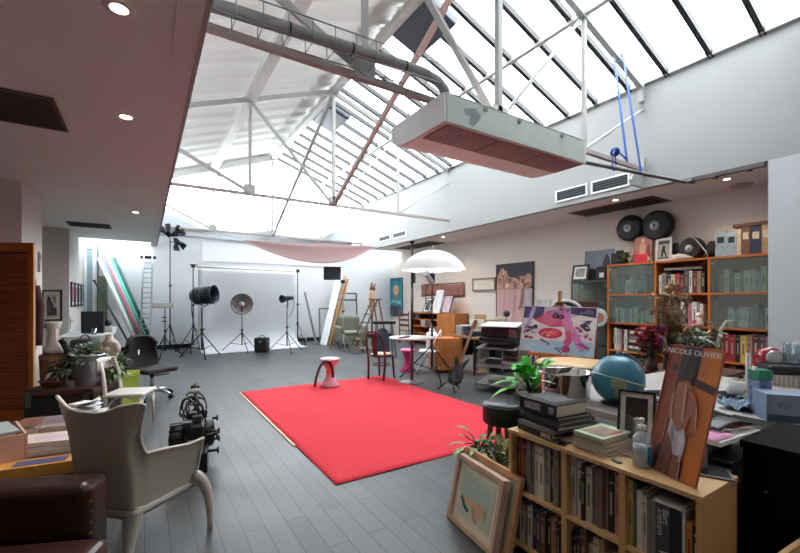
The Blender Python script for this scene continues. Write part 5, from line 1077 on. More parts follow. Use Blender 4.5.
PALB = {'black':(34,34,38),'white':(214,210,202),'cream':(198,186,164),'grey':(126,124,122),'dark grey':(72,72,76),'red':(150,44,46),'maroon':(98,40,44),'brown':(104,74,56),'tan':(164,130,98),'navy':(44,52,80),'teal':(52,98,100),'green':(74,98,70),'pink':(190,120,130),'orange':(206,126,48),'yellow':(206,176,90),'pale blue':(150,170,184),'lilac':(170,150,170), 'taupe':(132,112,104)}
def book(lab, loc, rz, th, dep, h, col, grp, lean=0.0, band=None):
    """upright book: spine faces local -x, thickness along local y"""
    t = thing('book', lab, 'book', loc, rz, grp); c = PALB[col]
    if lean: t.rotation_euler = (lean, 0, rz)
    o = B().box(0,-th/2,0,.004,th/2,h).box(.004,-th/2,0,dep,-th/2+.003,h).box(.004,th/2-.003,0,dep,th/2,h).build('cover', m(*c,.5,0,.12,14), t)
    B().box(.005,-th/2+.003,.004,dep-.004,th/2-.003,h-.004).build('pages', PAPER, t)
    if band:
        bc_ = band; B().box(-.0006,-th*.14,h*.3,0,th*.16,h*.3+h*.4).box(-.0006,-th*.3,h*.84,0,th*.3,h*.87).build('spine_print', m(*bc_,.5,0,.5,60), o)
    return t
def row(y0, y1, z, hmax, x, cols, where, grp, seed, depth=.2, hmin=.72, tmin=.02, tmax=.05, gap=.0015, lean_last=False):
    """a run of upright books from y0 (left) down to y1 (right)"""
    rr = random.Random(seed); y = y0; k = 0
    while True:
        th = rr.uniform(tmin, tmax)
        if y-th < y1 or k >= len(ORD): break
        h = hmax*rr.uniform(hmin, 1); c = cols[k % len(cols)]; dp = depth*rr.uniform(.85, 1)
        dark = sum(PALB[c]) < 330
        band = rr.choice([(150,146,138),(150,124,80),(170,166,160)]) if dark else rr.choice([(100,98,96),(140,90,80),(120,116,124)])
        book('%s %s book, %s from left, %s' % ('thick' if th > (tmin+tmax)/2 else 'thin', c, ORD[k], where), (x+rr.uniform(0,.02), y-th/2, z), 0, th, dp, h, c, grp, 0, band if th > .016 else None)
        y -= th+gap; k += 1
    return y
ga = 'books on the wall bookcase'
S3 = SZ[2]; hs = SZ[1]-SZ[2]
P1 = ['white','grey','black','cream','red','maroon','dark grey','white','maroon','tan','black','white','red']; P2 = ['dark grey','brown','white','cream','grey','white','black','pink','white','grey','white']
row(UY[1]-.05, UY[2]+.05, SZ[1], .42, BX+.04, P1, 'middle bay top shelf of wall bookcase', ga, 31, .24, .8, .045, .085)
row(UY[1]-.05, UY[2]+.05, SZ[2], .46, BX+.04, P2, 'middle bay second shelf of wall bookcase', ga, 32, .24, .75, .045, .085)
row(UY[1]-.05, UY[2]+.3, SZ[3], .44, BX+.04, ['brown','tan','dark grey','green','cream'], 'middle bay third shelf of wall bookcase', ga, 33, .24, .75, .045, .085)
row(UY[0]-.06, UY[0]-.38, SZ[3], .46, BX+.04, ['black','white','cream','lilac','maroon','white'], 'left bay third shelf of wall bookcase', ga, 34, .24, .8, .035, .06)
row(UY[0]-.08, UY[0]-.75, SZ[1], .40, BX+.06, ['grey','teal','dark grey','cream','pale blue','grey'], 'left bay top glazed shelf of wall bookcase', ga, 35, .2, .7, .05, .09)
row(UY[0]-.08, UY[0]-.7, SZ[2], .36, BX+.06, ['grey','white','teal','white','pale blue','grey','white'], 'left bay second glazed shelf of wall bookcase', ga, 36, .2, .6, .04, .07)
row(UY[2]-.12, UY[3]+.06, SZ[1], .44, BX+.06, ['grey','white','dark grey','white','grey','white','cream','pale blue','white','grey'], 'right bay top glazed shelf of wall bookcase', ga, 37, .2, .7, .05, .08)
row(UY[2]-.25, UY[3]+.06, SZ[2], .42, BX+.06, ['white','grey','white','white','lilac','grey','dark grey'], 'right bay second glazed shelf of wall bookcase', ga, 38, .2, .7, .05, .08)
row(UY[2]-.14, UY[3]+.05, SZ[3], .5, BX+.04, ['maroon','red','red','black','yellow','tan','maroon','dark grey','pink'], 'right bay third shelf of wall bookcase', ga, 39, .24, .85, .06, .09)
row(UY[2]-.3, UY[3]+.05, .04, .36, BX+.04, ['brown','dark grey','cream','green','tan','black'], 'right bay bottom shelf of wall bookcase', ga, 40, .24, .8, .05, .08)
row(UY[0]-.1, UY[1]+.1, .04, .34, BX+.04, ['black','brown','cream','tan','dark grey','green','maroon'], 'left bay bottom shelf of wall bookcase', ga, 41, .24, .8, .06, .09)
def flatpile(x, y, z, rz, specs, where, grp, nm='book', seed=1):
    """books lying flat, first at the bottom; spec = (w along x, d along y, h, colour)"""
    rr = random.Random(seed); n = len(specs)
    for k, (w, dd, h, c) in enumerate(specs):
        pos = 'topmost' if k == n-1 else ('bottom' if k == 0 else ORD[k]+' from the bottom')
        t = thing(nm, '%s %s lying flat, %s of %s' % (c, nm, pos, where), nm, (x+rr.uniform(-.012,.012), y+rr.uniform(-.012,.012), z), rz+rr.uniform(-.06,.06), grp)
        cc = PALB[c]; e = .004 if h > .012 else .001
        B().box(-w/2,-dd/2,0,w/2,dd/2,e).box(-w/2,-dd/2,h-e,w/2,dd/2,h).box(-w/2,-dd/2,e,-w/2+.004,dd/2,h-e).build('cover', m(*cc,.4,0,.15,14), t)
        B().box(-w/2+.004,-dd/2+.004,e,w/2-.004,dd/2-.004,h-e).build('pages', PAPER, t)
        z += h+.0005
    return z
flatpile(BX+.16, UY[0]-.66, SZ[3], 0, [(.26,.5,.06,'dark grey'),(.26,.48,.05,'white'),(.25,.5,.07,'black'),(.25,.46,.05,'cream'),(.26,.5,.07,'grey'),(.24,.44,.05,'maroon'),(.24,.48,.06,'white')], 'flat pile, wall bookcase left bay', ga, 'book', 4)
flatpile(BX+.16, UY[1]-.45, SZ[1]+.43, 0, [(.22,.6,.04,'grey')], 'wall bookcase middle bay top row', ga)
t = thing('glass_ornament', 'small blue glass ornament behind the top left glass door', 'ornament', (BX+.12, UY[0]-.62, SZ[1])); B().lathe([(.08,0),(.1,.03),(.09,.12),(.03,.17),(.02,.2)], 18).build('ornament_body', m(40,96,130,.2), t); B().ball((0,0,.22),.035,10,8).build('stopper', m(60,120,150,.2), t)
t = thing('ceramic_plate', 'pale round ceramic plate behind the second glass door of the left bay', 'plate', (BX+.2, UY[0]-.8, SZ[2]+.16)); B().lathe([(.15,.02),(.14,.025),(.08,.005),(.001,.005)], 26, (0,0,0), (-1,0,.15), caps=False).lathe([(.001,-.004),(.08,-.004),(.15,.02)], 26, (0,0,0), (-1,0,.15), caps=False).build('plate_body', m(196,206,204,.3), t); B().box(-.02,-.05,-.16,.05,.05,-.13).build('plate_stand', DARKW, t)
t = thing('figurine', 'small red and white figurine on the second shelf of the middle bay', 'figurine', (BX+.03, UY[1]-.72, SZ[2])); B().lathe([(.07,0),(.08,.04),(.05,.12),(.03,.16)], 14).build('figurine_body', m(206,180,170,.4), t); B().ball((0,0,.2),.05,12,8).build('figurine_head', m(216,200,190,.4), t); B().ball((-.03,.05,.08),.045,10,8).build('red_bundle', m(176,60,56,.4), t)
# things on top of the bookcase
def top(px): return onX(px, 262, BX+.12)
def tz(px, dy): return onX(px, dy, BX+.12).z
T0 = TZ
def leanpic(name, lab, px0, px1, ptop, fr, inner, fw=.03, matw=.0, mat_c=None, art=None, cat='picture', x=BX+.1):
    a, c = onX(px0, 262, x), onX(px1, 262, x); h = onX((px0+px1)/2, ptop, x).z-T0
    return picture(name, lab, (x,a.y,T0+.002), (x,c.y,T0+.002), (x+.1*h,a.y,T0+h), fr, inner, fw=fw, matw=matw, mat_c=mat_c, art=art, cat=cat, grp='pictures on top of the wall bookcase', th=.025)
leanpic('postcard_print', 'pinkish print of figures standing on the wall bookcase below the two reels', 633, 651, 236, m(150,120,110,.5), m(176,120,112,.6,0,.3,9), .012, art=shapes([((206,160,146),[(.3,.1),(.6,.1),(.66,.6),(.5,.85),(.3,.6)]),((96,56,56),[(.7,.1),(.95,.1),(.9,.7),(.75,.6)]),((224,196,184),ell(.48,.86,.1,.07))]))
leanpic('framed_photograph', 'white framed black and white photograph on the wall bookcase, middle', 655, 671, 238, m(226,224,222,.4), m(170,170,172,.6,0,.2,12), .035, art=shapes([((60,60,62),[(.05,.78),(.95,.8),(.95,.95),(.05,.95)]),((40,40,42),[(.3,.15),(.45,.15),(.5,.4),(.7,.1),(.8,.12),(.6,.5),(.62,.68),(.4,.72),(.34,.5)]),((96,96,98),[(.05,.05),(.95,.05),(.95,.12),(.05,.12)])]))
leanpic('dark_print', 'small dark frame on the wall bookcase right of the white framed photograph', 672, 678, 243, BLACK, m(70,66,66,.5), .02, x=BX+.2)
t = thing('red_box', 'bright red box in front of the pinkish print on the wall bookcase', 'box', (BX+.03, onX(642,262,BX+.03).y, T0)); B().box(-.03,-.13,0,.05,.13,.16).build('box_body', m(206,36,60,.5), t, bev=.005); B().box(-.034,-.134,.12,.054,.134,.165).build('lid', m(220,50,74,.5), t)
for px, ch, lab in ((650.5,'K','pale wooden letter K standing on the wall bookcase edge'),(630,'Y','pale wooden letter Y standing on the wall bookcase left of the red box')):
    q = onX(px, 262, BX+.01); cu = bpy.data.curves.new('letter', 'FONT'); cu.body = ch; cu.size = .17; cu.extrude = .012; cu.align_x = 'CENTER'
    cu.materials.append(m(206,180,140,.6)); o = text_mesh('wooden_letter', cu); o.location = (BX+.0, q.y, T0+.001); o.rotation_euler = (R(90),0,R(-90)); tag(o, lab, 'letter')
t = thing('camera', 'old black camera with flowers beside it at the left end of the bookcase top', 'camera', (BX+.1, onX(620,262,BX+.1).y, T0)); B().box(-.07,-.16,0,.07,.16,.24).build('camera_body', BLACK, t, bev=.02); B().lathe([(.07,0),(.075,.05),(.05,.06),(.001,.05)], 18, (-.07,0,.12), (-1,0,0), caps=False).build('lens', MBLACK, t); B().box(-.04,-.06,.24,.04,.06,.29).build('viewfinder', BLACK, t)
plant('flower_bunch', 'small bunch of green leaves beside the old black camera', (BX+.08, onX(628,262,BX+.1).y, T0), 46, .07, .03, .3, (.2,1.5), [(66,76,56),(120,120,84),(150,110,100)], 15)
for k, (px0, c) in enumerate(((675.5,(224,220,216)),(681,(214,210,206)))):
    t = thing('white_cup' if k == 0 else 'white_shell', 'small white pot on the bookcase edge right of the framed photograph' if k == 0 else 'white pointed shell lying on the bookcase edge before the black reel', 'pot' if k == 0 else 'shell', (BX+.06, onX(px0,262,BX+.06).y, T0))
    if k == 0: B().lathe([(.05,0),(.06,.02),(.06,.1),(.05,.1),(.045,.02),(.001,.02)], 18, caps=False).build('pot_wall', m(*c,.4), t); B().lathe([(.049,.09),(.001,.085)], 16, caps=False).build('filling', m(150,140,130,.8), t)
    else: B().tube([(0,.12,.05),(0,.05,.06),(0,-.06,.05),(0,-.2,.02)], [.03,.06,.05,.006], 14).build('shell_body', m(*c,.4), t); B().torus((0,.1,.05),.035,.012,(0,1,.2),18,6).build('shell_lip', m(206,190,180,.4), t)
def reel(lab, y, z, x, r, rz=0, parent=None):
    t = thing('black_reel', lab, 'reel', (x,y,z), rz, 'black round reels by the wall bookcase'); ax = (-1,.12,-.05)
    B().lathe([(r*.55,-.10),(r*.95,-.09),(r,-.06),(r,.05),(r*.95,.08),(r*.5,.1),(r*.3,.09)], 34, (0,0,0), ax).build('reel_body', m(26,26,28,.5,0,.15), t)
    B().torus(V(ax).normalized()*.08, r*.8, .014, ax, 34, 6).build('rim_ring', m(46,46,48,.4), t)
    B().lathe([(r*.32,.085),(r*.33,.1),(r*.3,.115),(.001,.112)], 24, (0,0,0), ax, caps=False).build('silver_hub', m(178,182,188,.3,.5), t); B().lathe([(r*.08,.112),(r*.07,.125),(.001,.125)], 12, (0,0,0), ax, caps=False).build('hub_bolt', DGREY, t)
    B().box(.09,-.05,-.05,.36-(x-BX-0)+.0 if False else .12,.05,.05).build('wall_bracket', BLACK, t)
    return t
a = onX(630,228,XR-.15); c = onX(657,225.5,XR-.15)
reel('black round reel with a silver hub high on the right wall, left of a pair', a.y, a.z, XR-.13, .265)
reel('black round reel with a silver hub high on the right wall, right of a pair', c.y, c.z, XR-.13, .29)
t = reel('black reel with a silver hub lying on top of the wall bookcase', onX(692,250,BX+.16).y, T0+.2, BX+.16, .2)
B().lathe([(.1,0),(.14,.05),(.15,.16),(.1,.24)], 20, (.02,-.36,-.15), (0,0,1)).build('second_drum', m(26,26,28,.5,0,.15), t)
B().tube([(-.14,-.02,.2),(-.16,-.12,.14),(-.16,-.28,-.1),(-.15,-.3,-.19)], .008, 6).build('white_cable', m(200,200,200,.5), t)
# blue grey folder files and art books at the right end of the top
yy = onX(716,262,BX+.08).y
for k, (w, h, c, lb) in enumerate(((.16,.42,'pale blue','tall pale blue file standing on the bookcase top, left of its group'),(.14,.40,'pale blue','second pale blue file with a black label on the bookcase top'),(.06,.44,'cream','thin cream file on the bookcase top beside the pale blue files'),(.12,.46,'brown','brown patterned file on the bookcase top'),(.14,.45,'navy','dull navy file on the bookcase top'),(.1,.46,'tan','tan patterned file on the bookcase top near the pier'),(.07,.43,'black','black file with a white edge on the bookcase top near the pier'),(.12,.44,'dark grey','dark grey file at the right end of the bookcase top'))):
    t = thing('box_file', lb, 'file', (BX+.04, yy-w/2, T0), 0, 'files on top of the wall bookcase'); B().box(0,-w/2+.002,0,.26,w/2-.002,h).build('file_body', m(*PALB[c],.5,0,.3,9), t)
    B().box(-.003,-w*.3,h*.55,0,w*.3,h*.8).build('spine_label', m(*((40,44,50) if k < 2 else (190,180,160)),.5,0,.3,20), t); yy -= w
t = thing('long_album', 'long dark brown album lying across the files on the bookcase top', 'album', (BX+.16, yy+.36, T0+.4605)); B().box(-.13,-.32,0,.13,.3,.06).build('cover', m(84,56,44,.6,0,.4,12), t, bev=.004); B().box(-.125,-.31,.012,.134,.29,.048).build('pages', PAPER, t)
# glass cabinet left of the bookcase
gy0, gy1 = onX(571,300,BX+.02).y, UY[0]+.05; gz = onX(571,283,BX).z
gc = thing('glass_cabinet', 'narrow glass display cabinet left of the orange bookcase', 'cabinet', (BX+.02,(gy0+gy1)/2,0)); hh = (gy0-gy1)/2; GC_ = m(70,74,72,.4,.4); GP = glassy('cabinet_glass', 214,222,218,.82,.03,.3)
for sx in (.0,.3):
    for sy in (-hh,hh-.025): B().box(sx,sy,0,sx+.025,sy+.025,gz).build('post', GC_, gc)
B().box(0,-hh,gz,.325,hh,gz+.04).build('top', GC_, gc); B().box(0,-hh,0,.325,hh,.08).build('base', GC_, gc)
for z in (.5,.98,1.45): B().box(.01,-hh+.02,z,.315,hh-.02,z+.012).build('glass_shelf', GP, gc)
B().box(.004,-hh+.025,.08,.01,hh-.025,gz).build('glass_door', GP, gc); B().box(.316,-hh+.02,.08,.322,hh-.02,gz).build('back_panel', m(120,120,114,.6), gc)
for k, (z, y, c, lb) in enumerate(((1.462,.12,(206,200,186),'white box on the upper shelf of the glass cabinet'),(1.462,-.2,(96,84,76),'brown box on the upper shelf of the glass cabinet'),(.992,.1,(150,140,120),'tan jar on the middle shelf of the glass cabinet'),(.512,.0,(110,104,100),'grey jar on the lower shelf of the glass cabinet'))):
    t = thing('display_box' if k < 2 else 'storage_jar', lb, 'box' if k < 2 else 'jar', (BX+.18,(gy0+gy1)/2+y,z), 0)
    if k < 2: B().box(-.09,-.13,0,.09,.13,.3).build('box_body', m(*c,.5), t); B().box(-.094,-.134,.26,.094,.134,.305).build('lid', m(*[int(q*.85) for q in c],.5), t)
    else: B().lathe([(.09,0),(.1,.02),(.1,.2),(.07,.24)], 18).build('jar_body', m(*c,.4), t); B().lathe([(.075,.235),(.08,.28),(.001,.285)], 18).build('lid', DARKW, t)
t = thing('decorated_plate', 'round patterned plate leaning on the glass cabinet lower shelf by the bookcase', 'plate', (BX-.02,gy1+.12,onX(600,318,BX).z)); B().lathe([(.2,.02),(.19,.03),(.1,.008),(.001,.008)],30,(0,0,0),(-1,.1,.1),caps=False).lathe([(.001,0),(.1,0),(.2,.02)],30,(0,0,0),(-1,.1,.1),caps=False).build('plate_body', m(170,176,166,.3,0,.3,12), t); B().lathe([(.11,.012),(.001,.014)],24,(0,0,0),(-1,.1,.1),caps=False).build('painted_centre', m(150,84,66,.4,0,.5,16), t)
q = onX(585,282,BX+.1)
picture('framed_photograph', 'black framed white mounted drawing tilted on top of the glass cabinet', (BX+.0,onX(571,283,BX).y,gz+.045), (BX+.0,onX(587,283,BX).y,gz+.045), (BX+.08,onX(571,283,BX).y-.03,gz+.045+.36), BLACK, m(150,150,150,.6,0,.4,9), fw=.04, matw=.05, mat_c=PAPER)
t = thing('black_lamp', 'black squat box lamp on the glass cabinet beside the tilted drawing', 'lamp', (BX+.16,gy1+.14,gz+.04)); B().box(-.1,-.12,0,.1,.12,.3).build('lamp_body', MBLACK, t, bev=.03); B().box(-.104,-.06,.06,-.1,.04,.16).build('pale_panel', m(206,206,204,.4), t)
picture('grey_print', 'grey blue print of a dark figure on top of the glass cabinet by the bookcase', (BX+.24,onX(586,262,BX+.24).y+.05,gz+.30), (BX+.24,UY[0]+.03,gz+.30), (BX+.29,onX(586,262,BX+.24).y+.05,gz+.72), m(150,154,164,.5), m(130,138,154,.6,0,.15,6), fw=.012, art=shapes([((54,58,74),[(.6,.0),(.95,.0),(.86,.6),(.76,.8),(.68,.5)])])); 
t = thing('document_box', 'dark box under the grey blue print on the glass cabinet', 'box', (BX+.25,gy0-.36,gz+.04)); B().box(-.06,-.3,0,.07,.2,.255).build('box_body', m(60,56,56,.6), t); B().box(-.064,-.304,.2,.074,.204,.26).build('lid', m(72,66,64,.6), t)
# round mirror-like thing and picture behind the easel
q = d3(566,315,7.6); t = thing('round_mirror', 'round grey framed mirror standing behind the easel painting', 'mirror', (q.x,q.y,0), R(-62)); B().torus((0,0,1.17),.31,.035,(0,1,0),40,10).build('mirror_frame', m(176,176,178,.5), t); B().lathe([(.001,.0),(.3,.0),(.3,.012),(.001,.012)],36,(0,0,1.17),(0,1,0)).build('mirror_glass', m(104,116,140,.12,.7,.3,5), t)
for sx in (-.18,.18): B().bar((sx,0,.9),(sx*1.4,-.1,0),.03,.03).build('leg', GREYM, t)
q = d3(579,305,8.2); t = thing('carved_panel', 'dark reddish carved panel standing behind the round mirror', 'panel', (q.x,q.y,0), R(-62)); B().box(-.34,-.03,0,.34,.03,1.44).build('panel_body', m(84,54,50,.7,0,.4,16), t); B().box(-.36,-.04,1.4,.36,.04,1.47).build('top_moulding', DARKW, t)
q = d3(548,308,8.0); picture('small_picture', 'small pale landscape picture low on the wall left of the easel post', (8.54,onX(536,312,8.54).y,1.28), (8.54,onX(549,312,8.54).y,1.28), (8.57,onX(536,312,8.54).y,1.52), m(190,182,170,.5), m(176,180,178,.6,0,.3,10), fw=.04)
# ---------------------------------------------------------------- easel and painting
PL_, PR_ = d3(519,351,5.7), d3(593,357.5,5.0)
zb = .80; zt2 = 1.42
bl, br, tl = V((PL_.x,PL_.y,zb)), V((PR_.x,PR_.y,zb-.015)), V((PL_.x+.13,PL_.y+.02,zt2))
paint = shapes([((178,226,248),[(0,0),(1,0),(1,.30),(0,.26)]),((242,244,250),[(0,.24),(1,.28),(1,.78),(0,.8)]),((96,92,150),[(0,.74),(.3,.7),(.3,1),(0,1)]),((70,92,110),[(.12,.76),(.28,.74),(.2,.98)]),((196,200,232),[(.04,.5),(.12,1),(.18,1),(.1,.5)]),
 ((78,66,120),[(.68,.86),(1,.8),(1,1),(.66,1)]),((70,130,104),[(.84,.88),(.97,.86),(.95,.95),(.86,.96)]),((246,246,250),[(.62,.74),(.8,.84),(1,.78),(1,.3),(.86,.3),(.74,.56)]),
 ((214,90,120),[(.16,.70),(.34,.84),(.62,.72),(.6,.58),(.42,.56),(.3,.62)]),((222,120,166),ell(.41,.76,.13,.17)),((226,150,214),[(.40,.88),(.56,.97),(.66,.9),(.72,.6),(.86,.28),(.96,.14),(.80,.12),(.66,.5),(.56,.72),(.46,.8)]),((226,150,196),[(.48,.94),(.56,.97),(.66,.6),(.78,.3),(.72,.28),(.58,.62)]),
 ((206,60,96),ell(.42,.42,.17,.115)),((232,110,120),ell(.43,.43,.12,.075)),((244,170,150),ell(.40,.44,.05,.03)),((216,100,150),[(.62,.5),(.7,.48),(.72,.26),(.66,.12),(.6,.2),(.64,.34)]),((190,70,130),ell(.65,.1,.06,.07)),((176,90,150),[(.78,.22),(.94,.13),(.96,.17),(.84,.26)]),
 ((30,24,40),ell(.47,.80,.045,.05)),((30,24,40),ell(.55,.79,.045,.05)),((216,110,160),ell(.47,.80,.02,.022)),((216,110,160),ell(.55,.79,.02,.022)),
 ((96,96,140),ell(.15,.52,.09,.03)),((60,56,90),ell(.2,.56,.03,.03)),((120,110,160),ell(.10,.46,.06,.02)),((150,70,110),ell(.08,.30,.035,.035)),((170,90,130),ell(.15,.29,.035,.03)),((130,90,150),[(.28,.26),(.42,.16),(.43,.19),(.3,.29)]),((110,90,150),[(.52,.12),(.62,.0),(.6,.0),(.5,.1)]),
 ((70,50,80),[(.8,.62),(.9,.5),(.95,.54),(.88,.7)]),((206,90,120),[(.78,.6),(.86,.52),(.84,.48),(.76,.56)]),((60,60,100),[(.86,.72),(.96,.74),(.92,.64)]),((180,80,120),[(.88,.44),(.98,.36),(.97,.32),(.86,.4)])] + bodies(16,.04,.28,.36,.58,[(96,96,140),(60,56,90),(190,206,226),(150,120,170)],.012,.03) + bodies(14,.72,.98,.36,.72,[(90,80,130),(60,50,80),(200,110,150),(230,236,246)],.012,.03) + bodies(10,.3,.54,.36,.5,[(240,190,170),(190,60,90),(246,140,140)],.012,.03) + bodies(14,.02,.98,.84,.97,[(110,100,160),(60,110,110),(210,200,230),(150,90,150)],.015,.05) + bodies(12,.05,.95,.03,.2,[(206,226,240),(150,170,206),(230,236,246)],.015,.05))
picture('easel_painting', 'large pink and pale blue unframed painting resting on the wooden easel', bl, br, tl, m(226,226,230,.6), m(206,214,232,.6,0,.1,10), th=.035, fw=.008, cat='painting', art=paint)
e0 = (bl+br)/2; e0.z = 0; ez = atan2((br-bl).y, (br-bl).x)
t = thing('easel', 'tall pale wooden easel holding the pink painting', 'easel', (e0.x,e0.y,0), ez); EW = wood(190,132,84)
# local x along the painting to the right, +y behind it
B().bar((.0,.10,.05),(.0,.20,1.62),.06,.03).build('centre_post', EW, t)
B().bar((-.30,.05,0),(-.06,.20,1.45),.045,.03).build('leg', EW, t); B().bar((.30,.05,0),(.06,.20,1.45),.045,.03).build('leg', EW, t); B().bar((0,.7,0),(0,.17,1.4),.045,.03).build('rear_leg', EW, t)
B().box(-.36,-.06,.745,.36,.10,.785).build('tray', EW, t); B().box(-.02,.10,1.43,.02,.24,1.47).build('top_clamp', DARKW, t); B().box(-.28,.04,.3,.28,.07,.34).build('cross_bar', EW, t)
# round table, pot, leafy plant
c = d3(574,362,4.5); zt3 = c.z
t = thing('round_table', 'round pale wooden table in front of the easel painting', 'table', (c.x,c.y,0)); RT = wood(216,180,132,.4,.1)
B().lathe([(.37,zt3-.03),(.40,zt3-.02),(.40,zt3),(.001,zt3)], 44, caps=False).lathe([(.001,zt3-.03),(.37,zt3-.03)], 40, caps=False).build('tabletop', RT, t)
for k in range(3): a = 2*pi*k/3+2.3; B().bar((cos(a)*.14,sin(a)*.14,zt3-.03),(cos(a)*.34,sin(a)*.34,0),.05,.05).build('leg', wood(176,112,70), t)
B().lathe([(.16,zt3-.1),(.16,zt3-.03)], 20).build('apron', RT, t)
# ---------------------------------------------------------------- work table behind the low bookcase
WT = .80
wt = thing('work_table', 'long work table crowded with things behind the low birch bookcase', 'table', (3.15,1.1,0)); 
B().box(-.73,-.1,WT-.04,1.33,.88,WT).box(-.1,-.85,WT-.04,1.33,-.1,WT).build('tabletop', m(176,170,166,.5,0,.1), wt)
for sx, sy in ((-.7,.8),(1.25,.8),(-.7,-.08),(-.07,-.82),(1.25,-.82)): B().box(sx,sy,0,sx+.06,sy+.06,WT-.04).build('leg', MBLACK, wt)
B().box(-.64,.84,WT-.14,1.25,.86,WT-.04).build('apron', MBLACK, wt)
# steel pot
q = fl(571,399,WT); t = thing('steel_pot', 'large shiny steel pot on the work table beside the globe', 'pot', (q.x+.02,q.y+.06,WT)); d = q.x*SN+q.y*CS; r = 25*d/404
CR = metal(206,204,200,.14)
B().lathe([(r*.86,0),(r*.93,.012),(r*.96,.17),(r*1.06,.185),(r*1.06,.19),(r*.95,.185),(r*.9,.02),(.001,.015)], 40, caps=False).build('pot_body', CR, t); B().lathe([(.001,0),(r*.86,0)], 30, caps=False).build('pot_base', CR, t)
b = B()
for k in range(7): b.bar((-.06+k*.02,.02,.17),(-.06+k*.02,-.02,.215),.006,.006)
b.build('rack', DGREY, t)
for sx in (-1,1): B().tube(arc((sx*r*.96,0,.12),.05,-pi/2,pi/2,10,(sx,0,.3),(0,1,0)), .007, 6).build('handle', CR, t)
t = thing('patterned_cup', 'small dark red patterned paper cup in front of the steel pot', 'cup', (q.x-.16,q.y+.04,WT)); B().lathe([(.03,0),(.042,.09),(.040,.09),(.028,.005),(.001,.005)], 20, caps=False).build('cup_wall', m(150,96,100,.5,0,.5,40), t); B().torus((0,0,.09),.041,.003,n=24,k=6).build('rim', m(206,190,190,.5), t)
# globe
q = d3(618,379,2.72); GR_ = .162
gl = thing('globe', 'blue desk globe on the work table behind the framed photograph', 'globe', (q.x,q.y,WT))
gm = m(56,126,148,.3,0,.2,5); 
B().ball((0,0,q.z-WT),GR_,36,20).build('sphere', gm, gl)
LANDM = m(134,142,112,.4,0,.35,12)
def land(lons, b):
    n = len(lons); c = V((0,0,q.z-WT)); C_ = sum((V((cos(R(lo))*cos(R(la)), sin(R(lo))*cos(R(la)), sin(R(la)))) for lo, la in lons), V())/n
    rim = [V((cos(R(lo))*cos(R(la)), sin(R(lo))*cos(R(la)), sin(R(la)))) for lo, la in lons]
    vs = [c+C_.normalized()*(GR_+.0012)]
    for f in (.35,.7,1): vs += [c+(C_.lerp(p_, f)).normalized()*(GR_+.0012) for p_ in rim]
    fs = [(0,1+i,1+(i+1) % n) for i in range(n)]
    for k in (0,1): fs += [(1+k*n+i,1+(k+1)*n+i,1+(k+1)*n+(i+1) % n,1+k*n+(i+1) % n) for i in range(n)]
    b.add(vs, fs, 0, True)
vd = math.degrees(atan2(-q.y,-q.x)); b = B()
land([(vd+d_, la) for d_, la in ((-14,6),(0,14),(18,4),(20,-8),(10,-16),(6,-34),(-2,-46),(-8,-30),(-6,-14),(-16,-6))], b); b.build('continent', LANDM, gl, recalc=False); b = B(); land([(vd+d_, la) for d_, la in ((50,40),(64,44),(70,30),(60,24))], b)
b.build('continent', LANDM, gl, recalc=False)
B().torus((0,0,q.z-WT), GR_+.004, .005, (.25,-.1,1), 48, 6).build('equator_band', m(176,196,170,.4), gl)
B().tube(arc((0,0,q.z-WT), GR_+.018, R(-100), R(80), 24, (.845,-.534,0), (0,0,1)), .006, 8).build('meridian_arm', STEEL, gl); B().lathe([(.10,0),(.105,.01),(.03,.03),(.02,q.z-WT-GR_-.012)], 26).build('base', BLACK, gl); B().lathe([(.012,-.0),(.014,.02),(.004,.03)], 12, (0.0,0,q.z-WT+GR_)).build('top_pin', m(150,160,176,.4), gl)
# lower clutter on the table left of the globe (acrylic stand)
t = thing('acrylic_holder', 'clear plastic holder under the steel pot, beside the flat magazines', 'holder', (2.62,1.28,WT), R(-30)); AC = glassy('clear_plastic', 176,196,206,.6,.08)
B().box(-.12,-.08,0,.12,.08,.006).box(-.12,.07,.006,.12,.076,.13).box(-.12,-.08,.006,-.115,.07,.08).box(.115,-.08,.006,.12,.07,.08).build('holder_wall', AC, t); B().box(-.1,-.06,.006,.1,.05,.05).build('cards', m(120,136,150,.5,0,.3,20), t)
t = thing('black_tray', 'black tray of papers behind the flat magazines', 'tray', (2.72,1.14,WT), R(-30)); B().box(-.14,-.18,0,.14,.18,.01).box(-.14,-.18,.01,-.13,.18,.06).box(.13,-.18,.01,.14,.18,.06).box(-.13,.17,.01,.13,.18,.06).box(-.13,-.18,.01,.13,-.17,.06).build('tray_body', BLACK, t); B().box(-.12,-.15,.01,.12,.15,.03).build('papers', PAPER, t)
t = thing('charging_cable', 'thin white cable curling over the black tray', 'cable', (2.6,1.16,WT)); B().tube(bez((.1,.1,.08),(.0,.2,.16),(-.12,.0,.14),(-.14,-.2,.07)), .004, 6).build('cord', WHITE, t); B().cyl((.1,.1,.07),(.12,.12,.085),.008,n=8).build('plug', WHITE, t)
# bright green banana-leaf plant behind the books
q = d3(531,388,3.75); t = plant('banana_plant', 'bright green broad leaved plant behind the stack of black books', (q.x,q.y,.62), 34, .34, .12, .24, (.1,1.35), [(66,170,44),(96,196,70),(44,130,40)], 33, True, 'plant', .5)
B().lathe([(.001,-.62),(.12,-.62),(.16,-.3),(.165,0),(.15,0),(.001,-.02)], 26, caps=False).build('plant_pot', m(60,54,54,.6), t)
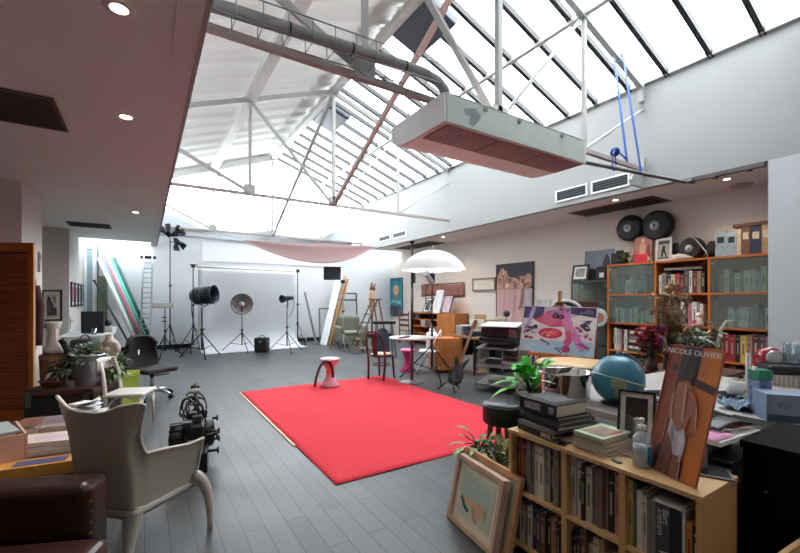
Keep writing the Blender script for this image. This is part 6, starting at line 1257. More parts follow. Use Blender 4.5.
# ---------------------------------------------------------------- black stool and leafy plant
t = thing('stool', 'round black padded stool with wooden legs beside the low birch bookcase', 'stool', tuple(d3(503,300,3.28).xy)+(0,)); zs = EY-102/404*3.28; VI = m(24,25,28,.35,0,.1,20,.05,'vinyl')
B().lathe([(.150,zs-.165),(.162,zs-.155),(.164,zs-.03),(.158,zs-.008),(.13,zs+.004),(.001,zs+.008)], 40, caps=False).lathe([(.001,zs-.165),(.15,zs-.165)], 30, caps=False).build('seat', VI, t)
B().torus((0,0,zs-.02),.163,.004,n=40,k=6).build('piping', m(40,42,46,.3), t)
for k in range(4): a = pi/4+pi/2*k+.3; B().bar((cos(a)*.10,sin(a)*.10,zs-.16),(cos(a)*.16,sin(a)*.16,0),.032,.032).build('leg', wood(120,84,66), t)
for k in range(4): a = pi/4+pi/2*k+.3; a2 = a+pi/2; B().cyl((cos(a)*.145,sin(a)*.145,.2),(cos(a2)*.145,sin(a2)*.145,.2),.010,n=8).build('stretcher', wood(120,84,66), t)
q = d3(500,300,2.95); t = plant('leafy_plant', 'green leafy plant growing under and beside the black stool', (q.x,q.y,.28), 34, .15, .06, .20, (-.1,1.25), [(64,104,50),(94,140,66),(124,128,62)], 44, True, 'plant', .35)
B().lathe([(.001,-.28),(.08,-.28),(.1,-.1),(.105,0),(.095,0),(.001,-.02)], 24, caps=False).build('plant_pot', m(120,84,64,.7), t)
plant('trailing_plant', 'yellowish drooping leaf spray hanging left of the black stool', (q.x-.10,q.y+.12,.38), 14, .14, .05, .18, (.0,.9), [(128,126,62),(110,140,70)], 47, True, 'plant', .4)
# ---------------------------------------------------------------- leaning frames
FB = V((1.765,2.19,.006)); FE = V((1.70,1.70,.006)); FT = V((1.86,2.185,.43))
nude = shapes([((196,206,194),[(0,0),(1,0),(1,1),(0,1)]),((176,198,190),[(.06,.4),(.9,.5),(.94,.86),(.1,.9)]),((60,96,84),[(.06,.34),(.14,.4),(.22,.26),(.36,.18),(.3,.1),(.14,.2)]),((214,180,150),[(.1,.40),(.3,.42),(.52,.46),(.72,.5),(.8,.4),(.74,.22),(.58,.1),(.6,.22),(.48,.3),(.34,.26),(.2,.3)]),((196,150,124),[(.42,.3),(.52,.32),(.58,.12),(.66,.04),(.56,.02),(.46,.14)]),((170,180,110),[(.76,.36),(.88,.5),(.9,.3),(.82,.14)]),((60,70,60),[(.05,.34),(.1,.44),(.12,.3)])])
picture('framed_artwork', 'pale wooden deep framed watercolour of a reclining figure leaning by the low bookcase, front one', FB, FE, FT, wood(206,176,154), m(206,210,200,.6,0,.05), th=.055, fw=.028, matw=.05, mat_c=m(222,218,204,.8), cat='artwork', art=nude)
o = V((.062,.0,0)); picture('framed_artwork', 'warm wooden picture frame leaning directly behind the watercolour of the reclining figure', FB+o+V((0,.0,0)), FE+o+V((-.01,-.075,0)), FT+o+V((.01,.0,.03)), wood(196,148,108), m(190,180,160,.7), th=.03, fw=.03, cat='artwork')
# ---------------------------------------------------------------- low birch bookcase
before_ = set(COL.objects)
X0, X1, Y0, Y1, HB = 1.555, 1.845, .595, 1.432, .85
lb = thing('low_bookcase', 'low birch bookcase full of books at the lower right', 'bookcase', ((X0+X1)/2,(Y0+Y1)/2,.25)); cx_, cy_ = (X0+X1)/2, (Y0+Y1)/2
D1, D2 = 1.118, .862; LBM = wood(206,160,106,.45,.12,4,(1.2,1.2,.3)); LBT = wood(210,170,120,.45,.12,4,(1.2,.3,1.2))
def lbx(nm, x0, y0, z0, x1, y1, z1, mt=LBM): return B().box(x0-cx_,y0-cy_,z0-.25,x1-cx_,y1-cy_,z1-.25).build(nm, mt, lb, bev=.0015)
lbx('top', X0-.004, Y0-.004, HB-.018, X1+.004, Y1+.004, HB, LBT)
lbx('side_panel', X0, Y0, .25, X1, Y0+.018, HB-.018); lbx('side_panel', X0, Y1-.018, .25, X1, Y1, HB-.018)
for y in (D1, D2): lbx('divider', X0+.004, y-.013, .25, X1-.01, y+.013, HB-.018)
for z in (.30, .56): 
    for a, c in ((Y1-.018,D1+.013),(D1-.013,D2+.013),(D2-.013,Y0+.018)): lbx('shelf', X0+.004, c, z-.016, X1-.01, a, z, LBT)
lbx('back_panel', X1-.01, Y0+.018, .26, X1, Y1-.018, HB-.018, wood(120,84,52))
gb = 'books in the low birch bookcase'
xb = X0+.022
row(Y1-.022, D1+.016, .56, .262, xb, ['brown','red','maroon','grey','grey','cream','white','cream','black','grey','white','maroon'], 'left bay upper shelf of low bookcase', gb, 51, .2, .9, .018, .032)
row(D1-.016, D2+.02, .56, .262, xb, ['cream','white','black','cream','taupe','taupe','taupe','black','pink','grey','white','grey','dark grey'], 'middle bay upper shelf of low bookcase', gb, 53, .2, .88, .016, .03)
# right bay has some larger books, with lettered spines
specs = [('yellow',.016,.25),('green',.014,.25),('white',.018,.22),('cream',.016,.21),('grey',.030,.20)]
y = D2-.016
for k, (c, th, h) in enumerate(specs):
    book('%s book, %s from left, right bay upper shelf of low bookcase' % (c, ORD[k]), (xb, y-th/2, .56), 0, th, .2, h, c, gb, 0, (120,110,80) if c != 'white' else None); y -= th+.001
t = book('large dark book with slanted lettering on its spine, right bay of low bookcase', (xb-.006, y-.024, .56), 0, .046, .22, .205, 'dark grey', gb)
def spine_text(par, body, size, th, h, col, y=0.0, zt=None, shear=0):
    cu = bpy.data.curves.new('spine_title', 'FONT'); cu.body = body; cu.size = size; cu.extrude = .0005; cu.shear = shear; cu.align_y = 'CENTER'
    cu.materials.append(m(*col,.5)); o = text_mesh('spine_title', cu); o.parent = par
    # reads downward: text +x -> -z, text up -> right on the spine
    o.matrix_local = MX(((0,0,-1,-.0012),(0,-1,0,y),(-1,0,0,zt or h-.012),(0,0,0,1))); return o
BERT_Y = y
spine_text(t, 'Bert', .030, .046, .205, (206,202,196), -.011, None, .2); spine_text(t, 'AMERSEW', .022, .046, .205, (200,196,190), .010, .19, .2); spine_text(t, 'W', .05, .046, .205, (214,210,204), -.004, .05, .2)
y -= .048
t = book('thick black lettered book beside the slant titled one, right bay of the low bookcase', (xb-.004, y-.017, .56), 0, .034, .22, .205, 'black', gb); y -= .036
book('narrow white book beside the orange one, right bay of the low bookcase', (xb, y-.005, .56), 0, .01, .2, .225, 'white', gb); y -= .012
book('orange book near the right end of the low bookcase upper shelf', (xb, y-.01, .56), 0, .018, .2, .175, 'orange', gb, 0, (120,70,30)); y -= .02
book('black book with white dashes at the right end of the low bookcase upper shelf', (xb, y-.01, .56), 0, .018, .2, .165, 'black', gb, 0, (226,226,226)); y -= .024
t = thing('book', 'thin white book lying flat on the lettered books, right bay of low bookcase', 'book', (xb+.1, BERT_Y-.05, .7665), 0, gb); B().box(-.1,-.048,0,.1,.052,.012).build('pages', PAPER, t); B().box(-.104,-.05,.012,.1,.054,.014).box(-.104,-.05,-.0008,.1,.054,.0).build('cover', m(190,192,200,.4), t)
row(Y1-.022, D1+.016, .30, .225, xb, ['dark grey','cream','tan','white','black','dark grey','brown','black','tan','black'], 'left bay middle shelf of low bookcase', gb, 61, .2, .84, .015, .032)
row(D1-.016, D2+.016, .30, .225, xb, ['black','black','brown','cream','cream','tan','white','white','maroon','dark grey','brown','black'], 'middle bay middle shelf of low bookcase', gb, 62, .2, .76, .014, .03)
row(D2-.016, Y0+.03, .30, .225, xb, ['dark grey','brown','black','white','maroon','grey','black','tan'], 'right bay middle shelf of low bookcase', gb, 63, .2, .8, .016, .034)
# black books stack on the low bookcase
g2 = 'black books stacked on the low bookcase'
bx_, by_ = 1.70, 1.262
specs2 = [(.24,.27,.035,'black','wide black book at the bottom of the black stack on the low bookcase'),(.23,.22,.018,'grey','grey book second from the bottom of the black stack on the low bookcase'),(.25,.25,.022,'black','black book third from the bottom of the black stack on the low bookcase'),(.23,.24,.016,'dark grey','thin dark book fourth from the bottom of the black stack'),(.22,.22,.016,'black','thin black book just under the big black book of the stack'),(.21,.225,.058,'navy','big thick black book on top of the stack on the low bookcase')]
z = HB+.001
for k, (w, dd, h, c, lab) in enumerate(specs2):
    t = thing('book', lab, 'book', (bx_+(.0,-.015,.01,0,.01,-.01)[k], by_+(0,.01,-.005,.0,.005,0.012)[k], z), (0,.05,-.04,.03,0,.04)[k]-.12, g2); cc = (30,31,36) if c == 'navy' else PALB[c]; e = .004
    B().box(-w/2,-dd/2,0,w/2,dd/2,e).box(-w/2,-dd/2,h-e,w/2,dd/2,h).box(-w/2,-dd/2,e,-w/2+.005,dd/2,h-e).build('cover', m(*cc,.3,0,.2,10), t)
    B().box(-w/2+.005,-dd/2+.006,e,w/2-.006,dd/2-.006,h-e).build('pages', m(206,196,180,.8,0,.08,80), t)
    if k == 5:
        B().box(-w/2-.0006,-.02,.012,-w/2,.08,.046).box(-w/2-.0006,-.10,.014,-w/2,-.07,.044).build('spine_print', m(150,150,152,.5,0,.6,40), t); B().box(-.06,-.07,h,.07,.08,h+.0005).build('cover_print', m(88,92,96,.4,0,.5,14), t)
    if k == 0: B().box(-w/2-.0006,-.12,.008,-w/2,-.02,.028).build('spine_print', m(176,170,150,.5,0,.6,40), t)
    z += h+.0005
t = thing('black_figurine', 'small dark metal object in front of the black book stack on the bookcase edge', 'ornament', (1.578,1.17,HB)); B().tube([(0,.02,.012),(.0,-.01,.02),(.0,-.05,.012)], [.011,.014,.01], 10).build('object_body', m(40,40,42,.4,.5), t); B().ball((0,.02,.024),.011,10,8).build('object_head', m(60,58,56,.4,.5), t)
# magazines stack
g3 = 'magazines stacked on the low bookcase'
z = HB+.001
for k, (w, dd, h, c, lab) in enumerate(((.215,.15,.010,(190,176,160),'cream magazine at the bottom of the stack on the low bookcase'),(.21,.145,.018,(170,160,146),'thick cream magazine second in the stack on the low bookcase'),(.2,.14,.016,(200,190,170),'pale magazine third in the stack on the low bookcase'),(.195,.138,.016,(150,140,130),'grey brown magazine fourth in the stack on the low bookcase'),(.2,.14,.012,(176,196,166),'pale green covered magazine on top of the stack on the low bookcase'))):
    t = thing('magazine', lab, 'magazine', (1.70+(.012,0,.004,-.004,0)[k], 1.025+(-.01,.004,0,.005,0)[k], z), (-.10,.02,-.03,.04,0)[k]-.05, g3)
    B().box(-w/2+.002,-dd/2+.002,.001,w/2,dd/2-.002,h-.001).build('pages', m(206,196,176,.8,0,.08,90), t); o = B().box(-w/2,-dd/2,h-.001,w/2+.001,dd/2,h).box(-w/2,-dd/2,0,-w/2+.002,dd/2,h-.001).build('cover', m(*c,.45,0,.3,20), t)
    if k == 4: B().box(-.07,-.05,h,.06,.05,h+.0005).build('cover_photo', m(150,120,96,.45,0,.6,24), o); B().box(-.01,-.055,h+.0005,.07,-.04,h+.001).build('red_title', m(200,60,50,.5), o)
    z += h+.0004
t = thing('remote_control', 'small grey remote lying at the bookcase edge left of the pump bottle', 'remote', (1.60,.905,HB), R(70)); B().box(-.022,-.01,0,.022,.01,.008).build('remote_body', m(84,88,96,.4), t, bev=.003); B().box(-.012,-.006,.008,.006,.006,.0095).build('buttons', m(140,144,150,.4), t)
t = thing('open_book', 'thin pale book lying behind the pump bottle on the low bookcase', 'book', (1.75,.90,HB), R(10)); B().box(-.06,-.07,0,.07,.07,.007).build('pages', PAPER, t); B().box(-.062,-.072,.007,.072,.072,.009).build('cover', m(150,128,112,.5,0,.2), t)
# pump bottle
t = thing('pump_bottle', 'clear hand gel pump bottle with a blue label on the low bookcase', 'bottle', (1.645,.83,HB)); GP2 = glassy('clear_bottle', 236,240,242,.72,.08,.75)
B().lathe([(.028,0),(.033,.004),(.034,.1),(.03,.118),(.016,.132),(.011,.136),(.011,.146)], 28, caps=False).lathe([(.001,0),(.028,0)], 24, caps=False).build('bottle_wall', GP2, t)
B().lathe([(.001,.004),(.030,.004),(.031,.088),(.001,.088)], 24, caps=False).build('gel', glassy('gel_fill', 214,220,222,.45,.2,.4), t)
B().lathe([(.014,.144),(.015,.146),(.015,.160),(.012,.162),(.005,.164),(.005,.178),(.009,.180),(.009,.188),(.001,.189)], 20).build('pump', m(226,230,232,.3), t); B().tube([(0,0,.184),(-.01,.014,.184),(-.016,.024,.178)], .004, 8).build('nozzle', m(226,230,232,.3), t)
B().grid(lambda u, v: (.0346*cos(4.2+1.1*u), .0346*sin(4.2+1.1*u), .018+.066*v), 12, 2, 0, .0006).build('blue_label', m(40,120,150,.5,0,.15,40), t)
# framed photograph behind
fb, fe = V((1.80,1.015,HB+.001)), V((1.93,.93,HB+.001))
FBk, FEk = V((1.765,1.0,HB+.002)), V((1.815,.865,HB+.002))
picture('framed_photograph', 'black framed photograph with a white mount standing on the low bookcase before the globe', FBk, FEk, FBk+V((.05,.025,.245)), BLACK, m(110,108,106,.5,0,.3,10), th=.02, fw=.009, matw=.02, mat_c=m(214,210,204,.8), cat='photograph', art=shapes([((44,42,42),[(0,.6),(1,.5),(1,1),(0,1)]),((190,186,180),[(.4,0),(.7,0),(.66,.5),(.5,.6)]),((70,66,64),[(0,0),(.3,0),(.36,.5),(0,.6)])]))
# tall poster board with lettering
A0, A1, A2, A3 = V((1.675,.822,HB+.002)), V((1.585,.628,HB+.002)), V((1.925,.672,1.285)), V((1.875,.872,1.308))
xv = ((A1-A0).normalized()+(A2-A3).normalized()).normalized(); 
A0 = V((1.664,.832,HB+.002)); A1 = A0+V((-.062,-.2,0)); Tl = A0+V((.150,.030,.466))
pb = picture('poster_board', 'tall orange lettered cover board of a woman seen from behind, on the low bookcase', A0, A1, Tl, m(176,84,44,.45), m(206,116,58,.45,0,.12,6), th=.008, fw=.003, cat='poster', art=shapes([
 ((150,74,52),[(0,0),(.2,0),(.24,1),(0,1)]),((104,62,60),[(.22,0),(.27,0),(.30,1),(.25,1)]),((70,62,76),[(.28,.72),(.62,.70),(.64,1),(.28,1)]),((206,118,50),[(.70,.0),(1,.0),(1,.74),(.66,.70)]),((220,126,40),[(.80,.72),(1,.72),(1,.96),(.8,.94)]),((84,50,52),[(.62,.70),(1,.66),(1,.72),(.62,.76)]),
 ((58,42,50),[(.16,0),(.72,0),(.70,.12),(.6,.22),(.3,.26),(.16,.18)]),((84,58,60),[(.24,.06),(.5,.10),(.66,.0),(.3,0)]),
 ((70,46,44),ell(.47,.80,.115,.085)),((58,38,38),ell(.45,.87,.06,.04)),((60,44,50),ell(.18,.82,.06,.03)),
 ((176,112,84),[(.42,.73),(.54,.73),(.58,.66),(.70,.62),(.72,.52),(.66,.46),(.64,.40),(.60,.34),(.40,.36),(.34,.44),(.36,.54),(.26,.58),(.28,.64),(.38,.68)]),
 ((160,98,74),[(.26,.64),(.32,.60),(.36,.42),(.30,.38),(.24,.50),(.22,.58)]),((168,104,78),[(.70,.62),(.76,.54),(.82,.36),(.62,.30),(.64,.33),(.76,.37),(.70,.48),(.66,.56)]),
 ((206,150,120),[(.46,.70),(.49,.70),(.56,.42),(.53,.40),(.5,.52)]),((212,170,150),[(.74,.56),(.77,.55),(.83,.36),(.81,.35)]),((206,160,140),[(.25,.60),(.27,.62),(.32,.44),(.30,.42)]),((128,76,58),[(.52,.68),(.55,.68),(.6,.46),(.57,.44)]),
 ((196,186,198),[(.33,.44),(.40,.38),(.50,.33),(.62,.37),(.69,.29),(.70,.20),(.66,.12),(.58,.10),(.52,.14),(.44,.24),(.33,.32)]),((222,212,220),[(.54,.30),(.62,.34),(.67,.27),(.66,.18),(.58,.16)]),((150,138,156),[(.38,.38),(.44,.35),(.5,.26),(.44,.25),(.38,.30)]),
 ((122,76,66),[(.36,.30),(.44,.24),(.5,.17),(.46,.0),(.24,.0),(.26,.2)]),((146,92,76),[(.52,.16),(.64,.16),(.68,.0),(.5,.0)]),((220,180,166),[(.665,.22),(.68,.2),(.70,.0),(.685,.0)])]))
wpb = (A1-A0).length
cu = bpy.data.curves.new('cover_lettering', 'FONT'); cu.body = 'NICOLE OLIVIER'; cu.size = .0285; cu.extrude = .0004; cu.align_x = 'CENTER'; cu.materials.append(m(232,226,218,.5))
o = text_mesh('cover_lettering', cu); o.parent = pb; o.location = (wpb*.53, (Tl-A0).length*.925, .018)
# clutter beside the poster on the bookcase end
t = thing('tablet', 'grey flat tablet lying at the right end of the low bookcase top', 'tablet', (1.785,.665,HB), R(-62)); B().box(-.055,-.05,0,.075,.05,.008).build('tablet_body', m(96,92,90,.4), t, bev=.003); B().box(-.045,-.042,.008,.065,.042,.0085).build('screen', m(70,68,68,.2), t)
t = thing('small_box', 'small grey speaker box standing behind the poster board base', 'box', (1.815,.715,HB+.0), R(-20)); B().box(-.025,-.03,0,.025,.03,.085).build('box_body', m(120,112,106,.6), t, bev=.003); B().box(-.0255,-.02,.01,-.025,.02,.06).build('front_panel', m(90,84,80,.6), t)
# the bookcase and what stands on it are scaled up about the camera position
KS = MX.Translation((2.04, 1.2162, 0)) @ MX.Scale(1.2, 4) @ MX.Translation((-1.7, -1.0135, -.25))
for o in [q for q in COL.objects if q not in before_ and q.parent is None]:
    o.matrix_basis = KS @ o.matrix_basis
# ---------------------------------------------------------------- printer-like machine, black cabinet, papers on the right
t = thing('desk_printer', 'pale grey and black printer on a low stand behind the poster board', 'printer', (2.44,.875,.62), 0); t.scale = (.8,.48,1); B().box(-.22,-.26,0,.24,.2,.10).build('printer_base', m(60,60,64,.5), t, bev=.01); B().box(-.22,-.0,.10,.24,.2,.2).build('printer_body', m(170,168,168,.45), t, bev=.012); B().box(-.2,-.26,.10,.22,-.02,.13).build('black_panel', BLACK, t, bev=.006); B().box(-.24,.02,.03,-.218,.16,.08).build('front_slot', BLACK, t)
t = thing('printer_stand', 'low dark stand under the desk printer behind the low bookcase', 'stand', (2.44,.875,0)); B().box(-.2,-.11,.0,.2,.11,.6).build('stand_body', BLACK, t); B().box(-.21,-.115,.6,.21,.115,.619).build('stand_top', m(60,60,62,.5), t)
Zp = .821
t = thing('paper_pile', 'white papers with a pink sheet piled on the desk printer', 'papers', (2.45,.88,Zp), R(-4)); B().box(-.2,-.11,0,.2,.1,.02).build('pages', PAPER, t); B().grid(lambda u, v: (-.2+.16*u, -.1+.17*v, .021+.01*u), 4, 4, 0, .001).build('pink_sheet', m(222,150,190,.7), t); B().grid(lambda u, v: (-.02+.22*u, -.09+.16*v+.02*u, .022+.012*sin(u*3)), 6, 4, 0, .001).build('printed_sheet', m(180,176,176,.7,0,.5,20), t); B().grid(lambda u, v: (.02+.1*u, -.07+.07*v, .04+.004*u), 4, 4, 0, .001).build('orange_print', m(206,100,60,.6,0,.5,20), t)
t = thing('black_magazine', 'dark magazine half open on the paper pile of the desk printer', 'magazine', (2.52,.84,Zp+.03), R(-14)); B().grid(lambda u, v: (-.14+.28*u, -.04+.1*v, .012+.03*sin(pi*u)), 10, 4, 0, .004).build('cover', m(60,60,64,.4,0,.4,14), t); B().box(-.13,-.035,0,.13,.055,.01).build('pages', PAPER, t)
t = thing('white_mug', 'white mug among the papers on the work table beside the poster board', 'mug', (2.87,1.02,WT+.1)); t.location = tuple(d3(735,398,2.75)); t.location.z = WT+.06
tb_ = thing('black_bowl', 'round black bowl holding the white mug on the work table', 'bowl', (t.location.x,t.location.y,WT)); B().lathe([(.06,0),(.09,.02),(.105,.06),(.10,.06),(.085,.03),(.001,.02)], 26, caps=False).lathe([(.001,0),(.06,0)],20,caps=False).build('bowl_wall', BLACK, tb_); B().lathe([(.085,.03),(.001,.055)],20,caps=False).build('filling', m(40,38,40,.8), tb_)
B().lathe([(.04,0),(.047,.01),(.055,.085),(.051,.085),(.042,.012),(.001,.012)], 26, caps=False).lathe([(.001,0),(.04,0)],20,caps=False).build('mug_wall', m(232,228,222,.35), t); B().torus((.06,-.01,.045),.024,.006,(.2,1,0),18,8).build('handle', m(232,228,222,.35), t)
q = d3(743,393,2.9); t = thing('round_fruit_bowl', 'brown pinecone like ornament on the work table beside the white mug', 'ornament', (q.x,q.y,WT)); t.name = 'pinecone_ornament'; b = B(); rr = random.Random(2)
for k in range(46): a = k*2.4; h = .01+.11*k/46; rr_ = .07*sqrt(max(.05,1-((h-.055)/.075)**2)); b.leaf((cos(a)*rr_*.5,sin(a)*rr_*.5,h),(cos(a),sin(a),.5),.05,.035,.1)
b.build('scales', m(150,112,76,.7,0,.3,14), t); B().ball((0,0,.06),.045,12,8,sq=(1,1,1.3)).build('core', DARKW, t)
q = d3(738,408,2.6); t = thing('crumpled_foil', 'crumpled blue and white wrapper by the brown ornament on the work table', 'wrapper', (q.x,q.y,WT)); B().grid(lambda u, v: ((u-.5)*.2, (v-.5)*.16, .04+.03*sin(u*11+v*5)*cos(v*9)), 10, 10, 0, .002, False).build('wrapper_sheet', m(150,170,190,.4,0,.5,20), t); B().box(-.05,-.04,0,.05,.04,.03).build('wrapper_core', m(120,150,170,.5,0,.4,20), t)
# blue printed box and canister
q = d3(757,424,2.45); bxr = R(-52)
t = thing('printed_box', 'pale blue printed cardboard box with a hexagon mark on the work table', 'box', (q.x+.18,q.y-.0,WT), bxr)
t.location = tuple(d3(803,400,2.34)); t.location.z = WT; t.scale = (.85,.85,.72)
B().box(-.24,-.10,0,.24,.10,.22).build('box_body', m(140,152,176,.5,0,.3,3), t, bev=.002)
def hexa(o, r0, y, cx, cz):
    b = B(); pts = [V((cx+r0*cos(pi/6+k*pi/3), y, cz+r0*sin(pi/6+k*pi/3))) for k in range(6)]
    b.tube(pts, .0022, 6, closed=True); b.tube([V((cx-.008,y,cz-.012)),V((cx+.010,y,cz-.002)),V((cx-.010,y,cz+.002)),V((cx+.008,y,cz+.012))], .002, 6); return b
hexa(t, .032, -.101, -.14, .14).build('hexagon_mark', m(70,84,110,.5), t); B().box(-.238,-.1008,.002,.238,-.1,.06).build('dark_band', m(70,84,106,.5,0,.5,7), t); B().box(-.02,-.1006,.08,.235,-.1,.2).build('printed_sky', m(150,168,192,.5,0,.25,5), t)
B().box(-.2405,-.09,.002,-.24,.09,.21).build('end_panel', m(112,128,156,.5,0,.3,8), t)
qq = d3(760,386,2.52); t = thing('wipes_canister', 'blue spotted square canister with a green lid behind the blue box', 'canister', (qq.x,qq.y,WT), R(-30)); t.scale = (.68,.68,.84); B().box(-.06,-.06,0,.06,.06,.24).build('canister_body', m(110,126,166,.45,0,.3,22), t, bev=.01); B().box(-.062,-.062,.24,.062,.062,.32).build('green_lid', m(30,128,100,.4), t, bev=.008)
b = B(); rr = random.Random(6)
for k in range(10): b.cbox((-.061, rr.uniform(-.045,.045), rr.uniform(.06,.21)), (.001,.016,.012))
for k in range(10): b.cbox((rr.uniform(-.045,.045), -.061, rr.uniform(.06,.21)), (.016,.001,.012))
b.build('printed_spots', m(50,56,110,.5), t); B().box(-.0615,-.02,.25,-.045,.02,.34).build('white_tab', WHITE, t)
t = thing('white_tube', 'thin white tube standing beside the green lidded canister', 'tube', tuple(d3(748,378,2.8))); t.location.z = WT; B().lathe([(.014,0),(.014,.3),(.008,.34)], 12).build('tube_body', WHITE, t); B().lathe([(.009,.335),(.009,.37),(.001,.372)], 12).build('cap', m(206,120,110,.4), t)
# coffee machine, glass, black appliance
qq = d3(769,372,3.2); t = thing('coffee_machine', 'round red capsule coffee machine on the work table by the pale pier', 'coffee machine', (qq.x,qq.y,WT), R(-48)); t.scale = (.78,.78,.76); RC = m(150,22,40,.25)
B().box(-.09,-.13,0,.09,.14,.03).build('base', BLACK, t, bev=.01); B().lathe([(.09,.02),(.1,.05),(.085,.2),(.095,.3),(.06,.36)], 24, (0,.06,0)).build('machine_body', RC, t)
B().lathe([(.02,-.1),(.09,-.08),(.105,0),(.09,.06),(.07,.08)], 26, (0,-.01,.33), (0,-1,.05)).build('head', RC, t); B().lathe([(.07,.06),(.072,.09),(.05,.1),(.001,.1)], 24, (0,-.01,.33), (0,-1,.05), caps=False).build('chrome_face', m(190,188,188,.25,.6), t)
B().cyl((0,-.07,.2),(0,-.07,.25),.03,n=14).build('spout', BLACK, t); B().box(-.06,-.12,.03,.06,-.03,.05).build('drip_tray', STEEL, t); B().tube([(-.07,-.03,.40),(-.0,-.06,.43),(.07,-.03,.40)], .01, 8).build('lever', CHROME, t); B().lathe([(.05,.02),(.055,.25),(.05,.26)], 18, (.12,.1,0)).build('water_tank', glassy('tank_plastic', 200,206,210,.6,.1), t)
qq = d3(791,372,3.1); t = thing('black_appliance', 'black appliance with a ribbed white side at the right photo edge', 'appliance', (qq.x,qq.y,WT), R(-55)); B().box(-.16,-.12,.0,.2,.14,.14).build('ribbed_base', m(196,190,182,.5), t, bev=.01); B().box(-.18,-.14,.14,.24,.16,.21).build('black_top', BLACK, t, bev=.02)
b = B()
for k in range(12): b.box(-.15+k*.028,-.124,.01,-.138+k*.028,-.12,.13)
b.build('rib', m(160,154,148,.5), t)
t = thing('glass_tumbler', 'tall ribbed clear glass standing on the black appliance', 'glass', tuple(d3(791,352,3.08))); t.location = (qq.x+.02,qq.y-.0,WT+.211); TG = glassy('tumbler_glass', 222,228,230,.7,.06,.6)
B().lathe([(.045,0),(.05,.16),(.046,.16),(.041,.012),(.001,.012)], 24, caps=False).build('glass_wall', TG, t); b = B()
for k in range(12): a = 2*pi*k/12; b.bar((cos(a)*.047,sin(a)*.047,.01),(cos(a)*.051,sin(a)*.051,.155),.006,.004,0,(cos(a),sin(a),0))
b.build('glass_rib', TG, t)
t = thing('plate_stack', 'low stack of dishes on the work table in front of the black appliance', 'dishes', tuple(d3(784,390,2.92))); t.location.z = WT
for k in range(4): B().lathe([(.07,k*.014),(.11,k*.014+.014),(.108,k*.014+.017),(.07,k*.014+.006),(.001,k*.014+.006)], 28, (0,0,.0), caps=False).build('dish', m(*((150,130,112),(206,198,188),(96,84,76),(190,180,170))[k],.4), t)
# dark cabinet at the right edge
bk = thing('black_cabinet', 'tall plain black cabinet cut off by the right photo edge', 'cabinet', (2.66,.2,0)); 
BKM = m(6,6,7,.8,0,.1,9,0,'',.1); B().box(-.25,-.75,.03,.28,.555,.80).build('cabinet_body', BKM, bk, bev=.004); B().box(-.26,-.76,.80,.29,.565,.835).build('top', m(8,8,9,.75,0,.1,9,0,'',.12), bk, bev=.004); B().box(-.23,-.72,0,.26,.53,.03).build('plinth', BLACK, bk)
for y in (-.1,): B().box(-.256,y-.003,.05,-.25,y+.003,.79).build('door_gap', RUBBER, bk)
B().cyl((-.256,.47,.62),(-.25,.47,.62),.006,n=10).build('lock', DGREY, bk)
ct = thing('wooden_crate', 'pale wooden crate with an open top at the lower right corner', 'crate', (2.2,.36,0), R(-4)); CW = wood(206,160,110)
for q in ((-.16,-.3,0,-.14,.17,.525),(.14,-.3,0,.16,.17,.525),(-.14,.15,0,.14,.17,.525),(-.14,-.3,0,.14,-.28,.525)): B().box(*q).build('side_panel', CW, ct, bev=.002)
B().box(-.14,-.28,0,.14,.15,.02).build('base', CW, ct); B().box(-.135,-.275,.02,.135,.145,.43).build('dark_lining', m(50,40,36,.8), ct)
# ---------------------------------------------------------------- dried and fresh flowers between globe and poster
q = d3(672,335,4.4)
def vase(nm, lab, loc, h, r, c):
    t = thing(nm, lab, 'vase', loc); B().lathe([(r*.6,0),(r,.1*h),(r*.9,.5*h),(r*.5,.85*h),(r*.6,h),(r*.52,h),(r*.42,.84*h),(r*.3,.1*h)], 22, caps=False).lathe([(.001,.002),(r*.6,0)],18,caps=False).build('vase_wall', m(*c,.4,0,.15), t); B().torus((0,0,h),r*.56,.006,n=22,k=6).build('rim', m(*c,.3), t); return t
t = thing('plant_stand', 'dark side table carrying the vases of flowers behind the poster board', 'side table', (5.02,2.05,0)); B().box(-.48,-.38,.70,.46,.38,.74).build('tabletop', DARKW, t)
for sx in (-.45,.4):
    for sy in (-.35,.31): B().box(sx,sy,0,sx+.04,sy+.04,.70).build('leg', DARKW, t)
va = d3(672,372,4.0); va.z = .74; va.x, va.y = 4.78, 2.1; vase('flower_vase', 'dark vase holding the tall dried flowers', va, .28, .09, (66,60,56))
t = thing('dried_flowers', 'tall bunch of dry beige flowers rising above the poster board', 'flowers', va+V((0,0,.16))); rr = random.Random(17); st = B(); hd = B(); h2 = B()
for k in range(120):
    a = rr.uniform(0,6.28); sp = rr.uniform(.02,.2); L_ = rr.uniform(.22,.66); e = V((cos(a)*sp, sin(a)*sp, L_)); st.tube([(0,0,0), e*.6+V((0,0,.06)), e], .0022, 4)
    w = hd if k % 3 else h2
    for j in range(7): w.leaf(e, (rr.uniform(-1,1),rr.uniform(-1,1),rr.uniform(-.3,1)), rr.uniform(.04,.075), .028, .2)
for j in range(60): hd.leaf((rr.uniform(-.05,.05),rr.uniform(-.05,.05),.72+rr.uniform(-.04,.04)), (rr.uniform(-1,1),rr.uniform(-1,1),rr.uniform(-.2,1)), .09, .035, .3)
st.build('stems', m(120,104,74,.9), t); struct_stuff(hd.build('dry_heads', m(190,158,128,.9,0,.3,12), t, recalc=False)); struct_stuff(h2.build('dry_leaves', m(144,126,94,.9,0,.3,12), t, recalc=False))
vb = V((4.6,2.22,.74)); vase('flower_vase', 'small dark vase holding the red and magenta flowers', vb, .16, .06, (80,50,56)); t = thing('red_flowers', 'bunch of deep red and magenta flowers left of the poster board', 'flowers', vb+V((0,0,.1))); rr = random.Random(18); st = B(); hd = B(); h2 = B(); lf = B()
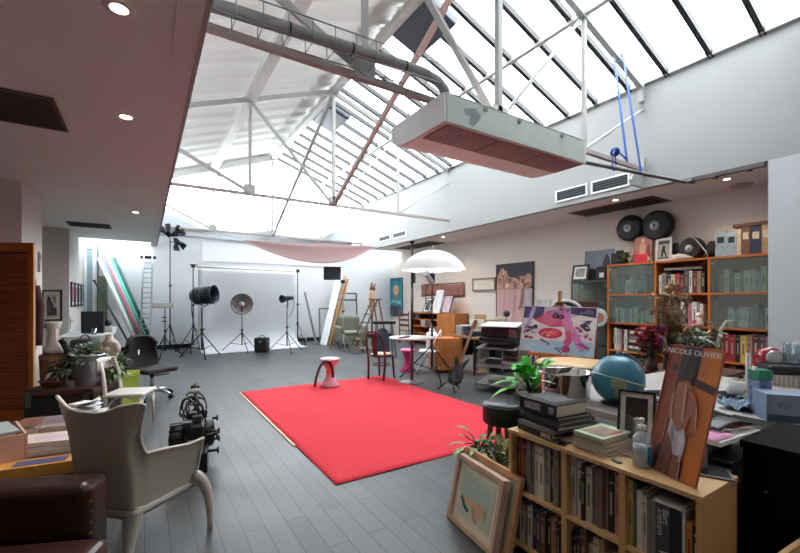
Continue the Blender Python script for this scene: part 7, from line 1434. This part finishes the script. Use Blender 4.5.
for k in range(60):
    a = rr.uniform(0,6.28); sp = rr.uniform(.02,.2); L_ = rr.uniform(.08,.36); e = V((cos(a)*sp, sin(a)*sp, L_)); st.tube([(0,0,0), e*.6+V((0,0,.04)), e], .0025, 4)
    w = (hd, h2, hd)[k % 3]
    for j in range(9): w.leaf(e, (rr.uniform(-1,1),rr.uniform(-1,1),rr.uniform(-.3,1)), .055, .04, .1)
    lf.leaf(e*.6, (cos(a),sin(a),.2), .09, .04, .4)
st.build('stems', m(84,96,62,.8), t); struct_stuff(hd.build('red_petals', m(158,32,50,.7,0,.2), t, recalc=False)); struct_stuff(h2.build('magenta_petals', m(150,48,104,.7,0,.2), t, recalc=False)); lf.build('leaves', m(74,92,60,.7,0,.2), t, recalc=False)
vc = V((4.93,1.98,.74)); vase('flower_vase', 'grey vase holding the white flowers and pale leaves', vc, .2, .07, (130,130,126)); t = thing('white_flowers', 'bunch of white flowers and pale green leaves above the right half of the poster board', 'flowers', vc+V((0,0,.14))); rr = random.Random(19); st = B(); hd = B(); lf = B(); l2 = B()
for k in range(70):
    a = rr.uniform(0,6.28); sp = rr.uniform(.03,.24); L_ = rr.uniform(.08,.3); e = V((cos(a)*sp, sin(a)*sp, L_)); st.tube([(0,0,0), e*.6+V((0,0,.05)), e], .0025, 4)
    if k % 3 == 0:
        for j in range(10): hd.leaf(e, (rr.uniform(-1,1),rr.uniform(-1,1),rr.uniform(-.2,1)), .055, .04, .1)
    for j in range(4): (lf if k % 2 else l2).leaf(e*rr.uniform(.6,1), (rr.uniform(-1,1),rr.uniform(-1,1),rr.uniform(-.3,.6)), .1, .04, .4)
st.build('stems', m(84,96,62,.8), t); struct_stuff(hd.build('white_petals', m(216,214,206,.7,0,.1), t, recalc=False)); lf.build('leaves', m(58,76,56,.7,0,.2), t, recalc=False); l2.build('pale_leaves', m(150,164,146,.7,0,.2), t, recalc=False)
q = d3(718,322,3.9); t = thing('driftwood', 'pale curved driftwood branch sticking up right of the flowers', 'driftwood', (5.16,1.85,.74)); t.scale = (.6,.6,.95); B().tube([(0,0,0),(.02,-.02,.24),(.06,-.06,.46),(.12,-.12,.56),(.2,-.22,.57)], [.04,.035,.03,.02,.006], 10).build('main_branch', m(190,180,160,.8,0,.2,12), t); B().tube([(.05,-.05,.42),(-.04,.05,.54),(-.12,.1,.56)], [.025,.015,.005], 8).tube([(.02,-.02,.3),(-.1,.06,.36),(-.2,.12,.34)], [.02,.014,.006], 8).build('side_branch', m(176,166,150,.8,0,.2,12), t)
t = thing('dark_bust', 'dark rounded pot plant behind the right corner of the poster board', 'plant pot', (5.2,2.15,.74)); B().lathe([(.08,0),(.11,.02),(.13,.2),(.12,.26),(.11,.26),(.001,.22)], 24, caps=False).build('pot_wall', m(40,42,42,.5), t); t.name = 'plant_pot_dark'; b = B(); rr = random.Random(23)
for k in range(40): a = rr.uniform(0,6.28); b.leaf((cos(a)*.06,sin(a)*.06,.24), (cos(a),sin(a),rr.uniform(.2,1.4)), rr.uniform(.1,.2), .06, .5)
b.build('leaves', m(40,54,44,.6,0,.3), t, recalc=False)
t.name = 'dark_foliage_pot'
